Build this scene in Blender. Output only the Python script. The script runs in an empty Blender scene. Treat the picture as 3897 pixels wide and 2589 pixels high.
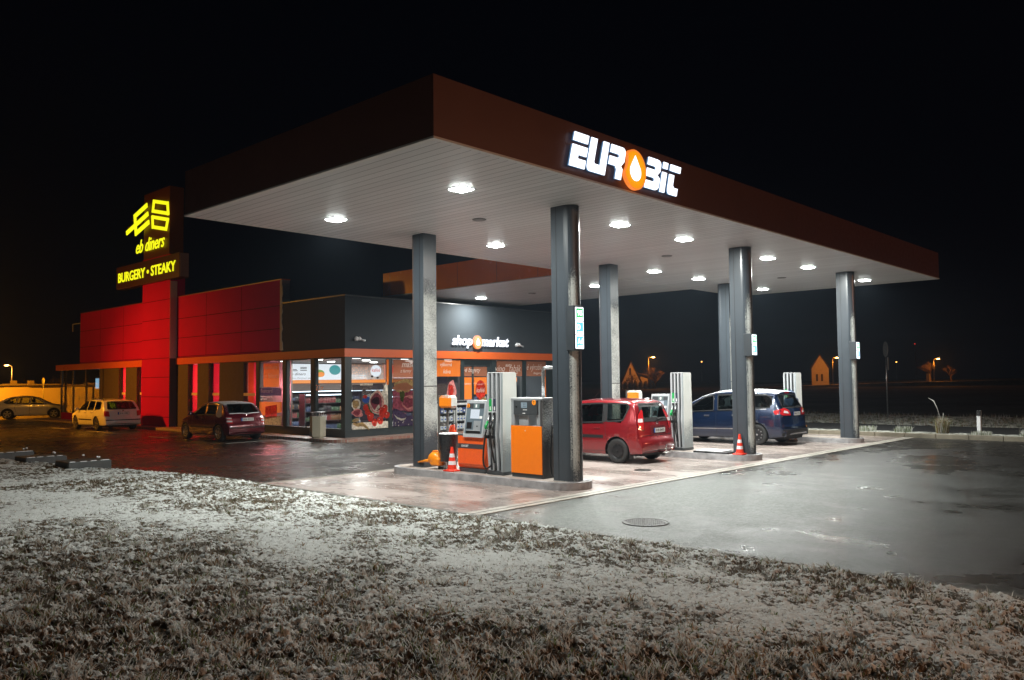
import bpy, bmesh, math, random
import numpy as np
from mathutils import Vector, Matrix
from mathutils.bvhtree import BVHTree
from mathutils.geometry import delaunay_2d_cdt

random.seed(7); RNG = np.random.RandomState(11)
SC = bpy.context.scene
R = math.radians

# ------------------------------------------------------------------ camera, world, exposure
def look_matrix(loc, yaw, pitch, roll):
    y, p, r = R(yaw), R(pitch), R(roll)
    fw = Vector((math.cos(y)*math.cos(p), math.sin(y)*math.cos(p), math.sin(p)))
    rt = Vector((math.sin(y), -math.cos(y), 0)); up = rt.cross(fw)
    r2 = math.cos(r)*rt + math.sin(r)*up; u2 = -math.sin(r)*rt + math.cos(r)*up
    m = Matrix((r2, u2, -fw)).transposed().to_4x4(); m.translation = loc
    return m
CAM = Vector((-7.546, -8.492, 2.085))
cam_data = bpy.data.cameras.new('camera'); cam = bpy.data.objects.new('camera', cam_data)
SC.collection.objects.link(cam); SC.camera = cam
cam_data.sensor_width = 36; cam_data.lens = 36*3115.5/3897
cam_data.clip_start = 0.1; cam_data.clip_end = 3000
cam.matrix_world = look_matrix(CAM, 42.977, 2.873, -0.594)

W = bpy.data.worlds.new('World'); SC.world = W; W.use_nodes = True
bg = W.node_tree.nodes['Background']
bg.inputs[0].default_value = (0.25, 0.42, 1.0, 1); bg.inputs[1].default_value = 0.0016
SC.view_settings.view_transform = 'Standard'; SC.view_settings.look = 'None'
SC.view_settings.exposure = 0; SC.view_settings.gamma = 1
SC.cycles.max_bounces = 8; SC.cycles.diffuse_bounces = 4; SC.cycles.glossy_bounces = 4
SC.cycles.transparent_max_bounces = 12; SC.cycles.sample_clamp_indirect = 4
SC.cycles.use_light_tree = True

LAMP_W = 290.0            # one canopy lamp
SODIUM = (1.0, 0.40, 0.03)
CANOPY_COL = (0.97, 1.0, 0.95)
def add_light(kind, name, loc, energy, color, size=0.3, parent=None, aim=None, **k):
    d = bpy.data.lights.new(name, kind); d.energy = energy; d.color = color
    if kind == 'AREA': d.shape = 'SQUARE'; d.size = size
    elif kind in ('POINT', 'SPOT'): d.shadow_soft_size = size
    for a, b in k.items(): setattr(d, a, b)
    o = bpy.data.objects.new(name, d); SC.collection.objects.link(o)
    if parent is not None:
        o.parent = parent; loc = Vector(loc) - parent.location
    o.location = loc
    if aim is not None:
        o.rotation_euler = (Vector(aim)).to_track_quat('-Z', 'Y').to_euler()
    return o

# ------------------------------------------------------------------ materials
MATS = {}
def srgb(r, g, b):
    f = lambda c: (c/255/12.92 if c/255 <= .04045 else ((c/255+.055)/1.055)**2.4)
    return (f(r), f(g), f(b))
def base_mat(name):
    m = bpy.data.materials.new(name); m.use_nodes = True
    nt = m.node_tree; b = nt.nodes['Principled BSDF']
    return m, nt, b
def N(nt, t, **k):
    n = nt.nodes.new(t)
    for a, v in k.items():
        if a.startswith('i_'):
            n.inputs[a[2:].replace('_', ' ')].default_value = v
        else: setattr(n, a, v)
    return n
def L(nt, a, b): nt.links.new(a, b)
def coords(nt, kind='Object', scale=None):
    tc = N(nt, 'ShaderNodeTexCoord'); out = tc.outputs[kind]
    if scale is not None:
        mp = N(nt, 'ShaderNodeMapping'); mp.inputs['Scale'].default_value = scale
        L(nt, out, mp.inputs[0]); out = mp.outputs[0]
    return out
def worldpos(nt, scale=None):
    g = N(nt, 'ShaderNodeNewGeometry'); out = g.outputs['Position']
    if scale is not None:
        mp = N(nt, 'ShaderNodeMapping'); mp.inputs['Scale'].default_value = scale
        L(nt, out, mp.inputs[0]); out = mp.outputs[0]
    return out
def noise(nt, vec, scale, detail=4, rough=.55):
    n = N(nt, 'ShaderNodeTexNoise'); n.inputs['Scale'].default_value = scale
    n.inputs['Detail'].default_value = detail; n.inputs['Roughness'].default_value = rough
    L(nt, vec, n.inputs['Vector']); return n.outputs['Fac']
def ramp(nt, fac, stops):
    n = N(nt, 'ShaderNodeValToRGB'); e = n.color_ramp.elements
    while len(e) < len(stops): e.new(.5)
    for i, (p, c) in enumerate(stops):
        e[i].position = p; e[i].color = (tuple(c[:3]) if hasattr(c, '__len__') else (c, c, c)) + (1,)
    L(nt, fac, n.inputs[0]); return n.outputs[0]
def math_n(nt, op, a, b=None, clamp=False):
    n = N(nt, 'ShaderNodeMath', operation=op, use_clamp=clamp)
    for i, v in enumerate((a, b)):
        if v is None: continue
        if isinstance(v, (int, float)): n.inputs[i].default_value = v
        else: L(nt, v, n.inputs[i])
    return n.outputs[0]
def mixc(nt, fac, a, b):
    n = N(nt, 'ShaderNodeMix', data_type='RGBA')
    for i, v in ((0, fac), (6, a), (7, b)):
        if isinstance(v, (int, float)): n.inputs[i].default_value = v
        elif isinstance(v, tuple): n.inputs[i].default_value = v[:3] + (1,)
        else: L(nt, v, n.inputs[i])
    return n.outputs[2]
def bump(nt, b, h, strength, dist=.01):
    n = N(nt, 'ShaderNodeBump'); n.inputs['Strength'].default_value = strength; n.inputs['Distance'].default_value = dist
    L(nt, h, n.inputs['Height']); L(nt, n.outputs[0], b.inputs['Normal']); return n
def pm(name, col, rough=.5, metal=0, var=.12, scale=12, bumpv=0, coat=0, emit=0, ecol=None, spec=.5, bscale=None):
    """plain procedural material: colour with a little uneven tone, uneven gloss, optional bump"""
    if name in MATS: return MATS[name]
    m, nt, b = base_mat(name); v = coords(nt)
    n = noise(nt, v, scale)
    lo = tuple(max(0, c*(1-var)) for c in col); hi = tuple(min(1, c*(1+var)) for c in col)
    L(nt, mixc(nt, n, lo, hi), b.inputs['Base Color'])
    n2 = noise(nt, v, scale*3.1)
    L(nt, ramp(nt, n2, [(0.3, max(.02, rough*.8)), (.7, min(1, rough*1.2))]), b.inputs['Roughness'])
    b.inputs['Metallic'].default_value = metal; b.inputs['Coat Weight'].default_value = coat
    b.inputs['Coat Roughness'].default_value = .06; b.inputs['Specular IOR Level'].default_value = spec
    if bumpv: bump(nt, b, noise(nt, v, bscale or scale*6), bumpv, .004)
    if emit:
        b.inputs['Emission Color'].default_value = (ecol or col)[:3] + (1,)
        b.inputs['Emission Strength'].default_value = emit
    MATS[name] = m; return m

def snowy(name, col, rough=.45, thr=.5, zlo=.3, zhi=4.6, dirv=(.05, -1, 0.0), metal=0, dens=1.0, top=False, fall=.55):
    """painted metal with wind-driven snow frozen on the faces that face dirv"""
    if name in MATS: return MATS[name]
    m, nt, b = base_mat(name); g = N(nt, 'ShaderNodeNewGeometry'); v = g.outputs['Position']
    d = Vector(dirv).normalized()
    dot = N(nt, 'ShaderNodeVectorMath', operation='DOT_PRODUCT'); L(nt, g.outputs['True Normal'], dot.inputs[0]); dot.inputs[1].default_value = d
    face = ramp(nt, dot.outputs['Value'], [(fall, 0.0), (min(.995, fall+.3), 1.0)])
    sep = N(nt, 'ShaderNodeSeparateXYZ'); L(nt, v, sep.inputs[0])
    za = N(nt, 'ShaderNodeMapRange'); za.inputs[1].default_value = zlo; za.inputs[2].default_value = zlo+1.0; L(nt, sep.outputs[2], za.inputs[0])
    zb = N(nt, 'ShaderNodeMapRange'); zb.inputs[1].default_value = zhi; zb.inputs[2].default_value = zhi-.9; L(nt, sep.outputs[2], zb.inputs[0])
    zz = math_n(nt, 'MULTIPLY', za.outputs[0], zb.outputs[0])
    amt = math_n(nt, 'MULTIPLY', math_n(nt, 'MULTIPLY', face, zz), dens)
    if top:
        dz = N(nt, 'ShaderNodeVectorMath', operation='DOT_PRODUCT'); L(nt, g.outputs['True Normal'], dz.inputs[0]); dz.inputs[1].default_value = (0, 0, 1)
        amt = math_n(nt, 'MAXIMUM', amt, math_n(nt, 'MULTIPLY', dz.outputs['Value'], .95))
    n1 = noise(nt, v, 45, 6, .9); n0 = noise(nt, v, 2.5, 3, .5)
    nn = math_n(nt, 'ADD', math_n(nt, 'MULTIPLY', n1, 1.9), math_n(nt, 'MULTIPLY', n0, .4))
    s = math_n(nt, 'SUBTRACT', math_n(nt, 'ADD', math_n(nt, 'MULTIPLY', amt, .72), nn), 1.15+thr)
    mask = N(nt, 'ShaderNodeMapRange'); mask.inputs[1].default_value = -.04; mask.inputs[2].default_value = .14; L(nt, s, mask.inputs[0])
    mk = mask.outputs[0]
    pc = mixc(nt, noise(nt, v, 3), tuple(c*.85 for c in col), tuple(c*1.12 for c in col))
    L(nt, mixc(nt, mk, pc, (.66, .69, .66)), b.inputs['Base Color'])
    rr = N(nt, 'ShaderNodeMapRange'); rr.inputs[3].default_value = rough; rr.inputs[4].default_value = .85; L(nt, mk, rr.inputs[0])
    L(nt, rr.outputs[0], b.inputs['Roughness']); b.inputs['Metallic'].default_value = metal
    bump(nt, b, math_n(nt, 'MULTIPLY', mk, n1), .8, .03)
    MATS[name] = m; return m

def car_paint(name, col, frost=0.0, flake=.35):
    m, nt, b = base_mat(name); g = N(nt, 'ShaderNodeNewGeometry'); v = g.outputs['Position']
    n = noise(nt, v, 900, 2)
    c = mixc(nt, n, tuple(x*.85 for x in col), tuple(min(1, x*1.15) for x in col))
    dirt = noise(nt, v, 7, 4)
    sep = N(nt, 'ShaderNodeSeparateXYZ'); L(nt, v, sep.inputs[0])
    low = N(nt, 'ShaderNodeMapRange'); low.inputs[1].default_value = .75; low.inputs[2].default_value = .2; L(nt, sep.outputs[2], low.inputs[0])
    grime = math_n(nt, 'MULTIPLY', math_n(nt, 'MULTIPLY', low.outputs[0], dirt), .45, True)
    c = mixc(nt, grime, c, (.035, .032, .03))
    rough = .26
    if frost > 0:
        sp = N(nt, 'ShaderNodeSeparateXYZ'); L(nt, g.outputs['Normal'], sp.inputs[0])
        up = N(nt, 'ShaderNodeMapRange'); up.inputs[1].default_value = .62; up.inputs[2].default_value = .96; L(nt, sp.outputs[2], up.inputs[0])
        fr = math_n(nt, 'MULTIPLY', up.outputs[0], frost)
        ns = noise(nt, v, 26, 6, .7)
        fm = N(nt, 'ShaderNodeMapRange'); fm.inputs[1].default_value = .42; fm.inputs[2].default_value = .6
        L(nt, math_n(nt, 'ADD', math_n(nt, 'MULTIPLY', ns, .6), math_n(nt, 'MULTIPLY', fr, .5)), fm.inputs[0])
        k = math_n(nt, 'MULTIPLY', fm.outputs[0], up.outputs[0])
        c = mixc(nt, k, c, (.66, .68, .70))
        rr = N(nt, 'ShaderNodeMapRange'); rr.inputs[3].default_value = rough; rr.inputs[4].default_value = .8; L(nt, k, rr.inputs[0])
        L(nt, rr.outputs[0], b.inputs['Roughness'])
        ct = N(nt, 'ShaderNodeMapRange'); ct.inputs[3].default_value = 1; ct.inputs[4].default_value = 0; L(nt, k, ct.inputs[0])
        L(nt, ct.outputs[0], b.inputs['Coat Weight'])
    else:
        gr = N(nt, 'ShaderNodeMapRange'); gr.inputs[3].default_value = rough; gr.inputs[4].default_value = .7; L(nt, grime, gr.inputs[0])
        L(nt, gr.outputs[0], b.inputs['Roughness'])
        b.inputs['Coat Weight'].default_value = 1
    L(nt, c, b.inputs['Base Color']); b.inputs['Metallic'].default_value = flake; b.inputs['Coat Roughness'].default_value = .07
    return m

def glass_mat(name, tint=(.9, .95, .95), gloss=.1, alpha=0.0, acol=(.02, .02, .02)):
    """thin sheet glass: mostly clear, mirror-like at a grazing look"""
    if name in MATS: return MATS[name]
    m = bpy.data.materials.new(name); m.use_nodes = True; nt = m.node_tree; nt.nodes.clear()
    out = N(nt, 'ShaderNodeOutputMaterial'); tr = N(nt, 'ShaderNodeBsdfTransparent'); tr.inputs[0].default_value = tint + (1,)
    gl = N(nt, 'ShaderNodeBsdfGlossy'); gl.inputs['Roughness'].default_value = .03; gl.inputs[0].default_value = (1, 1, 1, 1)
    fr = N(nt, 'ShaderNodeFresnel'); fr.inputs[0].default_value = 1.5
    mx = N(nt, 'ShaderNodeMixShader'); L(nt, fr.outputs[0], mx.inputs[0]); L(nt, tr.outputs[0], mx.inputs[1]); L(nt, gl.outputs[0], mx.inputs[2])
    L(nt, mx.outputs[0], out.inputs[0]); MATS[name] = m; return m

def film(name, col, see=.25, var=0):
    """printed window film: coloured, lets part of the room light through"""
    if name in MATS: return MATS[name]
    m = bpy.data.materials.new(name); m.use_nodes = True; nt = m.node_tree; nt.nodes.clear()
    out = N(nt, 'ShaderNodeOutputMaterial'); v = coords(nt)
    c = mixc(nt, ramp(nt, noise(nt, v, 11, 8, .8), [(.36, 0), (.64, 1)]) if var else noise(nt, v, 5, 4), tuple(x*(.40 if var else .9) for x in col), tuple(min(1, x*(1.5 if var else 1.08)) for x in col))
    df = N(nt, 'ShaderNodeBsdfDiffuse'); tl = N(nt, 'ShaderNodeBsdfTranslucent'); tp = N(nt, 'ShaderNodeBsdfTransparent')
    L(nt, c, df.inputs[0]); L(nt, c, tl.inputs[0])
    m1 = N(nt, 'ShaderNodeMixShader'); m1.inputs[0].default_value = .55; L(nt, df.outputs[0], m1.inputs[1]); L(nt, tl.outputs[0], m1.inputs[2])
    m2 = N(nt, 'ShaderNodeMixShader'); m2.inputs[0].default_value = see; L(nt, m1.outputs[0], m2.inputs[1]); L(nt, tp.outputs[0], m2.inputs[2])
    L(nt, m2.outputs[0], out.inputs[0]); MATS[name] = m; return m

def glow(name, col, strength):
    if name in MATS: return MATS[name]
    m, nt, b = base_mat(name); b.inputs['Base Color'].default_value = (.08, .08, .08, 1)
    v = coords(nt)
    L(nt, mixc(nt, noise(nt, v, 3), tuple(c*.93 for c in col), col), b.inputs['Emission Color'])
    b.inputs['Emission Strength'].default_value = strength; MATS[name] = m; return m

# ------------------------------------------------------------------ mesh builder
class MB:
    def __init__(s): s.v = []; s.f = []; s.m = []; s.sm = []; s.cur = 0; s.smooth = False
    def _add(s, vs, fs):
        o = len(s.v); s.v += [tuple(map(float, p)) for p in vs]
        for f in fs: s.f.append(tuple(i+o for i in f)); s.m.append(s.cur); s.sm.append(s.smooth)
        return o
    def box(s, x0, x1, y0, y1, z0, z1, b=0):
        if b > 0:
            # chamfered vertical & horizontal edges through an 8-sided prism stack
            def ring(z, i): return [(x0+i+b, y0+i, z), (x1-i-b, y0+i, z), (x1-i, y0+i+b, z), (x1-i, y1-i-b, z), (x1-i-b, y1-i, z), (x0+i+b, y1-i, z), (x0+i, y1-i-b, z), (x0+i, y0+i+b, z)]
            rs = [ring(z0, b*.6), ring(z0+b, 0), ring(z1-b, 0), ring(z1, b*.6)]
            vs = sum(rs, []); fs = []
            for k in range(3):
                for i in range(8): j = (i+1) % 8; fs.append((k*8+i, k*8+j, k*8+8+j, k*8+8+i))
            fs.append(tuple(range(7, -1, -1))); fs.append(tuple(range(24, 32)))
            return s._add(vs, fs)
        s._add([(x0,y0,z0),(x1,y0,z0),(x1,y1,z0),(x0,y1,z0),(x0,y0,z1),(x1,y0,z1),(x1,y1,z1),(x0,y1,z1)],
               [(0,3,2,1),(4,5,6,7),(0,1,5,4),(1,2,6,5),(2,3,7,6),(3,0,4,7)])
    def prism(s, poly, a0, a1, axis='z'):
        """closed polygon extruded along an axis; poly 2D in the other two (x,y) / (x,z) for y / (y,z) for x"""
        def mk(p, a):
            return (p[0], p[1], a) if axis == 'z' else ((p[0], a, p[1]) if axis == 'y' else (a, p[0], p[1]))
        n = len(poly); area = sum(poly[i][0]*poly[(i+1) % n][1]-poly[(i+1) % n][0]*poly[i][1] for i in range(n))
        P = list(poly) if area > 0 else list(poly)[::-1]
        if axis == 'y': P = P[::-1]
        vs = [mk(p, a0) for p in P] + [mk(p, a1) for p in P]
        fs = [tuple(range(n-1, -1, -1)), tuple(range(n, 2*n))] + [(i, (i+1) % n, n+(i+1) % n, n+i) for i in range(n)]
        s._add(vs, fs)
    def quad(s, *p): s._add(p, [tuple(range(len(p)))])
    def tube(s, path, r, n=8, cap=True):
        path = [Vector(p) for p in path]; rs = r if hasattr(r, '__len__') else [r]*len(path)
        vs = []; up = Vector((0, 0, 1)); prev = None
        for i, p in enumerate(path):
            t = (path[min(i+1, len(path)-1)]-path[max(i-1, 0)]).normalized()
            a = prev if prev is not None else (t.cross(up) if abs(t.dot(up)) < .95 else t.cross(Vector((1, 0, 0))))
            a = (a - t*a.dot(t)).normalized(); prev = a; b = t.cross(a)
            for k in range(n):
                an = 2*math.pi*k/n; vs.append(p + (a*math.cos(an)+b*math.sin(an))*rs[i])
        fs = [(i*n+k, i*n+(k+1) % n, (i+1)*n+(k+1) % n, (i+1)*n+k) for i in range(len(path)-1) for k in range(n)]
        if cap: fs += [tuple(range(n-1, -1, -1)), tuple(range((len(path)-1)*n, len(path)*n))]
        sm = s.smooth; s.smooth = n > 6; s._add(vs, fs); s.smooth = sm
    def lathe(s, prof, c=(0, 0, 0), axis='z', n=24, cap=True):
        """prof: (radius, height) pairs turned about an axis through c"""
        vs = []
        for r, h in prof:
            for k in range(n):
                a = 2*math.pi*k/n; x, y = r*math.cos(a), r*math.sin(a)
                p = (x, y, h) if axis == 'z' else ((h, x, y) if axis == 'x' else (y, h, x))
                vs.append((p[0]+c[0], p[1]+c[1], p[2]+c[2]))
        m = len(prof); fs = [(i*n+k, i*n+(k+1) % n, (i+1)*n+(k+1) % n, (i+1)*n+k) for i in range(m-1) for k in range(n)]
        sm = s.smooth; s.smooth = True; s._add(vs, fs); s.smooth = False
        if cap:
            if prof[0][0] > 1e-6: s._add([vs[k] for k in range(n)], [tuple(range(n-1, -1, -1))])
            if prof[-1][0] > 1e-6: s._add([vs[(m-1)*n+k] for k in range(n)], [tuple(range(n))])
        s.smooth = sm
    def ball(s, c, r, n=12, sq=(1, 1, 1)):
        s.lathe_e(c, r, n, sq)
    def lathe_e(s, c, r, n, sq):
        vs = []; m = n//2+1
        for i in range(m):
            t = math.pi*i/(m-1)
            for k in range(n):
                a = 2*math.pi*k/n
                vs.append((c[0]+sq[0]*r*math.sin(t)*math.cos(a), c[1]+sq[1]*r*math.sin(t)*math.sin(a), c[2]-sq[2]*r*math.cos(t)))
        sm = s.smooth; s.smooth = True
        s._add(vs, [(i*n+k, i*n+(k+1) % n, (i+1)*n+(k+1) % n, (i+1)*n+k) for i in range(m-1) for k in range(n)]); s.smooth = sm
    def build(s, name, mats, parent=None, local=False, rotate=None):
        me = bpy.data.meshes.new(name)
        vs = np.array(s.v, float).reshape(-1, 3)
        o = bpy.data.objects.new(name, me); SC.collection.objects.link(o)
        if parent is not None:
            o.parent = parent
            if not local:
                p = parent; off = Vector((0, 0, 0))
                while p is not None: off = off + p.location; p = p.parent
                vs = vs - np.array(off)
        me.from_pydata([tuple(v) for v in vs], [], s.f)
        mats = mats if isinstance(mats, (list, tuple)) else [mats]
        for m in mats: me.materials.append(m)
        me.polygons.foreach_set('material_index', s.m); me.polygons.foreach_set('use_smooth', s.sm)
        me.validate(); me.update()
        return o
def tag(o, label=None, cat=None, group=None, kind=None):
    if label: o['label'] = label
    if cat: o['category'] = cat
    if group: o['group'] = group
    if kind: o['kind'] = kind
    return o
def empty(name, loc, label, cat, group=None):
    o = bpy.data.objects.new(name, None); o.empty_display_size = .1; SC.collection.objects.link(o); o.location = loc
    return tag(o, label, cat, group)
def part(name, mats, parent, fn, local=False):
    b = MB(); fn(b); return b.build(name, mats, parent, local)
def copy_tree(o, parent=None):
    c = o.copy(); SC.collection.objects.link(c); c.parent = parent
    for ch in list(o.children): copy_tree(ch, c)
    return c

def text_mesh(txt, w=None, h=None, depth=.01, shear=0, bold=0.0, spacing=1.0):
    cu = bpy.data.curves.new('t', 'FONT'); cu.body = txt; cu.size = 1; cu.extrude = 0; cu.shear = shear
    cu.offset = bold; cu.space_character = spacing; cu.resolution_u = 3
    ob = bpy.data.objects.new('t', cu); SC.collection.objects.link(ob)
    dg = bpy.context.evaluated_depsgraph_get(); me = ob.evaluated_get(dg).to_mesh()
    vs = np.array([v.co[:] for v in me.vertices]); fs = [tuple(p.vertices) for p in me.polygons]
    ob.evaluated_get(dg).to_mesh_clear(); bpy.data.objects.remove(ob); bpy.data.curves.remove(cu)
    if len(vs) == 0: return vs, fs
    mn, mx = vs.min(0), vs.max(0); vs = vs - mn; sx, sy = mx[0]-mn[0], mx[1]-mn[1]
    kx = (w/sx) if w else None; ky = (h/sy) if h else None
    kx = kx or ky; ky = ky or kx
    return np.stack([vs[:, 0]*kx, vs[:, 1]*ky], 1), fs
def put_text(b, txt, fn, w=None, h=None, depth=0.0, **k):
    """fn(u, v, d) -> point; flat lettering, or solid when depth > 0"""
    vs, fs = text_mesh(txt, w, h, **k)
    if len(vs) == 0: return
    n = len(vs)
    if depth <= 0: b._add([fn(u, v, 0) for u, v in vs], fs); return
    edges = {}
    for f in fs:
        for i in range(len(f)):
            e = (f[i], f[(i+1) % len(f)]); edges[e] = 1
    out = [e for e in edges if (e[1], e[0]) not in edges]
    b._add([fn(u, v, depth) for u, v in vs] + [fn(u, v, 0) for u, v in vs], fs + [(e[0], e[0]+n, e[1]+n, e[1]) for e in out])
def on_negy(x0, z0, y):      # plane facing -Y
    return lambda u, v, d: (x0+u, y-d, z0+v)
def on_negx(y0, z0, x):      # plane facing -X: text runs towards -Y
    return lambda u, v, d: (x-d, y0-u, z0+v)

def value_noise(x, y, seed=0):
    rs = np.random.RandomState(seed); T = rs.rand(256, 256)
    xi = np.floor(x).astype(int); yi = np.floor(y).astype(int); fx = x-xi; fy = y-yi
    fx = fx*fx*(3-2*fx); fy = fy*fy*(3-2*fy)
    g = lambda a, b: T[a & 255, b & 255]
    return (g(xi, yi)*(1-fx)+g(xi+1, yi)*fx)*(1-fy) + (g(xi, yi+1)*(1-fx)+g(xi+1, yi+1)*fx)*fy
def fbm(x, y, f, o=4, seed=0, gain=.5):
    a = 1; s = 0; t = 0
    for i in range(o):
        s = s + a*value_noise(x*f+i*17.3, y*f+i*9.1, seed+i); t += a; a *= gain; f *= 2.03
    return s/t

# shared materials
M_ANTH = pm('anthracite_metal', (.030, .036, .042), .38, .0, .15, 2)
M_DARKFRAME = pm('dark_window_frame', (.022, .030, .032), .35)
M_BLACK = pm('black_plastic', (.012, .012, .013), .35)
M_RUBBER = pm('black_rubber', (.010, .010, .011), .45, bumpv=.2)
M_ORANGE = pm('orange_panel', (.62, .13, .02), .32, coat=.2)
M_CONC = pm('kerb_concrete', (.23, .21, .19), .6, 0, .5, 6, .5, bscale=60)
M_STEEL = pm('brushed_steel', (.45, .46, .47), .3, .9)
M_GREY = pm('light_grey_metal', (.46, .48, .50), .4, .2)
M_WHITE = pm('white_plastic', (.72, .73, .74), .4)
M_SNOW = pm('snow', (.80, .82, .84), .8, 0, .06, 20, .6, bscale=70)
M_PRINT = pm('printed_white', (.8, .8, .8), .5)
M_PRINTDK = pm('printed_black', (.01, .01, .01), .5)
M_GLASS = glass_mat('shop_glass')

# ================================================================== SETTING: ground, roads, lawn
def sheet(name, poly, z, mat, kind='structure', label=None, cat=None):
    b = MB(); b._add([(x, y, z) for x, y in poly], [tuple(range(len(poly)))])
    o = b.build(name, mat); tag(o, label, cat, kind=kind); return o
# far field
m, nt, b = base_mat('field_soil'); v = worldpos(nt)
n1 = noise(nt, v, .12, 6, .65); n2 = noise(nt, v, 1.3, 5, .7)
mk = ramp(nt, math_n(nt, 'MULTIPLY', n1, n2), [(.22, 0), (.36, 1)])
L(nt, mixc(nt, mk, (.020, .020, .012), (.07, .07, .06)), b.inputs['Base Color']); b.inputs['Roughness'].default_value = .95
sheet('ground', [(-500, -500), (900, -500), (900, 900), (-500, 900)], -.08, m, label='dark open field around the petrol station', cat='field')

# wet asphalt
m, nt, b = base_mat('wet_asphalt'); v = worldpos(nt)
sep = N(nt, 'ShaderNodeSeparateXYZ'); L(nt, v, sep.inputs[0])
patch = noise(nt, worldpos(nt, (.45, .8, 1)), .55, 4, .55)
patch2 = noise(nt, worldpos(nt, (.9, .55, 1)), 1.6, 4, .6)
wet = ramp(nt, math_n(nt, 'ADD', math_n(nt, 'MULTIPLY', patch, .6), math_n(nt, 'MULTIPLY', patch2, .4)), [(.37, 1), (.56, 0)])
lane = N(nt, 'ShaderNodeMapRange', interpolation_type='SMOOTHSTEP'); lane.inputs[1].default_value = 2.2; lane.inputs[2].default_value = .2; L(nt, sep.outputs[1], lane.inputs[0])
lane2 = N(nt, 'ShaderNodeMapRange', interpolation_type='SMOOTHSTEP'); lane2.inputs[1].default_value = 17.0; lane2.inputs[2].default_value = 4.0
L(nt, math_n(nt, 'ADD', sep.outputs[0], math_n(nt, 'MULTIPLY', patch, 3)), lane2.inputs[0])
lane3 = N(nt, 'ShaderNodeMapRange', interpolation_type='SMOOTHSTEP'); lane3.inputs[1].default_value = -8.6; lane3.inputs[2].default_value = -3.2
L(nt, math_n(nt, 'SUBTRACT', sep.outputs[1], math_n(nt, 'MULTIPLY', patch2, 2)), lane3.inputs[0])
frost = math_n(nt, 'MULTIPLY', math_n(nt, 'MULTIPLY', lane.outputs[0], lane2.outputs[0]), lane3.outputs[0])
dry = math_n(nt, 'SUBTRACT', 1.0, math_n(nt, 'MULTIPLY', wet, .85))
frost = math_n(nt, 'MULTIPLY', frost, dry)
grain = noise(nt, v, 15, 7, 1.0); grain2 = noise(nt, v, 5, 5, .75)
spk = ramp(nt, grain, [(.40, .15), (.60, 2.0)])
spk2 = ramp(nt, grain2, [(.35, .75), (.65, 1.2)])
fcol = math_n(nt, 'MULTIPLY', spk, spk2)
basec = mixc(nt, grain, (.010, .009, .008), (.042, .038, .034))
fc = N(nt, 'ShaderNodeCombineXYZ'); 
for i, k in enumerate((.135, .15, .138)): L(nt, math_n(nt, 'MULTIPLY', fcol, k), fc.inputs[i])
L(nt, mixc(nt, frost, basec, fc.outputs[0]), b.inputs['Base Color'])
rg = mixc(nt, wet, (.36, .36, .36), (.13, .13, .13))
rg2 = mixc(nt, frost, rg, (.50, .50, .50))
L(nt, rg2, b.inputs['Roughness']); b.inputs['Specular IOR Level'].default_value = .34
bs = mixc(nt, wet, (.85, .85, .85), (.30, .30, .30))
bn = bump(nt, b, grain, .3, .016); L(nt, bs, bn.inputs['Strength'])
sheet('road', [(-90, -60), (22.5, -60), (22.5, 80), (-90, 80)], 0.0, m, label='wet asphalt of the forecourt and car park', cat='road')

# forecourt concrete slab under the canopy, with drain channels
m, nt, b = base_mat('forecourt_concrete'); v = worldpos(nt)
a = noise(nt, worldpos(nt, (.9, .35, 1)), 1.1, 5, .6); c = noise(nt, v, 6, 5, .6); g = noise(nt, v, 90, 3, .7)
wetm = ramp(nt, a, [(.36, 1), (.64, 0)])
col = mixc(nt, c, (.275, .22, .20), (.415, .345, .325))
col = mixc(nt, math_n(nt, 'MULTIPLY', wetm, .62), col, (.10, .078, .064))
col = mixc(nt, math_n(nt, 'MULTIPLY', g, .3), col, (.42, .39, .35))
snowspot = ramp(nt, noise(nt, v, 2.6, 6, .7), [(.685, 0), (.70, 1)])
col = mixc(nt, snowspot, col, (.6, .62, .62))
br = N(nt, 'ShaderNodeTexBrick'); br.offset = 0; br.inputs['Scale'].default_value = 1; br.inputs['Mortar Size'].default_value = .012
br.inputs['Brick Width'].default_value = 3.6; br.inputs['Row Height'].default_value = 3.0; L(nt, v, br.inputs['Vector'])
col = mixc(nt, math_n(nt, 'MULTIPLY', br.outputs['Fac'], .7), col, (.06, .05, .045))
L(nt, col, b.inputs['Base Color']); L(nt, mixc(nt, wetm, (.38, .38, .38), (.18, .18, .18)), b.inputs['Roughness'])
bump(nt, b, g, .18, .004)
sheet('forecourt', [(1.40, .99), (22.5, .99), (22.5, 7.0), (1.40, 7.0)], .004, m, label='beige concrete fuelling slab under the canopy', cat='concrete slab')
mch = pm('channel_concrete', (.34, .315, .275), .45, 0, .35, 3, .4)
for y0, y1, lab in ((.66, .98, 'drain channel of pale concrete beside the grey lane'), (7.01, 7.13, 'thin drain channel between the slab and the dark car park')):
    bb = MB(); x = 1.42
    while x < 22.4:
        bb.box(x, min(22.5, x+.99), y0, y1, .001, .014); x += 1.0
    o = bb.build('drain_channel', mch); tag(o, lab, 'drain channel', kind='structure')
    bb = MB(); bb.box(1.42, 22.5, (y0+y1)/2-.012, (y0+y1)/2+.012, .013, .017); tag(bb.build('drain_slot', M_BLACK), 'dark slot along a drain channel', 'drain slot', kind='structure')

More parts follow.
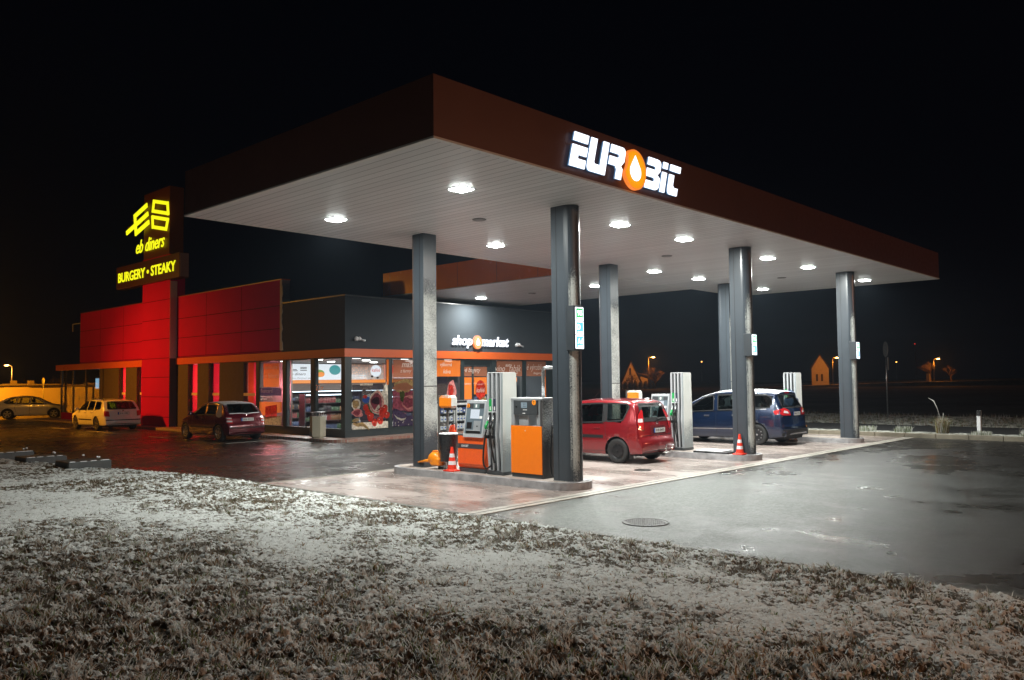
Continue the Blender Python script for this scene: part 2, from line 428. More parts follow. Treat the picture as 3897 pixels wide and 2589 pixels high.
# kerbs
def blocks(name, x0, x1, y0, y1, z0, z1, L_=1.0, mat=M_CONC, label='', along='y'):
    bb = MB(); p = y0 if along == 'y' else x0; e = y1 if along == 'y' else x1
    while p < e-.01:
        q = min(e, p+L_-.012)
        if along == 'y': bb.box(x0, x1, p, q, z0, z1, .012)
        else: bb.box(p, q, y0, y1, z0, z1, .012)
        p += L_
    o = bb.build(name, mat); tag(o, label, 'kerb', kind='structure'); return o
blocks('kerb', 1.27, 1.39, -30, 9, -.05, .035, mat=pm('kerb_dark', (.085, .085, .07), .6, 0, .4, 7, .4), label='low concrete edging between the snowy lawn and the forecourt')
kerb_far = blocks('kerb', 22.5, 22.66, -40, 11, -.05, .15, mat=pm('kerb_far_stone', (.19, .165, .12), .7, 0, .35, 5, .5), label='brownish kerb along the far side of the forecourt')
# far verge, service road, weedy verge
m, nt, b = base_mat('verge_snow'); v = worldpos(nt)
mk = ramp(nt, noise(nt, v, 3.2, 7, .72), [(.42, 0), (.55, 1)])
L(nt, mixc(nt, mk, (.035, .030, .016), (.55, .56, .50)), b.inputs['Base Color']); b.inputs['Roughness'].default_value = .9
bump(nt, b, noise(nt, v, 14, 6, .7), 1, .06)
MV = m
sheet('verge', [(22.66, -40), (23.9, -40), (23.9, 12), (22.66, 12)], .125, MV, label='narrow snowy verge behind the far kerb', cat='verge')
sheet('lane', [(23.9, -60), (29.3, -60), (29.3, 90), (23.9, 90)], .05, pm('lane_asphalt', (.022, .022, .022), .8, 0, .3, 4, .3), label='dark lane behind the verge', cat='road')

# lawn: dusted with snow, rougher towards the camera
def lawn_edge(y):
    return np.interp(y, [-40, 9, 10.5, 12.0, 13.2, 15.5, 17.5, 18.5], [1.27, 1.27, 1.0, .75, -.05, -.25, -.7, -1.2])
def lawn_fields(x, y):
    z = .035 + .033*np.clip(1.27-x, 0, 12) + .05*(fbm(x+40, y+40, .35, 3, 5)-.5)*np.clip((1.27-x)/1.5, 0, 1)
    # ribbon of smooth snow running along the lawn
    u = np.interp(y, [-9, -5, -3, -1, 2.6, 5, 10, 18], [-.95, -1.0, -.8, -.95, -1.85, -2.6, -3.0, -3.6])
    smooth = np.exp(-((x-u)/np.interp(y, [-9, 0, 6, 18], [.75, 1.0, 1.5, 2.2]))**2)
    pat = fbm(x+90, y+13, .9, 4, 21)
    rough = np.clip(1.12-.70*smooth + (pat-.5)*2.0, .28, 1.3)
    cl = fbm(x+20+.3*fbm(x, y, 3, 2, 9), y+31, 6.5, 4, 31, .6)     # clumps
    ridge = 1-np.abs(2*fbm(x+3, y+7, 15, 3, 41, .6)-1)
    fine = fbm(x+11, y+5, 46, 2, 51, .65)
    mic = fbm(x+1.7, y+8.3, 24, 3, 61, .6)
    h = rough*(.075*(cl-.5)+.035*(ridge-.7)) + rough*.055*(mic-.5) + (.016+.018*rough)*(fine-.5)
    cover = .82 - .44*rough*(1.0-np.clip((cl-.28)*2.8, 0, 1)) - (.10+.55*rough)*np.clip((.52-mic)*5, 0, 1) - .12*rough*(fine > .56)
    return z+h, cover, rough
def polar(r0, r1, nr, a0, a1, na):
    r = np.exp(np.linspace(math.log(r0), math.log(r1), nr)); a = np.radians(np.linspace(a0, a1, na))
    rr, aa = np.meshgrid(r, a, indexing='ij')
    return CAM.x+rr*np.cos(aa), CAM.y+rr*np.sin(aa)
def grid_faces(nr, na, keep):
    i = np.arange(nr-1)[:, None]*na + np.arange(na-1)[None, :]
    q = np.stack([i, i+na, i+na+1, i+1], -1)[keep]
    return q.reshape(-1, 4)
NR, NA = 760, 900
X, Y = polar(3.2, 34, NR, -4, 96, NA)
inside = (X < lawn_edge(Y)+.0) & (Y < 18.4)
X = np.where(X > lawn_edge(Y), lawn_edge(Y), X)
Z, COV, RGH = lawn_fields(X, Y)
Z = np.where(inside, Z, .0)
kp = inside[:-1, :-1] | inside[1:, :-1] | inside[:-1, 1:] | inside[1:, 1:]
Fq = grid_faces(NR, NA, kp)
vs = np.stack([X, Y, Z], -1).reshape(-1, 3); cov = COV.reshape(-1)
# coarse surround of the same lawn
xg = np.linspace(-60, 1.2, 180); yg = np.linspace(-60, 18, 230); X2, Y2 = np.meshgrid(xg, yg, indexing='ij')
X2 = np.minimum(X2, lawn_edge(Y2)-.03)
Z2 = .02+.033*np.clip(1.27-X2, 0, 12)-.10+.05*(fbm(X2+40, Y2+40, .35, 3, 5)-.5)
F2 = grid_faces(180, 230, np.ones((179, 229), bool)) + len(vs)
vs = np.concatenate([vs, np.stack([X2, Y2, Z2], -1).reshape(-1, 3)]); cov = np.concatenate([cov, np.full(X2.size, .6)])
allf = np.concatenate([Fq, F2]); used = np.unique(allf); remap = np.zeros(len(vs), int); remap[used] = np.arange(len(used))
vs = vs[used]; cov = cov[used]; allf = remap[allf]
def np_mesh(name, vs, quads, mat):
    me = bpy.data.meshes.new(name); k = quads.shape[1]
    me.vertices.add(len(vs)); me.vertices.foreach_set('co', vs.astype(np.float32).ravel())
    me.loops.add(quads.size); me.loops.foreach_set('vertex_index', quads.astype(np.int32).ravel())
    me.polygons.add(len(quads)); me.polygons.foreach_set('loop_start', np.arange(0, quads.size, k, dtype=np.int32))
    me.polygons.foreach_set('loop_total', np.full(len(quads), k, dtype=np.int32))
    for mm in (mat if isinstance(mat, (list, tuple)) else [mat]): me.materials.append(mm)
    me.update(calc_edges=True)
    o = bpy.data.objects.new(name, me); SC.collection.objects.link(o); return o
m, nt, b = base_mat('snow_dusted_grass'); v = worldpos(nt)
at = N(nt, 'ShaderNodeAttribute', attribute_name='cover')
f1 = noise(nt, v, 42, 5, .75); f2 = noise(nt, v, 150, 2, .6)
s = math_n(nt, 'ADD', at.outputs['Fac'], math_n(nt, 'ADD', math_n(nt, 'MULTIPLY', math_n(nt, 'SUBTRACT', f1, .5), 1.1), math_n(nt, 'MULTIPLY', math_n(nt, 'SUBTRACT', f2, .5), .35)))
mk = ramp(nt, s, [(.44, 0), (.60, 1)])
dark = mixc(nt, noise(nt, v, 5, 4), (.030, .036, .012), (.085, .042, .018))
L(nt, mixc(nt, mk, dark, (.62, .65, .63)), b.inputs['Base Color']); b.inputs['Roughness'].default_value = .85
bump(nt, b, f1, .9, .02)
lawn = np_mesh('lawn', vs, allf, m)
at_ = lawn.data.attributes.new('cover', 'FLOAT', 'POINT'); at_.data.foreach_set('value', cov.astype(np.float32))
lawn.data.polygons.foreach_set('use_smooth', np.ones(len(lawn.data.polygons), bool))
tag(lawn, 'rough lawn thinly covered with snow in front of the forecourt', 'lawn', kind='structure')
# grass blades poking through
def blades(n, seed, r0, r1, a0, a1, hmin, hmax, tuft=False):
    rs = np.random.RandomState(seed)
    r = np.exp(rs.uniform(math.log(r0), math.log(r1), n)); a = np.radians(rs.uniform(a0, a1, n))
    x = CAM.x+r*np.cos(a); y = CAM.y+r*np.sin(a)
    if tuft:
        nt_ = n//45; k = rs.randint(0, nt_, n); tx, ty = x[:nt_], y[:nt_]; rad = rs.uniform(.03, .11, nt_)
        an = rs.uniform(0, 2*math.pi, n); q = np.sqrt(rs.rand(n))*rad[k]
        x = tx[k]+q*np.cos(an); y = ty[k]+q*np.sin(an)
    z, c, rg = lawn_fields(x, y)
    ok = (x < lawn_edge(y)-.02) & (y < 18) & (rs.rand(n) < np.clip(rg, .12, 1))
    x, y, z, c, rg = x[ok], y[ok], z[ok], c[ok], rg[ok]; n = len(x)
    hh = rs.uniform(hmin, hmax, n)*(.5+.6*rg); w = rs.uniform(.0022, .005, n)*(1+.04*np.hypot(x-CAM.x, y-CAM.y))
    ln = rs.uniform(.4, 1.9, n); hh = hh/np.sqrt(1+.35*ln*ln); an = rs.uniform(0, 2*math.pi, n); wa = rs.uniform(0, math.pi, n)
    dx, dy = np.cos(an)*ln*hh, np.sin(an)*ln*hh; wx, wy = np.cos(wa)*w, np.sin(wa)*w
    P = [(x-wx, y-wy, z-.01), (x+wx, y+wy, z-.01), (x+.45*dx+wx*.7, y+.45*dy+wy*.7, z+hh*.62), (x+.45*dx-wx*.7, y+.45*dy-wy*.7, z+hh*.62), (x+dx+wx*.12, y+dy+wy*.12, z+hh*.95), (x+dx-wx*.12, y+dy-wy*.12, z+hh*.95)]
    V = np.stack([np.stack(p, -1) for p in P], 1).reshape(-1, 3); b0 = np.arange(n)*6
    F = np.concatenate([np.stack([b0, b0+1, b0+2, b0+3], -1), np.stack([b0+3, b0+2, b0+4, b0+5], -1)])
    mi = rs.choice([0, 1, 2], n, p=[.70, .14, .16]); return V, F, np.concatenate([mi, mi])
def blade_mat(name, c):
    m = bpy.data.materials.new(name); m.use_nodes = True; nt = m.node_tree; nt.nodes.clear(); out = N(nt, 'ShaderNodeOutputMaterial')
    d = N(nt, 'ShaderNodeBsdfDiffuse'); t = N(nt, 'ShaderNodeBsdfTranslucent'); x = N(nt, 'ShaderNodeMixShader'); x.inputs[0].default_value = .5
    cc = mixc(nt, noise(nt, worldpos(nt), 30, 3), tuple(k*.7 for k in c), tuple(min(1, k*1.3) for k in c)); L(nt, cc, d.inputs[0]); L(nt, cc, t.inputs[0])
    L(nt, d.outputs[0], x.inputs[1]); L(nt, t.outputs[0], x.inputs[2]); L(nt, x.outputs[0], out.inputs[0]); MATS[name] = m; return m
gm = [blade_mat('frosted_blade', (.62, .62, .58)), blade_mat('green_blade', (.13, .17, .06)), blade_mat('brown_blade', (.26, .15, .07))]
_old = [pm('frosted_blade', (.46, .48, .44), .8, var=.25, scale=40), pm('green_blade', (.07, .09, .03), .6, var=.4), pm('brown_blade', (.13, .075, .03), .7, var=.4)]
V1, F1, I1 = blades(80000, 3, 4.4, 24, 2, 84, .012, .04)
V2, F2_, I2 = blades(32000, 4, 4.6, 20, 4, 80, .03, .085, True)
gr = np_mesh('grass', np.concatenate([V1, V2]), np.concatenate([F1, F2_+len(V1)]), gm)
gr.data.polygons.foreach_set('material_index', np.concatenate([I1, I2]).astype(np.int32))
tag(gr, 'frosted grass blades poking through the thin snow', 'grass', kind='stuff')

# manhole covers
def manhole(x, y, r, z, label):
    t = empty('manhole_cover', (x, y, z), label, 'manhole cover')
    part('rim', pm('cast_iron', (.06, .058, .055), .45, .4, .3, 20, .3), t, lambda b: b.lathe([(r, 0), (r, .010), (r*.93, .010), (r*.93, .004)], (x, y, z), n=40, cap=False))
    def plate(b):
        b.lathe([(r*.92, .001), (r*.92, .006)], (x, y, z), n=32)
        k = int(r*2/.055)
        for i in range(-k, k):
            for j in range(-k, k):
                px, py = i*.055+.027*(j % 2), j*.055
                if math.hypot(px, py) < r*.86: b.box(x+px-.017, x+px+.017, y+py-.011, y+py+.011, z+.006, z+.011)
    part('plate', MATS['cast_iron'], t, plate)
manhole(2.60, -1.67, .34, .003, 'round ribbed iron manhole cover in the grey lane near the lawn')
manhole(6.74, 10.44, .33, .003, 'round iron manhole cover in the dark car park before the shop')
manhole(8.35, 2.25, .20, .008, 'small round cover in the concrete slab before the red car')
# parking bay lines
mp = pm('road_paint', (.42, .40, .36), .5, 0, .4, 8)
bb = MB()
for y in (18.6, 24.0, 30.4, 35.0): bb.box(6.72, 9.0, y-.05, y+.05, .002, .006)
for y0, y1 in ((23.0, 24.9), (28.4, 31.4), (34.2, 36.0)): bb.box(6.66, 6.76, y0, y1, .007, .010)
tag(bb.build('bay_markings', mp), 'pale painted parking bay lines beside the shop', 'road marking', kind='structure')
# brick paving round the shop
m, nt, b = base_mat('paving_brick'); br = N(nt, 'ShaderNodeTexBrick'); L(nt, worldpos(nt), br.inputs['Vector'])
br.inputs['Scale'].default_value = 1; br.inputs['Brick Width'].default_value = .2; br.inputs['Row Height'].default_value = .1; br.inputs['Mortar Size'].default_value = .008
br.inputs['Color1'].default_value = (.24, .085, .055, 1); br.inputs['Color2'].default_value = (.30, .20, .16, 1); br.inputs['Mortar'].default_value = (.30, .28, .25, 1)
L(nt, br.outputs[0], b.inputs['Base Color']); b.inputs['Roughness'].default_value = .42
bb = MB()
arc = [(9.1+.75-.75*math.cos(t), 15.35+.75-.75*math.sin(t)) for t in np.linspace(0, math.pi/2, 8)]
poly = [(9.1, 48)] + arc + [(23, 15.35), (23, 17), (10.4, 17), (10.4, 48)]
bb.prism(poly, -.02, .10)
tag(bb.build('pavement', m), 'reddish brick pavement round the shop', 'pavement', kind='structure')

# ================================================================== CANOPY
H = 5.5; HT = 6.42; LA = 23.54; LB = 7.59
m, nt, b = base_mat('soffit_planks'); v = worldpos(nt); sep = N(nt, 'ShaderNodeSeparateXYZ'); L(nt, v, sep.inputs[0])
fr = math_n(nt, 'FRACT', math_n(nt, 'DIVIDE', math_n(nt, 'ADD', sep.outputs[0], 40.0), .20))
gro = math_n(nt, 'LESS_THAN', fr, .07)
ids = math_n(nt, 'FLOOR', math_n(nt, 'DIVIDE', math_n(nt, 'ADD', sep.outputs[0], 40.0), .20))
wn = N(nt, 'ShaderNodeTexWhiteNoise', noise_dimensions='1D'); L(nt, ids, wn.inputs['W'])
c = mixc(nt, wn.outputs[0], (.54, .53, .53), (.62, .61, .61))
L(nt, mixc(nt, gro, c, (.12, .115, .115)), b.inputs['Base Color']); b.inputs['Roughness'].default_value = .38
bump(nt, b, math_n(nt, 'SUBTRACT', 1.0, gro), .5, .01)
M_SOF = m
m, nt, b = base_mat('fascia_metal'); v = worldpos(nt)
n = noise(nt, v, 1.1, 3); L(nt, mixc(nt, n, (.11, .048, .036), (.15, .062, .045)), b.inputs['Base Color'])
L(nt, ramp(nt, noise(nt, v, 7, 4), [(.3, .30), (.7, .42)]), b.inputs['Roughness']); bump(nt, b, noise(nt, v, 2.2, 2), .10, .02)
M_FAS = m
M_TRIM = pm('white_trim', (.62, .60, .57), .4)
can = empty('fuel_canopy', (0, 0, 0), 'large flat canopy with dark red-brown fascia and white slatted underside over the pumps', 'canopy')
def fascia(b):
    w = .06
    b.box(0, LA, 0, w, H+.03, HT); b.box(0, LA, LB-w, LB, H+.03, HT)
    b.box(-.002, w-.002, w+.002, LB-w-.002, H+.03, HT-.002); b.box(LA-w+.002, LA+.002, w+.002, LB-w-.002, H+.03, HT-.002)
part('fascia', M_FAS, can, fascia)
part('soffit', M_SOF, can, lambda b: b.box(.07, LA-.07, .07, LB-.07, H, H+.05))
def trim(b):
    b.box(-.01, LA+.01, -.012, .068, H-.004, H+.028); b.box(-.01, LA+.01, LB-.068, LB+.012, H-.004, H+.028)
    b.box(-.012, .068, .07, LB-.07, H-.003, H+.027); b.box(LA-.068, LA+.012, .07, LB-.07, H-.003, H+.027)
part('edge_trim', M_TRIM, can, trim)
part('roof', pm('roof_snow', (.5, .52, .54), .8), can, lambda b: b.box(.07, LA-.07, .07, LB-.07, HT-.25, HT-.18))
for x, y in ((4.53, 3.67), (11.84, 3.69), (18.95, 3.65)):
    t = part('drain_cover', pm('soffit_hatch', (.16, .155, .15), .5), can, lambda b: b.lathe([(.13, H-.022), (.15, H-.008), (.15, H-.001)], (x, y, 0), n=20))
X0, X1, Y1 = 12.85, 19.76, 17.55
lc = empty('link_canopy', (X0, LB+.02, 0), 'smaller orange-brown canopy joining the main canopy to the shop roof', 'canopy')
def f2(b):
    w = .06
    b.box(X0, X0+w, LB+.02, Y1, H+.03, HT+.02); b.box(X1-w, X1, LB+.02, Y1, H+.03, HT+.02); b.box(X0+w+.002, X1-w-.002, Y1-w, Y1-.002, H+.03, HT+.018)
part('fascia', pm('link_fascia', (.80, .19, .035), .24, 0, .1, 1.2, .05, coat=.3, bscale=2), lc, f2)
part('soffit', M_SOF, lc, lambda b: b.box(X0+.065, X1-.065, LB+.02, Y1-.065, H+.002, H+.05))
part('edge_trim', M_TRIM, lc, lambda b: (b.box(X0-.012, X0+.062, LB+.02, Y1, H-.002, H+.028), b.box(X1-.062, X1+.012, LB+.02, Y1, H-.002, H+.028), b.box(X0+.064, X1-.064, Y1-.06, Y1+.01, H-.001, H+.029)))
part('roof', MATS['roof_snow'], lc, lambda b: b.box(X0+.065, X1-.065, LB+.02, Y1-.065, HT-.2, HT-.14))
for yy in (9.3, 11.2, 13.2, 15.2, 17.1): part('panel_joint', pm('fascia_joint', (.16, .05, .02), .4), lc, lambda b: b.box(X0-.004, X0+.002, yy, yy+.012, H+.035, HT+.015))
part('drain_cover', MATS['soffit_hatch'], lc, lambda b: b.lathe([(.13, H-.022), (.15, H-.008), (.15, H-.001)], (16.25, 12.59, 0), n=20))

# ceiling luminaires
M_LENS = glow('lamp_lens', (.93, 1.0, .97), 55)
def luminaire(x, y, lab, grp):
    t = empty('ceiling_light', (x, y, H), lab, 'ceiling light', grp)
    part('housing', pm('lamp_frame', (.30, .30, .30), .5), t, lambda b: (b.box(x-.19, x+.19, y-.19, y-.167, H-.010, H-.003), b.box(x-.19, x+.19, y+.167, y+.19, H-.010, H-.003),
         b.box(x-.19, x-.167, y-.166, y+.166, H-.010, H-.003), b.box(x+.167, x+.19, y-.166, y+.166, H-.010, H-.003)))
    def lens(b):
        r0, r1, z0, z1 = .165, .13, H-.004, H-.032
        b._add([(x-r0, y-r0, z0), (x+r0, y-r0, z0), (x+r0, y+r0, z0), (x-r0, y+r0, z0), (x-r1, y-r1, z1), (x+r1, y-r1, z1), (x+r1, y+r1, z1), (x-r1, y+r1, z1)],
               [(7, 6, 5, 4), (0, 1, 5, 4), (1, 2, 6, 5), (2, 3, 7, 6), (3, 0, 4, 7)])
    part('lens', M_LENS, t, lens)
    add_light('AREA', 'lamp', (x, y, H-.045), LAMP_W, CANOPY_COL, .22, t, aim=(0, 0, -1))
    return t
XL = (2.37, 7.17, 9.85, 14.35, 17.08, 21.85); bn_ = ('first', 'second', 'third', 'fourth', 'fifth', 'sixth')
for i, x in enumerate(XL):
    luminaire(x, 1.94, f'square ceiling light, {bn_[i]} from the near corner along the front row under the main canopy', 'lights under the fuel canopy')
    luminaire(x, 5.74, f'square ceiling light, {bn_[i]} from the near end of the rear row under the main canopy', 'lights under the fuel canopy')
luminaire(16.1, 9.38, 'square white ceiling light under the link canopy, nearer to the pumps', 'lights under the link canopy')
luminaire(16.05, 15.2, 'square white ceiling light under the link canopy just before the shop roof', 'lights under the link canopy')

# ------------------------------------------------------------------ columns and islands
CX = (4.90, 12.10, 19.22); ISZ = .15
def col_poly(xc, yin, front):
    """flat inner end, half-round outer end"""
    w = .195; s = -1 if front else 1; ye = yin+s*.32; n = 14
    arc = [(xc+w*math.cos(a), ye+s*w*math.sin(a)) for a in np.linspace(0, math.pi, n)]
    return [(xc+w, yin)] + arc + [(xc-w, yin)]
M_COLF = snowy('column_paint_front', (.045, .055, .066), .30, .49, -.4, 4.7, (-.52, -.85, 0), dens=1.0, fall=.70)
M_COLR = snowy('column_paint_rear', (.045, .055, .066), .32, .45, .2, 4.9, (-.0, -1, 0), dens=.80, fall=.6)
nm = ('near', 'middle', 'far')
for k, xc in enumerate(CX):
    for front in (True, False):
        yin = 1.85 if front else 5.67; s = -1 if front else 1
        lab = f'dark grey steel canopy column with frozen snow, {"outer column of the island nearest to the lawn" if front and k == 0 else ""}'
        lab = {(0, True): 'tall dark column with a rounded snowy edge beside the orange pump marked 7', (1, True): 'tall dark column with snowy edge behind the cone, between the red and blue cars',
               (2, True): 'farthest outer column with snowy edge, next to the round sign on its pole', (0, False): 'dark flat-faced column with patchy snow beside the orange watering can',
               (1, False): 'dark column behind the roof of the red car', (2, False): 'dark column mostly hidden behind the middle outer column'}[(k, front)]
        t = empty('canopy_column', (xc, yin, ISZ), lab, 'column', 'columns carrying the fuel canopy')
        part('shaft', M_COLF if front else M_COLR, t, lambda b: (setattr(b, 'smooth', False), b.prism(col_poly(xc, yin, front), ISZ, H-.002)))
        part('seam', M_BLACK, t, lambda b: (b.box(xc-.1975, xc-.1955, yin+s*.13-.006, yin+s*.13+.006, ISZ+.01, H-.01), b.box(xc+.1955, xc+.1975, yin+s*.13-.006, yin+s*.13+.006, ISZ+.01, H-.01)))
        if not front: part('joint_band', M_BLACK, t, lambda b: b.box(xc-.197, xc+.197, yin-.003, yin-.0005, 1.98, 2.0))
        part('foot_plate', M_STEEL, t, lambda b: b.box(xc-.22, xc+.22, min(yin, yin+s*.54), max(yin, yin+s*.54), ISZ+.001, ISZ+.010))
def island(k, xc):
    y0, y1, r = 1.22, 6.72, .52; n = 14; cx = xc+.03
    arc0 = [(cx+r*math.cos(a), y0+r+r*math.sin(a)) for a in np.linspace(math.pi, 2*math.pi, n)]
    arc1 = [(cx+r*math.cos(a), y1-r+r*math.sin(a)) for a in np.linspace(0, math.pi, n)]
    poly = arc0 + arc1
    b = MB(); b.prism(poly, -.02, ISZ)
    t = empty('pump_island', (cx, 4, 0), ('long raised concrete island carrying the two orange pumps', 'raised concrete island behind the red car', 'farthest raised concrete island beyond the blue car')[k], 'pump island', 'pump islands')
    part('kerb_ring', pm('island_kerb', (.34, .335, .345), .55, 0, .75, 5, .8, bscale=50), t, lambda b: b.prism(poly, -.02, ISZ-.002))
    ins = [(cx+(x-cx)*.82, (y-4)*.975+4) for x, y in poly]
    part('top_slab', pm('island_top', (.36, .31, .275), .4, 0, .45, 4, .3), t, lambda b: b.prism(ins, ISZ-.002, ISZ))
    return t
for k, xc in enumerate(CX): island(k, xc)
def price_light(k, xc):
    z0, z1 = (2.66, 3.52) if k == 0 else (2.66, 3.24)
    t = empty('fuel_grade_sign', (xc, 1.33, z0), ('lit box with 95, D and Ad panels on the column by pump 7', 'lit box with two panels on the column behind the cone', 'lit box with two panels on the farthest outer column')[k], 'sign', 'fuel grade signs')
    part('housing', M_ANTH, t, lambda b: b.box(xc-.24, xc+.05, 1.255, 1.47, z0, z1, .01))
    n = 3 if k == 0 else 2; hh = (z1-z0-.05)/n
    for i in range(n):
        a = z1-.025-(i+1)*hh+.008; c = z1-.025-i*hh-.008
        def panel(b):
            b.box(xc-.205, xc+.035, 1.246, 1.254, a, c)
            b.cur = 1; b.quad((xc-.190, 1.2445, a+.018), (xc+.02, 1.2445, a+.018), (xc+.02, 1.2445, c-.018), (xc-.190, 1.2445, c-.018))
            b.cur = 0; put_text(b, ('95', 'D', 'Ad')[i], on_negy(xc-.155, a+.09, 1.2435), w=(.15, .09, .15)[i], h=.11, bold=.02)
            b.quad((xc-.15, 1.2435, a+.035), (xc, 1.2435, a+.035), (xc, 1.2435, a+.06), (xc-.15, 1.2435, a+.06))
        part('lit_panel', [glow('panel_white', (.85, .93, 1), 3.2), glow('panel_green', (.03, .45, .10), 1.6) if i == 0 else glow('panel_blue', (.10, .42, 1.0), 2.0)], t, panel)
for k, xc in enumerate(CX): price_light(k, xc)

# ------------------------------------------------------------------ EUROBIT sign on the front fascia
SX, SZ, SY = 2.91, 5.65, -.085
def shear(p): return (SX+p[0]+p[1]*.283, SZ+p[1])
def arcpts(cx, cz, rx, rz, a0, a1, n=10): return [(cx+rx*math.cos(R(a)), cz+rz*math.sin(R(a))) for a in np.linspace(a0, a1, n)]
glyphs = [
 [(0, .45), (.39, .45), (.39, .60), (0, .60)],
 [(0, 0), (.41, 0), (.41, .15), (.19, .15), (.19, .22), (.41, .22), (.41, .38), (0, .38)],
 [(.46, .60), (.46, .10)] + arcpts(.56, .10, .10, .10, 180, 270, 6) + [(.98, 0), (.97, .60), (.81, .60), (.81, .15)] + arcpts(.68, .19, .05, .04, 270, 180, 5) + [(.63, .60)],
 [(1.04, .60), (1.36, .60)] + arcpts(1.37, .50, .11, .10, 90, 0, 6) + [(1.48, .34), (1.40, .25), (1.46, .20), (1.46, 0), (1.29, 0), (1.29, .17)] + [(1.24, .23), (1.04, .23), (1.04, .385), (1.28, .385)] + arcpts(1.28, .42, .035, .035, -90, 90, 5) + [(1.04, .455)],
 [(2.21, .60), (2.52, .60)] + arcpts(2.52, .50, .13, .10, 90, 0, 6) + [(2.65, .38), (2.57, .30), (2.67, .24), (2.67, .10)] + arcpts(2.55, .10, .12, .10, 0, -90, 6) + [(2.21, 0), (2.21, .15), (2.46, .15)] + arcpts(2.46, .19, .035, .04, -90, 90, 5) + [(2.21, .23), (2.21, .385), (2.46, .385)] + arcpts(2.46, .42, .035, .035, -90, 90, 5) + [(2.21, .455)],
 [(2.72, .475), (2.88, .475), (2.88, .60), (2.72, .60)], [(2.72, 0), (2.88, 0), (2.88, .40), (2.72, .40)],
 [(2.97, .475), (3.34, .475), (3.34, .60), (2.97, .60)],
 [(2.97, .40), (2.97, .10)] + arcpts(3.06, .10, .09, .10, 180, 270, 6) + [(3.32, 0), (3.32, .15), (3.19, .15)] + [(3.14, .19), (3.14, .40)],
]
sg = empty('lettered_sign', (SX, 0, SZ), 'white glowing EUROBIT letters with an orange drop emblem on the canopy fascia', 'sign')
M_LET = glow('letter_white', (.86, .90, 1.0), 2.2)
M_LBODY = pm('letter_side', (.10, .14, .17), .5, emit=.35, ecol=(.25, .55, 1.0))
for g, nmx in zip(glyphs, 'EEURBiiTT'):
    lt = part('letter', M_LET, sg, lambda b: b.prism([shear(p) for p in g], SY, SY+.012, 'y'))
    part('letter_body', M_LBODY, lt, lambda b: b.prism([shear(p) for p in g], SY+.013, -.045, 'y'))
EC, EZ = 4.815, 5.915
def ell(rx, rz, bite=0, n=48):
    pts = []
    for i in range(n):
        a = 2*math.pi*i/n; x, z = rx*math.cos(a), rz*math.sin(a)
        if bite:
            d = math.hypot(x+.52, z-.16)
            if d < .31: 
                q = .31/max(d, .05); x, z = -.52+(x+.52)*q, .16+(z-.16)*q
        pts.append((EC+x, EZ+z))
    return pts
em = part('emblem', glow('emblem_rim', (1.0, .24, .03), 1.0), sg, lambda b: b.prism(ell(.355, .37, 1), SY-.01, -.03, 'y'))
m, nt, b = base_mat('emblem_face'); v = worldpos(nt); 
vm = N(nt, 'ShaderNodeVectorMath', operation='DISTANCE'); L(nt, v, vm.inputs[0]); vm.inputs[1].default_value = (EC, SY-.012, EZ)
L(nt, ramp(nt, vm.outputs['Value'], [(0.0, (1.0, .52, .01)), (.36, (.95, .30, .005))]), b.inputs['Emission Color']); b.inputs['Emission Strength'].default_value = 1.0; b.inputs['Base Color'].default_value = (.05, .02, .0, 1)
part('emblem_face', m, em, lambda b: b.prism(ell(.325, .34, 1), SY-.016, SY-.011, 'y'))
def drop(cx, cz, r, h):
    a0 = 28; return [(cx, cz+h)] + [(cx+r*math.cos(R(a)), cz+r*math.sin(R(a))) for a in np.linspace(a0, -180-a0, 24)]
part('drop', M_LET, em, lambda b: b.prism(drop(EC-.005, EZ-.04, .17, .30), SY-.024, SY-.017, 'y'))

# ------------------------------------------------------------------ pumps
M_PGREY = pm('pump_grey', (.36, .38, .40), .35, .3)
M_PSIDE = snowy('pump_side', (.25, .28, .29), .45, .37, .15, 3.2, (-.0, -1, 0), dens=1.0, top=True)
M_PDARK = pm('pump_dark', (.045, .05, .055), .4)
M_POR = pm('pump_orange_red', (.85, .11, .012), .35, coat=.15)
M_POR2 = pm('pump_orange', (.98, .20, .0), .35, coat=.1)
M_SCREEN = glow('screen_white', (.80, .90, 1.0), .75)
M_SCREEN2 = glow('screen_dark', (.06, .16, .15), .7)
def bez(p0, p1, p2, p3, n=16):
    p0, p1, p2, p3 = map(Vector, (p0, p1, p2, p3)); return [((1-t)**3)*p0+3*t*(1-t)**2*p1+3*t*t*(1-t)*p2+t**3*p3 for t in np.linspace(0, 1, n)]
def nozzle(parent, x, y, z, col):
    def nb(b):
        b.tube([(x-.02, y, z+.20), (x-.05, y, z+.10), (x-.09, y, z+.02)], [.011, .013, .016], 8)
        b.cur = 1; b.tube([(x-.07, y, z+.07), (x-.12, y, z-.02), (x-.13, y, z-.09)], [.026, .034, .022], 10)
        b.box(x-.155, x-.10, y-.022, y+.022, z-.06, z+.0, .006)
        b.tube([(x-.10, y, z-.05), (x-.04, y, z-.10), (x-.04, y, z-.02)], .008, 6)
    return part('nozzle', [M_STEEL, col], parent, nb)
M_GREEN = pm('nozzle_green', (.01, .30, .07), .35)
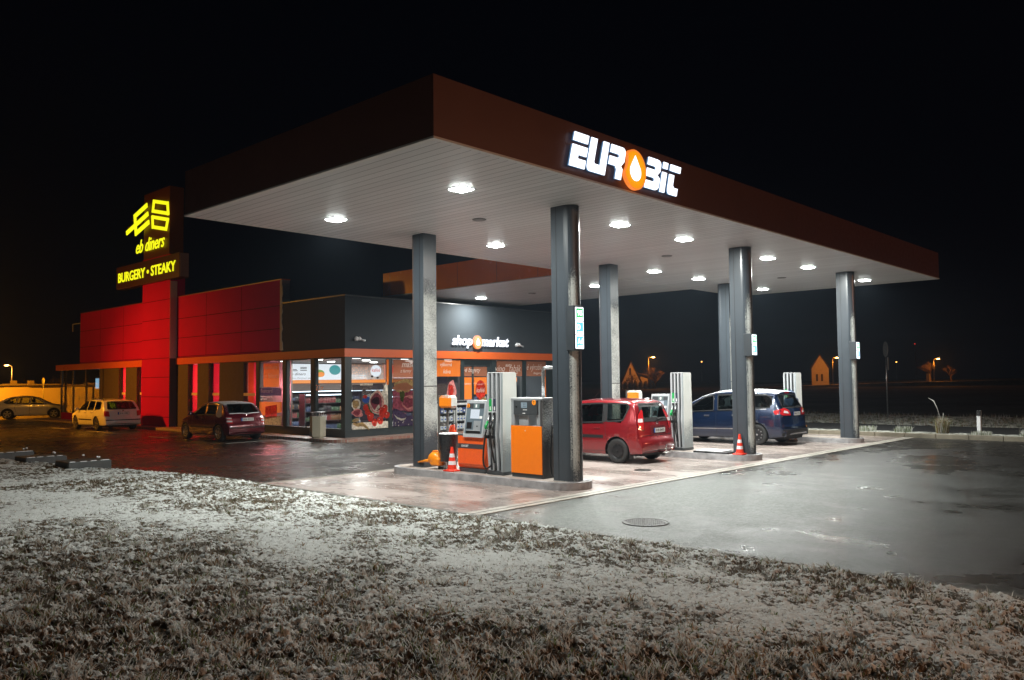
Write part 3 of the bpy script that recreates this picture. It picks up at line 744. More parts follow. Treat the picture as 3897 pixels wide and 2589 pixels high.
def dispenser(x, y0, y1, label, n=4, first=True):
    """tall tower with vertical hose channels facing -X"""
    t = empty('fuel_dispenser', (x, (y0+y1)/2, ISZ), label, 'fuel pump', 'tall fuel dispensers')
    z0, z1 = ISZ+.07, 2.26; xb = x+.42
    part('plinth', M_PDARK, t, lambda b: b.box(x-.03, xb+.03, y0-.02, y1+.02, ISZ+.001, z0))
    # body leaning: wider at the bottom, side panel with frozen snow
    part('side_panel', M_PSIDE, t, lambda b: b.prism([(x-.035, z0), (xb+.02, z0), (xb-.03, z1), (x-.015, z1)], y0-.012, y0+.04, 'y'))
    part('body', M_PGREY, t, lambda b: b.prism([(x+.05, z0), (xb, z0), (xb-.05, z1-.003), (x+.05, z1-.003)], y0+.052, y1, 'y'))
    w = (y1-y0-.06)/n
    for i in range(n+1):
        yy = y0+.055+i*w
        def fin(b): b.prism([(x+.02, z0+.01), (x+.08, z0+.01), (x+.08, z1-.01), (x-.01, z1-.01), (x-.01, 1.35), (x-.035, .95)], yy-w*.20, yy+w*.20, 'y')
        part('fin', M_GREY, t, fin)
    part('channel', M_BLACK, t, lambda b: b.box(x+.042, x+.048, y0+.01, y1-.01, z0+.02, z1-.03))
    for i in range(n-1):
        yy = y1-.01-w*(i+.5)
        gm_ = M_GREEN if i == 0 else M_BLACK
        part('grade_label', [gm_ if i == 0 else pm('label_dark', (.03, .035, .06), .4), M_PRINT], t, lambda b: (b.box(x-.012, x-.006, yy-w*.32, yy+w*.32, 1.46, 1.72), setattr(b, 'cur', 1), b.quad((x-.0135, yy+.012, 1.48), (x-.0135, yy-.012, 1.48), (x-.0135, yy-.012, 1.56), (x-.0135, yy+.012, 1.56))))
        part('nozzle_boot', M_PDARK, t, lambda b: (b.box(x-.03, x+.04, yy-w*.28, yy+w*.28, .95, 1.44, .01)))
        part('hose_swivel', [M_BLACK, M_SNOW], t, lambda b: (b.box(x-.05, x-.005, yy-w*.2, yy+w*.2, 1.38, 1.44, .008), b.box(x-.13, x-.035, yy-w*.25, yy+w*.25, .90, .97, .01), setattr(b, 'cur', 1), b.box(x-.055, x-.004, yy-w*.22, yy+w*.22, 1.441, 1.455)))
        nozzle(t, x-.02, yy, 1.18, M_GREEN if i == 0 else M_BLACK)
        hx = x-.14
        part('hose', M_RUBBER, t, lambda b: b.tube(bez((hx, yy, 1.08), (hx-.02, yy, .75), (x-.07, yy-.02, .55), (x-.02, yy-.01, .30))[:-2] if i else bez((hx, yy, 1.08), (hx-.03, yy+.10, .55), (hx-.02, yy+.14, .10), (x-.03, yy-.04, .35)), .020, 8))
    part('top_cap', M_SNOW, t, lambda b: b.box(x-.01, xb-.05, y0, y1, z1, z1+.012))
    return t
def terminal(x, y0, y1, label, num='6'):
    t = empty('payment_terminal', (x, (y0+y1)/2, ISZ), label, 'payment terminal', 'fuel card payment terminals')
    xb = x+.42
    part('plinth', M_PDARK, t, lambda b: b.box(x+.02, xb, y0, y1-.01, ISZ+.001, .235))
    def cab(b):
        b.prism([(x+.045, .236), (xb, .236), (xb, .92), (x, .92), (x, .30)], y0, y1, 'y')
    part('cabinet', M_POR, t, cab)
    part('cabinet_band', pm('band_dark', (.05, .045, .05), .4), t, lambda b: b.box(x-.004, x-.001, y0+.002, y1-.002, .655, .755))
    part('lower_door', pm('cabinet_dark_strip', (.55, .075, .02), .35), t, lambda b: b.box(x-.004, x-.001, y0+.02, y1-.02, .31, .335))  # thin darker orange strip low across the cabinet front
    part('brand_text', M_PRINT, t, lambda b: put_text(b, 'EUROBIT', on_negx(y1-.11, .685, x-.0055), w=.22, h=.045, shear=.25, bold=.02))
    part('lock', M_BLACK, t, lambda b: b.lathe([(.010, -.003), (.012, .004)], (x, (y0+y1)/2, .845), 'x', 10))
    part('cabinet_top', M_PDARK, t, lambda b: b.box(x+.005, xb, y0, y1, .921, .955, .008))
    # sloping head
    yh0, yh1 = y0+.02, y1-.20; zb, zt = .90, 1.68
    sl = lambda z: x-.045+(z-zb)/(zt-zb)*.13      # the face leans back
    def head(b): b.prism([(sl(zb), zb), (xb-.06, zb+.03), (xb-.06, zt), (sl(zt), zt), ], yh0, yh1, 'y')
    hd = part('head', M_GREY, t, head)
    def facequad(b, ya, yb, za, zb_, d=.004): b.quad((sl(za)-d, yb, za), (sl(za)-d, ya, za), (sl(zb_)-d, ya, zb_), (sl(zb_)-d, yb, zb_))
    W_ = yh1-yh0
    part('face_panel', pm('terminal_blue_grey', (.12, .16, .19), .4), hd, lambda b: facequad(b, yh0+.035, yh1-.035, zb+.08, zt-.06))
    part('top_strip', M_PDARK, hd, lambda b: facequad(b, yh0+.04, yh1-.04, zt-.17, zt-.065, .006))
    part('status_screen', [M_SCREEN2, M_PRINT], hd, lambda b: (facequad(b, yh0+W_*.30, yh0+W_*.60, zt-.165, zt-.07, .008), setattr(b, 'cur', 1), facequad(b, yh0+W_*.42, yh0+W_*.50, zt-.15, zt-.085, .0095)))
    part('main_screen', M_SCREEN, hd, lambda b: facequad(b, yh0+W_*.26, yh0+W_*.72, zt-.385, zt-.19, .007))
    part('notice_sticker', M_PRINT, hd, lambda b: facequad(b, yh0+W_*.10, yh0+W_*.25, zt-.385, zt-.33, .007))
    part('note_slot', M_BLACK, hd, lambda b: facequad(b, yh0+W_*.60, yh0+W_*.86, zt-.60, zt-.46, .007))
    part('card_reader', [M_PGREY, M_BLACK], hd, lambda b: (facequad(b, yh0+W_*.14, yh0+W_*.50, zt-.64, zt-.43, .010), setattr(b, 'cur', 1), facequad(b, yh0+W_*.28, yh0+W_*.34, zt-.56, zt-.53, .012)))
    part('receipt_tray', M_BLACK, hd, lambda b: facequad(b, yh0+W_*.13, yh0+W_*.87, zb+.085, zb+.135, .008))
    part('shelf_edge', M_GREY, hd, lambda b: facequad(b, yh0+W_*.13, yh0+W_*.87, zb+.14, zb+.155, .012))
    if num:
        part('number_badge', [pm('badge_orange', (.90, .27, .01), .4, emit=.12, ecol=(1, .3, .01)), M_PRINTDK], hd, lambda b: (b.lathe([(.047, -.004), (.047, .002)], (sl(zt-.12)-.008, yh1-.075, zt-.115), 'x', 20), setattr(b, 'cur', 1),
             put_text(b, num, on_negx(yh1-.058, zt-.145, sl(zt-.12)-.014), w=.034, h=.06, bold=.01)))
    return t
terminal(4.70, 3.74, 4.55, 'payment terminal with an orange lower cabinet and a badge with the number 6', '6')
dispenser(4.70, 3.19, 3.62, 'tall grey dispenser with a green nozzle between the terminal 6 and the orange pump 7', 3)
d2 = dispenser(11.98, 3.34, 3.72, 'tall grey dispenser with snowy side standing right behind the red car', 3)
terminal(11.98, 3.82, 4.62, 'payment terminal seen over the tail of the red car', None)
dispenser(19.15, 3.34, 3.76, 'tall grey dispenser with snowy side beyond the blue car', 3)
# orange pump 7
def pump7():
    x, y0, y1 = 4.70, 2.13, 2.97; xb = x+.46
    t = empty('fuel_pump', (x, 2.55, ISZ), 'short wide pump with a bright orange front and the number 7', 'fuel pump')
    part('plinth', M_PDARK, t, lambda b: b.box(x+.01, xb, y0+.01, y1-.01, ISZ+.001, .225))
    part('cabinet', snowy('pump7_side', (.06, .058, .058), .5, .50, .1, 2.4, (0, -1, 0), dens=.75), t, lambda b: b.box(x+.002, xb, y0, y1, .226, 1.19))
    part('front_door', M_POR2, t, lambda b: b.box(x-.012, x+.001, y0+.005, y1-.005, .235, 1.185, .003))
    part('door_lock', M_WHITE, t, lambda b: b.lathe([(.011, -.006), (.013, .003)], (x-.013, 2.57, 1.09), 'x', 10))
    part('upper_frame', M_PGREY, t, lambda b: (b.box(x+.01, xb-.03, y1-.09, y1, 1.191, 1.70), b.box(x+.01, xb-.03, y0+.06, y0+.15, 1.191, 1.70), b.box(x+.0, xb, y0, y1, 1.701, 1.73), b.box(x+.03, xb-.02, y1-.45, y1-.2, 1.191, 1.42)))
    part('side_post', MATS['pump7_side'], t, lambda b: b.box(x+.02, xb, y0, y0+.055, 1.191, 1.70))
    hd = part('display_head', M_PDARK, t, lambda b: b.box(x-.03, x+.08, y0+.10, y1-.10, 1.41, 1.70, .006))
    part('lcd', [glow('lcd_grey', (.20, .30, .36), .8), M_PRINTDK], hd, lambda b: (b.quad((x-.033, 2.66, 1.545), (x-.033, 2.50, 1.545), (x-.033, 2.50, 1.655), (x-.033, 2.66, 1.655)), setattr(b, 'cur', 1),
         put_text(b, '25.1', on_negx(2.60, 1.605, x-.035), w=.07, h=.035), put_text(b, '30.0', on_negx(2.60, 1.56, x-.035), w=.07, h=.03)))
    part('small_print', M_PRINT, hd, lambda b: (b.quad((x-.033, 2.62, 1.43), (x-.033, 2.55, 1.43), (x-.033, 2.55, 1.445), (x-.033, 2.62, 1.445)), b.quad((x-.033, 2.61, 1.50), (x-.033, 2.50, 1.50), (x-.033, 2.50, 1.512), (x-.033, 2.61, 1.512))))
    part('key_knob', M_BLACK, hd, lambda b: b.lathe([(.016, -.012), (.018, .004)], (x-.033, 2.79, 1.57), 'x', 12))
    part('number_badge', [MATS['badge_orange'], M_PRINTDK], hd, lambda b: (b.lathe([(.052, -.005), (.052, .002)], (x-.032, 2.31, 1.655), 'x', 20), setattr(b, 'cur', 1), put_text(b, '7', on_negx(2.33, 1.625, x-.038), w=.036, h=.062, bold=.012)))
    part('snow_cap', M_SNOW, t, lambda b: b.box(x-.005, xb, y0+.0, y1, 1.731, 1.745))
    part('vent_pipe', M_STEEL, t, lambda b: (b.tube([(x+.28, 2.33, 1.73), (x+.28, 2.33, 2.28)] + [(x+.28, 2.33-.07+.07*math.cos(a), 2.28+.07*math.sin(a)) for a in np.linspace(.2, math.pi/2, 6)] + [(x+.28, 2.16, 2.35), (x+.28, 1.95, 2.35)], .034, 12), b.lathe([(.045, 1.731), (.045, 1.745)], (x+.28, 2.33, 0), n=14), b.lathe([(.038, 1.98), (.038, 1.99)], (x+.28, 2.33, 0), n=14)))
    nz = part('nozzle', [M_STEEL, pm('nozzle_blue', (.01, .12, .65), .35)], t, lambda b: (b.tube([(x+.30, y0-.02, 1.50), (x+.30, y0-.06, 1.40), (x+.30, y0-.09, 1.34)], .012, 8), setattr(b, 'cur', 1), b.tube([(x+.30, y0-.08, 1.38), (x+.30, y0-.12, 1.28), (x+.30, y0-.12, 1.18)], [.028, .036, .024], 10)))
    part('hose', M_RUBBER, t, lambda b: (b.tube(bez((x+.30, y0-.12, 1.18), (x+.28, y0-.20, .6), (x+.2, y0-.22, .10), (x+.22, y0-.08, .20), 20), .015, 8), b.tube(bez((x+.22, y0-.08, .20), (x+.2, y0-.0, .26), (x+.22, y0-.04, .8), (x+.30, y0-.01, 1.25), 16), .015, 8)))
pump7()
# windscreen-wash stand, bin, watering can, cone
def wash_stand(x, y, label, full=True):
    t = empty('towel_stand', (x, y, ISZ), label, 'paper towel stand', 'paper towel stands')
    pg = pm('dark_galvanised', (.13, .12, .11), .45, .4)
    part('post', pg, t, lambda b: b.box(x-.02, x+.02, y+.20, y+.25, ISZ, 1.78, .004))
    part('post', pg, t, lambda b: b.box(x+.10, x+.14, y+.05, y+.10, ISZ, 1.52, .004))
    part('crossbar', pg, t, lambda b: (b.box(x+.0, x+.10, y+.08, y+.22, 1.10, 1.135, .004), b.box(x+.0, x+.10, y+.08, y+.22, 1.15, 1.17, .004)))
    m_ = snowy('dispenser_orange_'+str(int(x)), (.88, .24, .01), .35, .40 if full else .2, .2, 3, (.2, -.95, .1), dens=.9, top=True)
    part('towel_box', m_, t, lambda b: (b.box(x-.07, x+.20, y-.20, y+.19, 1.50, 1.78, .05)))
    part('box_outlet', M_BLACK, t, lambda b: b.box(x-.05, x+.18, y-.17, y+.04, 1.455, 1.52, .02))
    if full:
        bn = part('waste_bin', pm('bin_black', (.010, .011, .014), .3, coat=.15), t, lambda b: b.lathe([(.17, .34), (.185, .40), (.215, .92), (.215, .94), (.20, .945), (.198, .92)], (x+.02, y-.06, 0), n=28, cap=True))
        part('rim', M_SNOW, bn, lambda b: b.lathe([(.214, .941), (.208, .955), (.19, .958), (.12, .952)], (x+.02, y-.06, 0), n=28, cap=True))
    return t
wash_stand(4.74, 4.98, 'stand with orange paper towel box and black waste bin beside the orange watering can')
wash_stand(11.98, 4.98, 'stand with a snow-capped orange box behind the roof of the red car', False)
def watering_can():
    x, y, z = 4.72, 5.33, .27
    t = empty('watering_can', (x, y, z), 'orange plastic watering can hung low before the column with patchy snow', 'watering can')
    mo = pm('can_orange', (.92, .27, .01), .3, coat=.2)
    part('body', mo, t, lambda b: b.lathe_e((x, y, z+.10), .165, 20, (.75, 1.15, .95)))
    part('shoulder', mo, t, lambda b: b.box(x-.11, x+.11, y-.22, y+.06, z-.04, z+.13, .03))
    part('spout', mo, t, lambda b: b.tube([(x-.02, y+.08, z+.06), (x-.03, y+.30, z+.04), (x-.04, y+.52, z+.0)], [.05, .028, .016], 12))
    part('handle', mo, t, lambda b: b.tube([(x, y+.13, z+.16), (x, y+.05, z+.27), (x, y-.10, z+.28), (x, y-.18, z+.18)], .016, 8))
    part('bracket', M_STEEL, t, lambda b: (b.box(x+.06, x+.10, y-.30, y-.10, ISZ+.001, .30), b.box(x+.02, x+.12, y-.34, y+.10, .205, .225)))
watering_can()
def cone(x, y, label):
    t = empty('traffic_cone', (x, y, ISZ), label, 'traffic cone', 'traffic cones on the islands')
    z = ISZ+.001; red = pm('cone_red', (.78, .045, .02), .35); wh = pm('cone_white', (.75, .76, .8), .35)
    part('base', red, t, lambda b: (b.box(x-.15, x+.15, y-.15, y+.15, z, z+.028, .02), b.lathe([(.135, z+.028), (.115, z+.045)], (x, y, 0), n=28, cap=False)))
    rad = lambda h: .108-(h/.52)*.082
    cuts = [(.04, .14, red), (.14, .22, wh), (.22, .30, red), (.30, .38, wh), (.38, .52, red)]
    for a, c, mm in cuts:
        part('white_band' if mm is wh else 'red_band', mm, t, lambda b: b.lathe([(rad(a), z+a), (rad(c), z+c)], (x, y, 0), n=28, cap=(c > .5)))
    return t
cone(4.62, 4.66, 'red and white cone between the black bin and the terminal 6')
cone(11.82, 1.62, 'red and white cone before the column between the red and blue cars')
def extinguisher():
    x, y = 5.13, 5.18
    t = empty('fire_extinguisher', (x, y, ISZ), 'red fire extinguisher on a post behind the towel stand', 'fire extinguisher')
    part('cylinder', pm('ext_red', (.75, .07, .02), .25, coat=.5), t, lambda b: b.lathe([(.075, .52), (.085, .54), (.085, 1.02), (.06, 1.09), (.03, 1.11)], (x, y, 0), n=20))
    part('instructions', M_PRINT, t, lambda b: b.lathe([(.0865, .62), (.0865, .90)], (x, y, 0), n=20, cap=False))
    part('valve', M_BLACK, t, lambda b: (b.box(x-.02, x+.02, y-.02, y+.02, 1.11, 1.16), b.tube([(x, y, 1.15), (x, y-.08, 1.15), (x-.02, y-.12, 1.0)], .010, 8)))
    part('mount', M_STEEL, t, lambda b: (b.box(x+.088, x+.11, y-.02, y+.02, ISZ+.001, 1.2), b.box(x-.09, x+.14, y-.10, y+.10, .49, .515)))
extinguisher()
def tray():
    x, y = 11.95, 2.38
    t = empty('access_cover', (x, y, ISZ), 'flat black cover with snow on it lying on the island before the tall dispenser', 'access cover')
    part('plate', M_BLACK, t, lambda b: b.box(x-.28, x+.30, y-.50, y+.52, ISZ+.001, ISZ+.045, .01))
    part('snow_layer', M_SNOW, t, lambda b: b.box(x-.25, x+.27, y-.30, y+.46, ISZ+.046, ISZ+.066, .02))
    part('handle', M_STEEL, t, lambda b: b.tube([(x-.29, y-.08, ISZ+.05), (x-.32, y-.12, ISZ+.06), (x-.32, y-.22, ISZ+.06), (x-.29, y-.26, ISZ+.05)], .008, 6))
tray()

# ================================================================== SHOP BUILDING
XS, YS = 10.02, 16.155
M_BAND = pm('orange_band', (.62, .105, .018), .34, 0, .08, 1.5)
m, nt, b = base_mat('anthracite_render'); v = worldpos(nt); n = noise(nt, v, 180, 3, .7)
L(nt, mixc(nt, n, (.026, .032, .038), (.055, .064, .074)), b.inputs['Base Color']); b.inputs['Roughness'].default_value = .75; b.inputs['Specular IOR Level'].default_value = .2; bump(nt, b, n, .6, .004)
M_REND = m
shop = empty('shop_building', (XS, YS, 0), 'low dark grey shop building with an orange band and full-height lit windows', 'shop building')
def shopwall(b):
    b.box(XS, XS+.3, YS+.302, 20.42, 3.332, 5.26); b.box(XS, 21.8, YS, YS+.30, 3.332, 5.26)
    b.box(21.5, 21.8, YS+.302, 26.8, .0, 5.26); b.box(XS+.302, 21.498, 26.5, 26.8, .0, 5.26)
part('wall', M_REND, shop, shopwall)
part('coping', pm('dark_coping', (.05, .052, .055), .4), shop, lambda b: (b.box(XS-.03, XS+.33, YS+.332, 20.42, 5.262, 5.30), b.box(XS-.03, 21.83, YS-.03, YS+.33, 5.262, 5.30)))
part('roof', pm('flat_roof', (.1, .1, .1), .8), shop, lambda b: b.box(XS+.3, 21.5, YS+.3, 26.5, 4.9, 5.0))
part('orange_band', M_BAND, shop, lambda b: (b.box(XS-.05, 21.83, YS-.05, YS+.28, 3.03, 3.33), b.box(XS-.05, XS+.28, YS+.282, 29.64, 3.03, 3.33)))
part('plinth', M_DARKFRAME, shop, lambda b: (b.box(XS+.005, 15.97, YS+.005, YS+.20, .10, .36), b.box(17.80, 21.6, YS+.005, YS+.20, .10, .36), b.box(XS+.005, XS+.20, YS+.202, 23.42, .10, .36)))
part('floor', pm('shop_floor', (.12, .11, .105), .3), shop, lambda b: b.box(XS+.2, 21.5, YS+.2, 26.5, .09, .104))
part('ceiling', pm('shop_ceiling', (.6, .6, .6), .7), shop, lambda b: b.box(XS+.2, 21.5, YS+.2, 26.5, 3.06, 3.10))
part('inner_wall', pm('shop_inner', (.16, .13, .12), .7), shop, lambda b: (b.box(XS+.3, 21.498, 25.3, 25.4, .105, 3.06), b.box(XS+1.6, XS+1.68, 22.3, 25.29, .105, 3.06)))
def glazed(name, horiz, a0, a1, z0, z1, parent, setback=.06, fm=M_DARKFRAME, fw=.05, bars=()):
    """window part with its frame and pane as sub-parts; horiz: along x on the -Y side, else along y on the -X side"""
    P = (lambda u0, u1, d0, d1, c0, c1: (u0, u1, YS+d0, YS+d1, c0, c1)) if horiz else (lambda u0, u1, d0, d1, c0, c1: (XS+d0, XS+d1, u0, u1, c0, c1))
    def fr(b):
        b.box(*P(a0, a0+fw, .01, .14, z0, z1)); b.box(*P(a1-fw, a1, .01, .14, z0, z1))
        b.box(*P(a0+fw, a1-fw, .012, .138, z1-fw, z1)); b.box(*P(a0+fw, a1-fw, .012, .138, z0, z0+fw))
        for q in bars: b.box(*P(q-.03, q+.03, .02, .13, z0+fw, z1-fw))
    w = part(name, fm, parent, fr)
    def gp_(b):
        x0, x1, y0, y1, c0, c1 = P(a0+fw, a1-fw, setback+.02, setback+.02, z0+fw, z1-fw)
        b.quad((x0, y0, c0), (x1, y1, c0), (x1, y1, c1), (x0, y0, c1)) if horiz else b.quad((x0, y1, c0), (x0, y0, c0), (x0, y0, c1), (x0, y1, c1))
    part('pane', M_GLASS, w, gp_)
    return w
for a0, a1 in ((10.27, 12.03), (12.15, 13.93), (14.05, 15.78)): glazed('window', True, a0, a1, .36, 3.03, shop)
for a0, a1 in ((17.84, 19.58), (19.77, 21.2)): glazed('window', True, a0, a1, .36, 3.03, shop)
for a0, a1 in ((16.36, 18.09), (18.33, 20.08), (20.31, 22.10)): glazed('window', False, a0, a1, .36, 3.03, shop)
glazed('window', False, 22.34, 23.42, .14, 3.03, shop)
for x0, x1 in ((10.01, 10.268), (12.032, 12.148), (13.932, 14.048), (15.782, 15.97), (17.60, 17.838), (19.582, 19.768), (21.202, 21.8)): part('mullion', M_DARKFRAME, shop, lambda b: b.box(x0, x1, YS-.01, YS+.16, .362, 3.028))
for y0, y1 in ((16.32, 16.358), (18.092, 18.328), (20.082, 20.308), (22.102, 22.338)): part('mullion', M_DARKFRAME, shop, lambda b: b.box(XS-.01, XS+.16, y0, y1, .362, 3.028))
dr = part('door', M_DARKFRAME, shop, lambda b: (b.box(15.972, 17.598, YS+.05, YS+.5, 2.73, 3.03), b.box(16.46, 16.59, YS+.06, YS+.12, .11, 2.73), b.box(15.975, 16.0, YS+.06, YS+.12, .11, 2.73), b.box(17.38, 17.59, YS+.06, YS+.12, .11, 2.73), b.box(16.0, 16.46, YS+.06, YS+.12, .11, .2), b.box(16.59, 17.38, YS+.06, YS+.12, .11, .2)))
part('pane', M_GLASS, dr, lambda b: [b.quad((x0, YS+.09, .2), (x1, YS+.09, .2), (x1, YS+.09, 2.73), (x0, YS+.09, 2.73)) for x0, x1 in ((16.0, 16.46), (16.59, 17.38))])

# printed films on the panes (outside of the glass, 2 mm apart)
FB = film('film_brown', (.34, .13, .07), .10); FO = film('film_orange', (.80, .20, .03), .08)
FDK = film('film_dark', (.025, .02, .028), .30, 1); FPUR = film('film_purple', (.24, .05, .07), .08, 1); FWH = film('film_cream', (.58, .52, .42), .08, 1)
FRED = film('film_red', (.50, .035, .02), .06, 1); FPK = film('film_pink', (.58, .22, .20), .08, 1); FTAN = film('film_tan', (.34, .22, .09), .08, 1); FGR = film('film_green', (.06, .08, .02), .1, 1)
FTXT = film('film_text', (.8, .72, .66), .05); FBL = film('film_blue', (.03, .08, .30), .1); FNAVY = film('film_navy', (.06, .04, .08), .08, 1); FSEE = film('film_see', (.20, .15, .12), .6, 1)
FMATS = [FB, FO, FDK, FPUR, FWH, FRED, FPK, FTAN, FGR, FTXT, FBL, FNAVY, FSEE]
def art(name, parent, fn): return part(name, FMATS, parent, fn)
Yf = YS-.012
class Lay:
    def __init__(s, b, horiz=True, d0=0): s.b = b; s.h = horiz; s.k = d0
    def pt(s, u, z): return (u, Yf-.0015*s.k, z) if s.h else (XS-.012-.0015*s.k, u, z)
    def poly(s, pts, m):
        s.k += 1; s.b.cur = m; P = [s.pt(u, z) for u, z in pts]; s.b._add(P, [tuple(range(len(P)))])
    def rect(s, u0, u1, z0, z1, m): s.poly([(u0, z0), (u1, z0), (u1, z1), (u0, z1)], m)
    def blob(s, cu, cz, ru, rz, m, j=.0, n=22, rot=0, seed=1):
        rs = random.Random(seed); ph = [rs.uniform(0, 6.28) for _ in range(3)]
        pts = []
        for i in range(n):
            a = 2*math.pi*i/n; q = 1+j*(math.sin(2*a+ph[0])+.7*math.sin(3*a+ph[1])+.5*math.sin(5*a+ph[2]))
            x, z = ru*q*math.cos(a), rz*q*math.sin(a); c, s_ = math.cos(rot), math.sin(rot)
            pts.append((cu+x*c-z*s_, cz+x*s_+z*c))
        s.poly(pts, m)
def food(b):
    Q = Lay(b)
    Q.rect(10.33, 11.97, .37, .62, 4)                       # pale table
    Q.poly([(10.33, .62), (10.6, .70), (11.97, .66), (11.97, 1.55), (11.7, 2.05), (10.33, 2.0)], 2)
    Q.poly([(11.55, 1.5), (11.97, .9), (11.97, 2.25)], 4)   # cloth
    Q.poly([(10.66, 2.02), (11.26, 2.02), (11.20, 1.75), (11.26, 1.30), (11.1, 1.12), (10.86, 1.12), (10.72, 1.35), (10.76, 1.75)], 12)
    Q.poly([(10.66, 2.05), (11.26, 2.05), (11.24, 1.98), (10.68, 1.98)], 4)
    Q.blob(10.95, 1.45, .16, .13, 10, .1); Q.blob(10.90, 1.56, .09, .07, 5, .1)
    Q.blob(10.50, 1.28, .19, .22, 4, .05); Q.blob(10.47, 1.30, .13, .17, 7, .12, seed=4)
    Q.blob(10.55, .98, .26, .14, 6, .12, seed=5); Q.blob(10.52, .99, .19, .09, 3, .15, seed=6)
    Q.blob(11.08, 1.10, .20, .14, 8, .15, seed=9)
    Q.blob(10.92, 1.16, .12, .12, 5); Q.blob(11.0, 1.0, .12, .12, 5, seed=3)
    Q.blob(11.44, 1.34, .36, .46, 4, .05, rot=-.2, seed=11); Q.blob(11.43, 1.33, .33, .42, 6, .06, rot=-.2, seed=11)
    Q.blob(11.41, 1.35, .29, .36, 4, .06, rot=-.2, seed=12); Q.blob(11.41, 1.36, .27, .33, 3, .07, rot=-.2, seed=12)
    Q.blob(11.38, 1.40, .16, .16, 2, .16, seed=13); Q.blob(11.46, 1.14, .12, .07, 4, .2, rot=.6, seed=14)
    for i, (x, z, r) in enumerate(((11.80, 1.10, .14), (11.70, .92, .16), (11.90, .86, .12), (11.12, .82, .15), (11.30, .60, .13), (11.56, .66, .14), (11.62, 1.05, .10))):
        Q.blob(x, z, r, r*1.05, 5, .05, seed=20+i); Q.blob(x-r*.3, z+r*.35, r*.16, r*.13, 4)
    Q.blob(10.55, .56, .24, .075, 7, .15, rot=-.3, seed=31); Q.blob(10.85, .50, .22, .06, 7, .15, rot=-.7, seed=32); Q.blob(10.45, .72, .16, .06, 7, .1, rot=.2, seed=33); Q.blob(10.5, .64, .1, .05, 2, .2)
    Q.rect(11.86, 11.97, 2.0, 2.95, 1)
art('window_film', shop, food)
def meat(b):
    Q = Lay(b)
    Q.rect(12.20, 13.88, .40, 2.24, 2); Q.rect(12.20, 13.88, 1.0, 1.75, 3)
    Q.blob(12.75, 1.95, .5, .26, 7, .12, seed=2); Q.blob(12.7, 1.9, .42, .18, 0, .16, seed=3)
    Q.poly([(12.2, 1.10), (12.45, 1.05), (12.9, .80), (13.88, .7), (13.88, .40), (12.2, .40)], 11)
    Q.blob(12.95, 1.32, .45, .36, 3, .08, seed=5); Q.blob(13.0, 1.30, .38, .28, 6, .10, seed=6); Q.blob(12.98, 1.3, .3, .22, 3, .14, seed=7); Q.blob(12.65, 1.55, .10, .25, 8, .2, seed=8)
    Q.poly([(12.25, .86), (12.40, .76), (12.62, .69), (12.80, .70), (12.86, .75), (12.78, .64), (12.6, .61), (12.38, .70)], 4)
    for i in range(9): Q.blob(12.3+RNG.rand()*.9, .43+RNG.rand()*.22, .02, .025, 4)
    Q.rect(12.20, 13.88, 2.27, 2.95, 0)
    Q.k += 1; b.cur = 9; put_text(b, 'maso', on_negy(12.62, 2.66, Yf-.0015*Q.k), h=.16, shear=.25, bold=.02); put_text(b, 'z farmy', on_negy(12.54, 2.42, Yf-.0015*Q.k), h=.17, shear=.25, bold=.02)
art('window_film', shop, meat)
def coffee(b):
    Q = Lay(b)
    Q.rect(14.10, 15.0, .42, 2.3, 2); Q.blob(14.6, 1.7, .45, .35, 12, .1); Q.blob(15.25, 1.75, .22, .42, 6, .15, seed=3); Q.blob(15.2, 1.72, .13, .3, 5, .15, seed=4)
    Q.rect(14.10, 15.74, 2.30, 2.97, 1)
    Q.k += 1; b.cur = 9; put_text(b, 'výborná', on_negy(14.62, 2.67, Yf-.0015*Q.k), h=.19, shear=.25, bold=.02); put_text(b, 'káva', on_negy(14.78, 2.42, Yf-.0015*Q.k), h=.17, shear=.25, bold=.02)
art('window_film', shop, coffee)
def doorart(b):
    Q = Lay(b); Q.k = -50
    Q.rect(16.0, 16.46, 2.30, 2.71, 0); Q.rect(16.59, 17.38, 2.30, 2.71, 0)
    Q.rect(16.0, 16.46, 1.35, 2.26, 1); Q.rect(16.59, 17.38, 1.55, 2.26, 1)
    Q.blob(16.98, 1.72, .30, .42, 5); Q.k += 1; b.cur = 9
    d = lambda x, z: on_negy(x, z, Yf-.0015*Q.k)
    put_text(b, 'kaféé', d(16.72, 1.62), w=.5, h=.20, shear=.2, bold=.02); put_text(b, 'EUROBIT', d(16.80, 1.93), w=.34, h=.06, shear=.2); put_text(b, 'EUROBIT', d(16.06, 1.95), w=.34, h=.05, shear=.2)
    put_text(b, 'vé bagety', d(15.98, 2.42), w=1.0, h=.24, shear=.35)
    Q.blob(16.82, 1.36, .09, .06, 2, rot=-.5); Q.blob(17.02, 1.24, .09, .06, 2, rot=-.5); Q.blob(17.15, 1.30, .20, .10, 7, .2, seed=5)
art('door_film', dr, doorart)
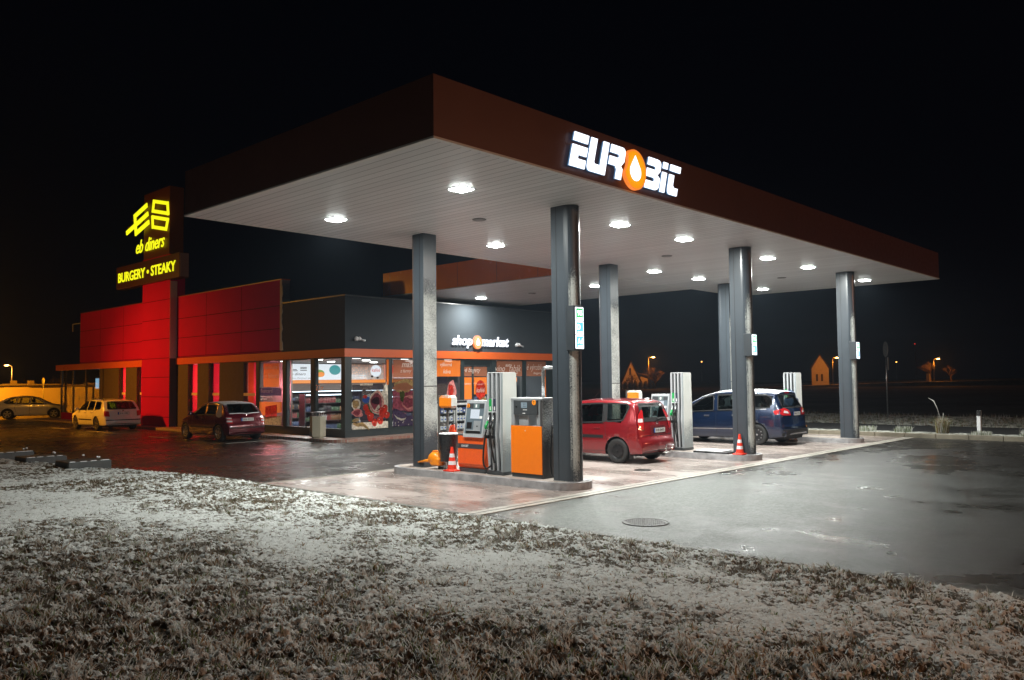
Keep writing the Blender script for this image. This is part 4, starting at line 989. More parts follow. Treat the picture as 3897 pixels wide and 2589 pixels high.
def tob(b):
    Q = Lay(b)
    Q.rect(17.90, 19.53, 2.30, 2.97, 0); Q.rect(19.82, 21.15, 2.30, 2.97, 0); Q.rect(21.05, 21.15, .42, 2.28, 1)
    Q.k += 1; b.cur = 9; d = lambda x, z: on_negy(x, z, Yf-.0015*Q.k)
    put_text(b, 'víno', d(17.82, 2.52), w=.6, h=.24, shear=.35); put_text(b, 'tabák', d(18.7, 2.50), w=.75, h=.30, shear=.35)
    put_text(b, 'auto', d(18.45, 2.72), w=.4, h=.12, shear=.2, bold=.01); put_text(b, 'příslušenství', d(18.15, 2.36), w=1.1, h=.14, shear=.2, bold=.01)
    put_text(b, 'é výrobky', d(19.84, 2.50), w=1.2, h=.34, shear=.35); put_text(b, 'bagety', d(20.3, 2.36), w=.6, h=.13, shear=.2, bold=.01)
art('window_film', shop, tob)
def fleet(b):
    Q = Lay(b, False)
    Q.rect(20.36, 22.05, .42, 2.97, 12)
    Q.rect(21.05, 21.75, 1.95, 2.9, 1); Q.rect(20.55, 21.05, 1.95, 2.9, 1)
    Q.rect(20.36, 22.05, 1.60, 1.92, 11)
    Q.poly([(20.36, .95), (22.05, .75), (22.05, 1.35), (20.36, 1.35)], 1); Q.poly([(20.7, .75), (21.6, .65), (21.6, 1.15), (20.7, 1.25)], 5)
    Q.poly([(20.36, .42), (22.05, .42), (22.05, .72), (20.36, .80)], 7)
    Q.k += 1; b.cur = 9; d = lambda y, z: on_negx(y, z, XS-.012-.0015*Q.k)
    put_text(b, 'tankujte', d(21.65, 2.62), w=.95, h=.2, shear=.25); put_text(b, 'na fakturu', d(21.72, 2.30), w=1.1, h=.2, shear=.25)
    put_text(b, 'fleetcard', d(21.95, 1.72), w=.9, h=.16, bold=.01)
    put_text(b, 'Pro firemní zákazníky', d(21.95, 1.52), w=.9, h=.07); put_text(b, 'podnikatele', d(21.95, 1.42), w=.5, h=.07)
art('window_film', shop, fleet)
def n22(b):
    Q = Lay(b, False); b.cur = 0; put_text(b, '22+', on_negx(18.0, 1.80, XS-.014), w=.5, h=.22, bold=.01)
art('window_film', shop, n22)

# shop sign over the door
ss = empty('shop_sign', (15.26, YS, 3.5), 'white glowing shop market letters with a small orange drop emblem on the dark wall', 'sign')
part('lettering', M_LET, ss, lambda b: put_text(b, 'shop', on_negy(15.26, 3.47, YS-.03), w=1.17, h=.53, depth=.025, shear=.2, bold=.03))
part('lettering', M_LET, ss, lambda b: put_text(b, 'market', on_negy(16.93, 3.575, YS-.03), w=1.72, h=.42, depth=.025, shear=.2, bold=.03))
e2 = part('emblem', MATS['emblem_rim'], ss, lambda b: b.prism([(16.68+.25*math.cos(a), 3.735+.29*math.sin(a)) for a in np.linspace(0, 2*math.pi, 33)[:-1]], YS-.12, YS-.03, 'y'))
part('drop', M_LET, e2, lambda b: b.prism(drop(16.68, 3.70, .11, .21), YS-.135, YS-.122, 'y'))
part('emblem_face', glow('emblem_face_small', (1.0, .40, .04), 1.2), e2, lambda b: b.prism([(16.68+.22*math.cos(a), 3.735+.26*math.sin(a)) for a in np.linspace(0, 2*math.pi, 33)[:-1]], YS-.1215, YS-.1205, 'y'))
def cctv(x, z, label, s=1):
    t = empty('security_camera', (x, YS, z), label, 'security camera', 'security cameras on the shop wall')
    part('bracket', M_WHITE, t, lambda b: (b.lathe([(.06, YS-.03), (.06, YS-.001)], (0, 0, 0), 'x', 4) if 0 else b.box(x-.07, x+.07, YS-.05, YS-.001, z-.06, z+.07, .01)))
    part('dome', M_WHITE, t, lambda b: (b.ball((x-.05, YS-.10, z+.02), .085, 14), b.ball((x+.08, YS-.10, z+.02), .075, 14)))
    part('barrel', M_GREY, t, lambda b: b.tube([(x+.1*s, YS-.10, z+.0), (x+.30*s, YS-.16, z-.06)], [.035, .04], 12))
cctv(10.50, 3.68, 'white security camera at the corner of the dark shop wall'); cctv(19.18, 3.67, 'white security camera just right of the shop market sign')

# shop interior: lamps, boards, wall shelves
def inlamp(x, y):
    t = empty('shop_ceiling_lamp', (x, y, 3.05), 'flat round white lamp in the shop ceiling', 'ceiling lamp', 'lamps in the shop ceiling')
    part('diffuser', glow('shop_lamp', (1, .97, .92), 7), t, lambda b: b.lathe([(.16, 3.02), (.18, 3.058)], (x, y, 0), n=16))
for x in (11.6, 14.0, 16.4, 18.8): 
    for y in (17.6, 20.2, 22.8): inlamp(x, y)
for x, y in ((12.2, 18.6), (16, 18.6), (19.5, 18.6), (12.5, 22.2), (16.5, 22.4)):
    add_light('AREA', 'shop_light', (x, y, 2.98), 210, (1, .97, .93), 1.2, aim=(0, 0, -1))
bd = empty('menu_board', (13.1, 25.25, 2.2), 'row of lit picture boards over the shelves at the back of the shop', 'menu board')
gw = glow('board_white', (.9, .93, 1), 1.0); gt = glow('board_teal', (.05, .40, .42), .8); gb = glow('board_brown', (.16, .06, .025), .9); gr_ = glow('board_red', (.75, .07, .03), .9); go_ = glow('board_orange', (1.0, .28, .015), 1.0); gk = pm('board_black', (.02, .012, .01), .6); gp = glow('board_pink', (.75, .28, .2), .8)
m, nt, b = base_mat('board_beans'); v = worldpos(nt); vo = N(nt, 'ShaderNodeTexVoronoi'); vo.inputs['Scale'].default_value = 9; L(nt, v, vo.inputs['Vector'])
L(nt, ramp(nt, vo.outputs[0], [(.0, (.9, .35, .12)), (.5, (.10, .03, .012))]), b.inputs['Emission Color']); b.inputs['Emission Strength'].default_value = .8
gbn = m
BM = [gw, gt, gb, gr_, go_, gk, gp, gbn, glow('board_green', (.25, .5, .05), .7)]
def board(b):
    yy = 25.24
    def rc(x0, x1, z0, z1, mm, k=0): b.cur = mm; b.quad((x0, yy-.003*k, z0), (x1, yy-.003*k, z0), (x1, yy-.003*k, z1), (x0, yy-.003*k, z1))
    def el(cx, cz, rx, rz, mm, k=1): b.cur = mm; b._add([(cx+rx*math.cos(a), yy-.003*k, cz+rz*math.sin(a)) for a in np.linspace(0, 2*math.pi, 29)[:-1]], [tuple(range(28))])
    rc(13.05, 16.35, 2.24, 3.0, 0); rc(13.05, 21.4, 2.08, 2.235, 4); rc(16.36, 17.95, 2.24, 3.0, 7); rc(17.96, 18.9, 2.24, 3.0, 7); rc(18.91, 21.4, 2.24, 3.0, 6)
    el(15.9, 2.72, .33, .24, 1); el(15.0, 2.55, .30, .18, 8); el(15.1, 2.5, .2, .12, 4, 2)
    el(18.4, 2.68, .34, .30, 0, 2); el(19.6, 2.75, .5, .2, 3); el(20.7, 2.7, .4, .22, 3)
    T = lambda x, z, k=3: on_negy(x, z, yy-.003*k)
    b.cur = 5; put_text(b, 'eb diners', T(13.35, 2.46), w=.9, h=.13, shear=.3); put_text(b, 'Na této čerpací stanici!', T(13.15, 2.28), w=1.7, h=.09, shear=.3)
    for a_, c_ in (((13.3, 2.72), (13.75, 2.82)), ((13.35, 2.66), (13.8, 2.76)), ((13.95, 2.68), (14.3, 2.66)), ((13.95, 2.82), (14.3, 2.80)), ((13.95, 2.76), (14.3, 2.74))):
        b.box(a_[0], c_[0], yy-.012, yy-.010, a_[1], a_[1]+.03)
    b.cur = 3; put_text(b, 'kaféé', T(18.14, 2.63), w=.52, h=.18, bold=.01)
    b.cur = 0; put_text(b, 'Šťastnou cestu', T(16.5, 2.42), w=1.3, h=.10, bold=.015, shear=.2); put_text(b, 's výbornou kávou', T(16.5, 2.28), w=1.35, h=.10, bold=.015, shear=.2)
    put_text(b, 'Maso s výjimečným původem', T(19.0, 2.28), w=2.1, h=.11, bold=.015, shear=.2)
    el(18.15, 2.40, .08, .05, 5, 4); el(18.5, 2.33, .08, .05, 5, 4)
part('boards', BM, bd, board)
def wall_shelf(x0, x1, y, label, seed, rows=(.15, .52, .92, 1.30), lit=True, zt=1.66):
    t = empty('shelf_unit', ((x0+x1)/2, y, .1), label, 'shop shelf', 'shelves inside the shop')
    def frame(b):
        b.box(x0, x1, y+.38, y+.42, .105, zt+.08); b.box(x0, x0+.05, y, y+.38, .105, zt+.08); b.box(x1-.05, x1, y, y+.38, .105, zt+.08)
        for z in rows: b.box(x0+.05, x1-.05, y, y+.38, z-.03, z)
        b.box(x0+.05, x1-.05, y, y+.38, zt+.02, zt+.08)
    part('frame', pm('shelf_dark', (.03, .025, .028), .4), t, frame)
    if lit: part('light_strip', glow('strip_white', (.75, .88, 1), 5), t, lambda b: b.box(x0+.06, x1-.06, y-.012, y-.002, zt+.02, zt+.055))
    pal = [pm('prod_white', (.35, .35, .35), .4), pm('prod_black', (.02, .02, .025), .3), pm('prod_red', (.16, .03, .03), .4), pm('prod_blue', (.04, .06, .12), .4), pm('prod_amber', (.14, .07, .03), .3), pm('prod_green', (.03, .07, .03), .4)]
    rs = random.Random(seed)
    def prods(b):
        for z in rows:
            x = x0+.10; k = rs.randrange(6); run = 0
            while x < x1-.12:
                if run <= 0: k = rs.randrange(6); run = rs.randint(3, 8); hh = rs.uniform(.14, .27); r = rs.uniform(.028, .04)
                run -= 1; b.cur = k
                b.lathe([(r, z+.002), (r, z+hh*.68), (r*.4, z+hh*.82), (r*.4, z+hh)], (x, y+.10, 0), n=7)
                x += r*2.25
    o = part('products', pal, t, prods); o['kind'] = 'stuff'
wall_shelf(12.6, 16.9, 24.3, 'long lit wall shelf with bottles under the white picture boards', 1)
wall_shelf(17.0, 21.3, 24.3, 'lit wall shelf with drinks behind the meat pictures', 2)
wall_shelf(11.4, 13.4, 20.9, 'dark shelf with goods in the middle of the shop', 3, (.15, .52, .9, 1.25), True, 1.55)
wall_shelf(14.2, 17.2, 20.4, 'shelf with small goods behind the orange film', 4, (.15, .5, .85, 1.15), True, 1.4)
wall_shelf(18.6, 21.2, 19.2, 'shelf with newspapers and goods behind the right window', 5, (.15, .5, .85, 1.2, 1.55), True, 1.95)

ck = empty('kiosk_shelf', (20.5, 18.2, .1), 'brown shelf of small packets with an orange header behind the right-hand window', 'shop shelf')
part('header', go_, ck, lambda b: b.box(19.4, 21.4, 18.18, 18.2, 2.06, 2.26))
part('boards', pm('kiosk_brown', (.14, .07, .04), .6), ck, lambda b: [b.box(19.6, 21.3, 18.2, 18.5, z-.02, z) for z in (1.1, 1.25, 1.4, 1.55, 1.7, 1.85, 2.0)])
o = part('packets', [pm('packet_a', (.30, .18, .12), .5), pm('packet_b', (.12, .06, .04), .5), pm('packet_c', (.40, .34, .28), .5)], ck, lambda b: [(setattr(b, 'cur', RNG.randint(3)), b.box(x, x+.05, 18.22, 18.3, z+.001, z+.10)) for z in (1.1, 1.25, 1.4, 1.55, 1.7, 1.85) for x in np.arange(19.65, 21.2, .062)]); o['kind'] = 'stuff'
part('blue_light', glow('blue_strip', (.10, .18, 1.0), 3), ck, lambda b: b.box(19.3, 19.95, 18.10, 18.12, 1.62, 1.66))
# oil and screen-wash racks in front of the shop wall
def rack(x0, x1, label, seed, lastrow=4):
    y0, y1 = 15.50, 15.86
    t = empty('display_rack', ((x0+x1)/2, (y0+y1)/2, .1), label, 'display rack', 'display racks before the shop')
    part('frame', pm('rack_white', (.55, .56, .55), .4), t, lambda b: (b.box(x0, x0+.05, y0, y1, .12, 1.22, .01), b.box(x1-.05, x1, y0, y1, .12, 1.22, .01), b.box(x0+.05, x1-.05, y0, y1, 1.15, 1.22, .005)))
    part('back', M_PDARK, t, lambda b: b.box(x0+.05, x1-.05, y1-.03, y1-.005, .14, 1.15))
    part('shelf', M_PDARK, t, lambda b: [b.box(x0+.05, x1-.05, y0, y1-.03, z-.03, z) for z in (.20, .52, .84)])
    part('handrail', M_STEEL, t, lambda b: b.tube([(x0+.02, y0+.05, 1.22), (x0+.02, y0+.02, 1.33), (x1-.02, y0+.02, 1.33), (x1-.02, y0+.05, 1.22)], .012, 6))
    return x0, x1, y0
can0 = None
def canister(x, y, z, dark, lab, grp):
    global can0
    t = empty('canister', (x, y, z), lab, 'canister', grp)
    part('body', pm('canister_blue', (.03, .07, .22), .35) if dark else pm('canister_white', (.62, .66, .66), .35), t, lambda b: (b.box(x-.07, x+.07, y, y+.10, z+.001, z+.17, .015), b.box(x-.065, x-.02, y+.03, y+.07, z+.17, z+.20), b.box(x-.025, x+.03, y+.03, y+.07, z+.19, z+.215)))
    part('cap', pm('canister_cap', (.05, .12, .4), .4), t, lambda b: b.lathe([(.022, z+.171), (.022, z+.20)], (x+.045, y+.05, 0), n=10))
    part('sticker', pm('canister_label', (.05, .10, .35), .4) if not dark else M_PRINT, t, lambda b: b.box(x-.035, x+.035, y-.003, y-.001, z+.05, z+.12))
    return t
pos_w = {0: 'bottom', 1: 'middle', 2: 'top'}; ordn = ['first', 'second', 'third', 'fourth', 'fifth']
for ri, (x0, x1, nm_) in enumerate(((13.86, 14.83, 'left rack'), (14.90, 15.86, 'right rack'))):
    rack(x0, x1, 'pale rack of white canisters before the shop wall, ' + ('the left one behind the towel stand' if ri == 0 else 'the right one beside the terminal'), ri)
    for rw, z in enumerate((.20, .52, .84)):
        for i in range(5):
            x = x0+.14+i*.17
            dark = (rw == 2 and ri == 1 and i > 1) or (ri == 0 and rw == 2 and i < 2)
            canister(x, 15.54, z, dark, f'{"blue" if dark else "white"} canister, {ordn[i]} from the left on the {pos_w[rw]} shelf of the {nm_}', 'canisters on the display racks')
# concrete litter bin
def litter():
    x, y = 9.42, 16.98
    t = empty('litter_bin', (x, y, .1), 'hexagonal concrete litter bin with a flat metal lid at the shop corner', 'litter bin')
    a6 = [(x+.29*math.cos(R(a)), y+.29*math.sin(R(a))) for a in range(15, 375, 60)]
    a6s = [(x+.22*math.cos(R(a)), y+.22*math.sin(R(a))) for a in range(15, 375, 60)]
    part('body', pm('exposed_concrete', (.36, .34, .26), .8, 0, .3, 40, .8), t, lambda b: b.prism(a6, .16, .88))
    part('base', MATS['exposed_concrete'], t, lambda b: b.prism(a6s, .1, .16))
    part('lid', M_STEEL, t, lambda b: (b.prism([(x+(p-x)*.95, y+(q-y)*.95) for p, q in a6], 1.02, 1.045)))
    part('lid_leg', M_STEEL, t, lambda b: [b.tube([(x+(p-x)*.7, y+(q-y)*.7, .88), (x+(p-x)*.7, y+(q-y)*.7, 1.02)], .010, 6) for p, q in a6])
litter()

# ================================================================== DINER WING AND SIGN TOWER
m, nt, b = base_mat('red_panel'); v = worldpos(nt)
L(nt, mixc(nt, noise(nt, v, 1.2, 3), (.36, .003, .08), (.44, .004, .10)), b.inputs['Base Color']); b.inputs['Roughness'].default_value = .7; b.inputs['Specular IOR Level'].default_value = .03; bump(nt, b, noise(nt, v, 200, 2), .3, .002)
M_RED = m
M_OLIVE = pm('brown_render', (.10, .075, .035), .85, spec=.15, metal=0, var=.15, scale=2, bumpv=.4, bscale=150)
M_JOINT = pm('panel_gap', (.02, .002, .003), .9, spec=0)
din = empty('diner_building', (XS, 29, 0), 'long diner wing with red panels above the orange band and narrow red-lit windows', 'restaurant building')
def redwall(b):
    for y0, y1 in ((20.45, 29.64), (32.76, 42.0)): b.box(XS, XS+.37, y0, y1, 3.36, 6.23)
part('red_parapet', M_RED, din, redwall)
part('parapet_coping', pm('coping_red', (.22, .03, .02), .4), din, lambda b: (b.box(XS-.02, XS+.40, 20.42, 29.64, 6.232, 6.27), b.box(XS-.02, XS+.40, 32.76, 42.02, 6.232, 6.27)))
def joints(b):
    for y0, y1 in ((20.45, 29.64), (32.76, 42.0)):
        for z in (3.40, 4.28, 5.20): b.box(XS-.003, XS+.001, y0, y1, z-.012, z+.012)
        for y in (23.6, 26.73, 35.9, 39.0):
            if y0 < y < y1: b.box(XS-.0025, XS+.001, y-.012, y+.012, 3.42, 6.2)
part('panel_joint', M_JOINT, din, joints)
part('parapet_end', pm('end_grey', (.10, .11, .12), .5), din, lambda b: b.box(XS+.002, XS+.37, 20.425, 20.448, 3.36, 6.23))
def torn(b):
    z = 3.40; rs = random.Random(5); pts = []
    while z < 6.2: pts.append((20.36+rs.uniform(-.05, .04)-(.08 if z < 3.75 else 0), z)); z += .14
    poly = pts + [(20.50, 6.2), (20.50, 3.40)]
    b.prism(poly, XS-.03, XS-.006, 'x')
part('flashing', pm('pale_flashing', (.42, .42, .44), .6), din, torn)
def bw():
    ys = [(23.42, 25.48), (26.47, 27.53), (28.47, 29.64), (32.76, 33.2), (34.15, 35.52), (36.42, 38.46), (38.62, 39.0)]
    bs = [(XS, XS+.30, y0, y1, .10, 3.03) for y0, y1 in ys] + [(XS+.302, 20, 45.2, 45.5, .1, 3.2), (19.7, 20, 27, 45.19, .1, 5), (XS, XS+.3, 25.48, 26.47, .1, .14), (XS, XS+.3, 27.53, 28.47, .1, .14)]
    for q in bs: part('wall', M_OLIVE, din, lambda b: b.box(*q))
bw()
part('roof', MATS['flat_roof'], din, lambda b: (b.box(XS+.38, 20, 26.9, 42, 5.0, 5.1), b.box(XS+.01, 20, 42.03, 45.6, 3.24, 3.30)))
part('orange_band', M_BAND, din, lambda b: (b.box(XS-.05, XS+.28, 32.76, 45.8, 3.0, 3.33), b.box(XS-.05+.332, 20, 45.55, 45.8, 3.0, 3.33)))
for k, (y0, y1) in enumerate(((25.48, 26.47), (27.53, 28.47), (33.2, 34.15), (35.52, 36.42))):
    w = part('window', M_DARKFRAME, din, lambda b: (b.box(XS+.14, XS+.20, y0, y0+.05, .14, 3.03), b.box(XS+.14, XS+.20, y1-.05, y1, .14, 3.03), b.box(XS+.14, XS+.20, y0+.05, y1-.05, .14, .2)))
    part('pane', M_GLASS, w, lambda b: b.quad((XS+.16, y1-.05, .2), (XS+.16, y0+.05, .2), (XS+.16, y0+.05, 3.03), (XS+.16, y1-.05, 3.03)))
    part('frosted_band', pm('frost_band', (.75, .62, .42), .6), w, lambda b: b.box(XS+.15, XS+.156, y0+.05, y1-.05, 1.58, 1.70))
part('frosted_band', MATS['frost_band'], shop, lambda b: b.box(XS-.004, XS+.0, 22.40, 23.37, 1.58, 1.70))
for y in (38.98, 41.0, 43.0, 44.95): part('entrance_frame', M_DARKFRAME, din, lambda b: b.box(XS, XS+.1, y, y+.12, .1, 3.0))
part('entrance_frame', M_DARKFRAME, din, lambda b: b.box(XS, XS+.1, 41.12, 43.0, 2.0, 2.1)); part('entrance_frame', M_DARKFRAME, din, lambda b: b.box(XS, XS+.1, 40.0, 40.06, .1, 2.0))
for y0, y1 in ((39.1, 41.0), (41.12, 43.0), (43.12, 44.95)): part('entrance_pane', M_GLASS, din, lambda b: b.quad((XS+.04, y1, .5), (XS+.04, y0, .5), (XS+.04, y0, 3.0), (XS+.04, y1, 3.0)))
part('red_plinth', M_RED, din, lambda b: b.box(XS+.02, XS+.09, 39.1, 44.95, .1, .5))
# inside of the diner: red-lit room
part('inner_wall', pm('diner_red_wall', (.60, .06, .09), .7), din, lambda b: (b.box(XS+2.6, XS+2.7, 25.5, 45, .1, 3.1), b.box(XS+.3, XS+2.6, 38.2, 38.3, .1, 3.1)))
part('ceiling', MATS['shop_ceiling'], din, lambda b: b.box(XS+.302, XS+2.7, 25.45, 45, 3.1, 3.15))
for y0, y1 in ((25.48, 26.47), (27.53, 28.47), (33.2, 34.15), (35.52, 36.42)): part('curtain', film('pink_curtain', (.90, .17, .27), .05), din, lambda b: b.box(XS+.235, XS+.24, y0, y1, .15, 3.0))
part('curtain', MATS['pink_curtain'], shop, lambda b: b.box(XS+.235, XS+.24, 22.40, 22.95, .15, 3.0))
part('curtain', film('orange_curtain', (.75, .22, .05), .05), shop, lambda b: b.box(XS+.235, XS+.24, 22.952, 23.40, .15, 3.0))
for y in (22.9, 25.6, 27.6, 33.3, 35.7): add_light('POINT', 'diner_light', (XS+1.1, y, 1.9), 190, (1, .30, .36), .12)
add_light('POINT', 'vestibule_light', (XS+1.6, 41.5, 2.7), 8, (1, .75, .55), .15)
scr = empty('wall_screen', (XS+1.2, 42.6, 2), 'bluish lit picture screen inside the glazed entrance', 'screen')
part('screen_face', glow('screen_blue', (.30, .55, .75), .9), scr, lambda b: b.box(XS+1.2, XS+1.22, 41.6, 42.9, 1.9, 2.5))
part('screen_frame', M_BLACK, scr, lambda b: b.box(XS+1.221, XS+1.25, 41.55, 42.95, 1.85, 2.55))
fl_ = empty('roof_lamp', (XS-.2, 43.2, 5.2), 'small lamp on a bracket beyond the end of the red wall', 'roof lamp')
part('bracket', M_GREY, fl_, lambda b: (b.tube([(XS+.1, 42.05, 5.71), (XS, 43.2, 5.69), (XS, 43.2, 5.25)], .03, 8)))
part('mast', M_ANTH, fl_, lambda b: b.box(XS+.06, XS+.14, 42.1, 42.2, 3.3, 5.75))

tw = empty('sign_tower', (9.68, 31.2, 0), 'tall red sign tower with yellow glowing diner logo rising before the red wall', 'sign tower')
TX, TY0, TY1 = 9.68, 29.66, 32.74
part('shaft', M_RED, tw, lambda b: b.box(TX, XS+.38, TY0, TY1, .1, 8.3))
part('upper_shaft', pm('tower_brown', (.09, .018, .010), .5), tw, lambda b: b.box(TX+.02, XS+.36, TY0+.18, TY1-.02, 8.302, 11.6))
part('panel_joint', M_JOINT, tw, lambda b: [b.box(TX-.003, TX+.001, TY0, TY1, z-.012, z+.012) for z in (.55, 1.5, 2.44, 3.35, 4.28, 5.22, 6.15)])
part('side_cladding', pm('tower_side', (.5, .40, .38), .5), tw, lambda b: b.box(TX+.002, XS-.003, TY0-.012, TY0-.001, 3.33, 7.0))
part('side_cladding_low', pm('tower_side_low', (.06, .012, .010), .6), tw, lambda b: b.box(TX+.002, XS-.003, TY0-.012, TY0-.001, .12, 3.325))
bx = part('sign_box', pm('box_brown', (.055, .016, .008), .45), tw, lambda b: b.box(9.50, 9.95, 28.32, 35.58, 7.05, 8.20, .02))
M_YEL = glow('neon_yellow', (.92, .92, .01), 1.15)
part('lettering', M_YEL, bx, lambda b: put_text(b, 'BURGERY • STEAKY', on_negx(35.28, 7.37, 9.492), w=6.58, h=.50, depth=.02, bold=.016))
part('side_panel', pm('box_side', (.20, .16, .15), .5), bx, lambda b: b.box(9.52, 9.93, 28.305, 28.318, 7.08, 8.17))
lx = 9.60
def stroke(b, pts, w, closed=False):
    n = len(pts)
    for i in range(n if closed else n-1):
        p, q = Vector(pts[i]), Vector(pts[(i+1) % n]); d = (q-p).normalized(); nrm = Vector((-d.y, d.x))*w/2; e = d*w*.42
        b.prism([tuple(p-e+nrm), tuple(q+e+nrm), tuple(q+e-nrm), tuple(p-e-nrm)], lx-.05-.0007*i, lx, 'x')
part('logo', M_YEL, tw, lambda b: (stroke(b, [(32.18, 10.97), (33.53, 10.64), (33.37, 9.74), (31.94, 10.09)], .22), stroke(b, [(32.06, 10.52), (34.45, 9.92)], .22),
     stroke(b, [(31.31, 11.05), (29.81, 10.72), (29.73, 10.22), (31.42, 10.59)], .17, True), stroke(b, [(31.46, 10.3), (29.76, 9.93), (29.94, 9.5), (31.4, 9.8)], .17, True)))
part('logo_bracket', MATS['tower_brown'], tw, lambda b: (b.box(9.601, 9.70, 32.8, 34.5, 10.15, 10.22), b.box(9.601, 9.70, 29.9, 34.0, 10.45, 10.50)))
part('lettering', M_YEL, tw, lambda b: put_text(b, 'eb diners', on_negx(33.45, 8.70, 9.64), w=3.25, h=.66, depth=.03, shear=.35, bold=.004))
# ================================================================== CARS
M_CARGLASS = pm('car_glass', (.010, .014, .013), .05, 0, .1, 3, spec=.8)
M_CARBLK = pm('car_black_trim', (.010, .010, .011), .6, spec=.3)
M_CARPANE = glass_mat('car_window', (.50, .56, .53))
M_TYRE = pm('tyre', (.014, .014, .014), .7, bumpv=.4, bscale=90)
M_ALLOY = pm('alloy', (.42, .42, .43), .3, .8)
M_STEELBLK = pm('steel_wheel_black', (.022, .022, .024), .35, .5)
M_CHROME = pm('chrome', (.7, .7, .7), .12, 1)
M_LAMPRED = pm('lamp_red', (.42, .012, .015), .12, coat=1)
M_LAMPCLR = pm('lamp_clear', (.60, .58, .58), .12, coat=1)
M_PLATE = pm('plate_white', (.60, .62, .60), .4); M_EUBLUE = pm('plate_blue', (.02, .08, .38), .4)

def resample(pts, step=.03):
    P = np.array(pts, float); out = [P[0]]
    for a, c in zip(P[:-1], P[1:]):
        n = max(1, int(np.hypot(*(c-a))/step))
        for i in range(1, n+1): out.append(a+(c-a)*i/n)
    return np.array(out)
def smooth_curve(pts, k=3, step=.03):
    Q = resample(pts, step)
    for _ in range(k):
        Q[1:-1] = (Q[:-2]+2*Q[1:-1]+Q[2:])/4
    return Q
def round_poly(pts, r=.04, n=4):
    out = []; m = len(pts)
    for i in range(m):
        p0, p1, p2 = (Vector(pts[(i-1) % m]), Vector(pts[i]), Vector(pts[(i+1) % m]))
        a = (p0-p1); c = (p2-p1); q = min(r, a.length*.45, c.length*.45)
        A = p1+a.normalized()*q; B = p1+c.normalized()*q
        for t in np.linspace(0, 1, n+1): out.append(tuple((1-t)**2*A+2*t*(1-t)*p1+t*t*B))
    return out
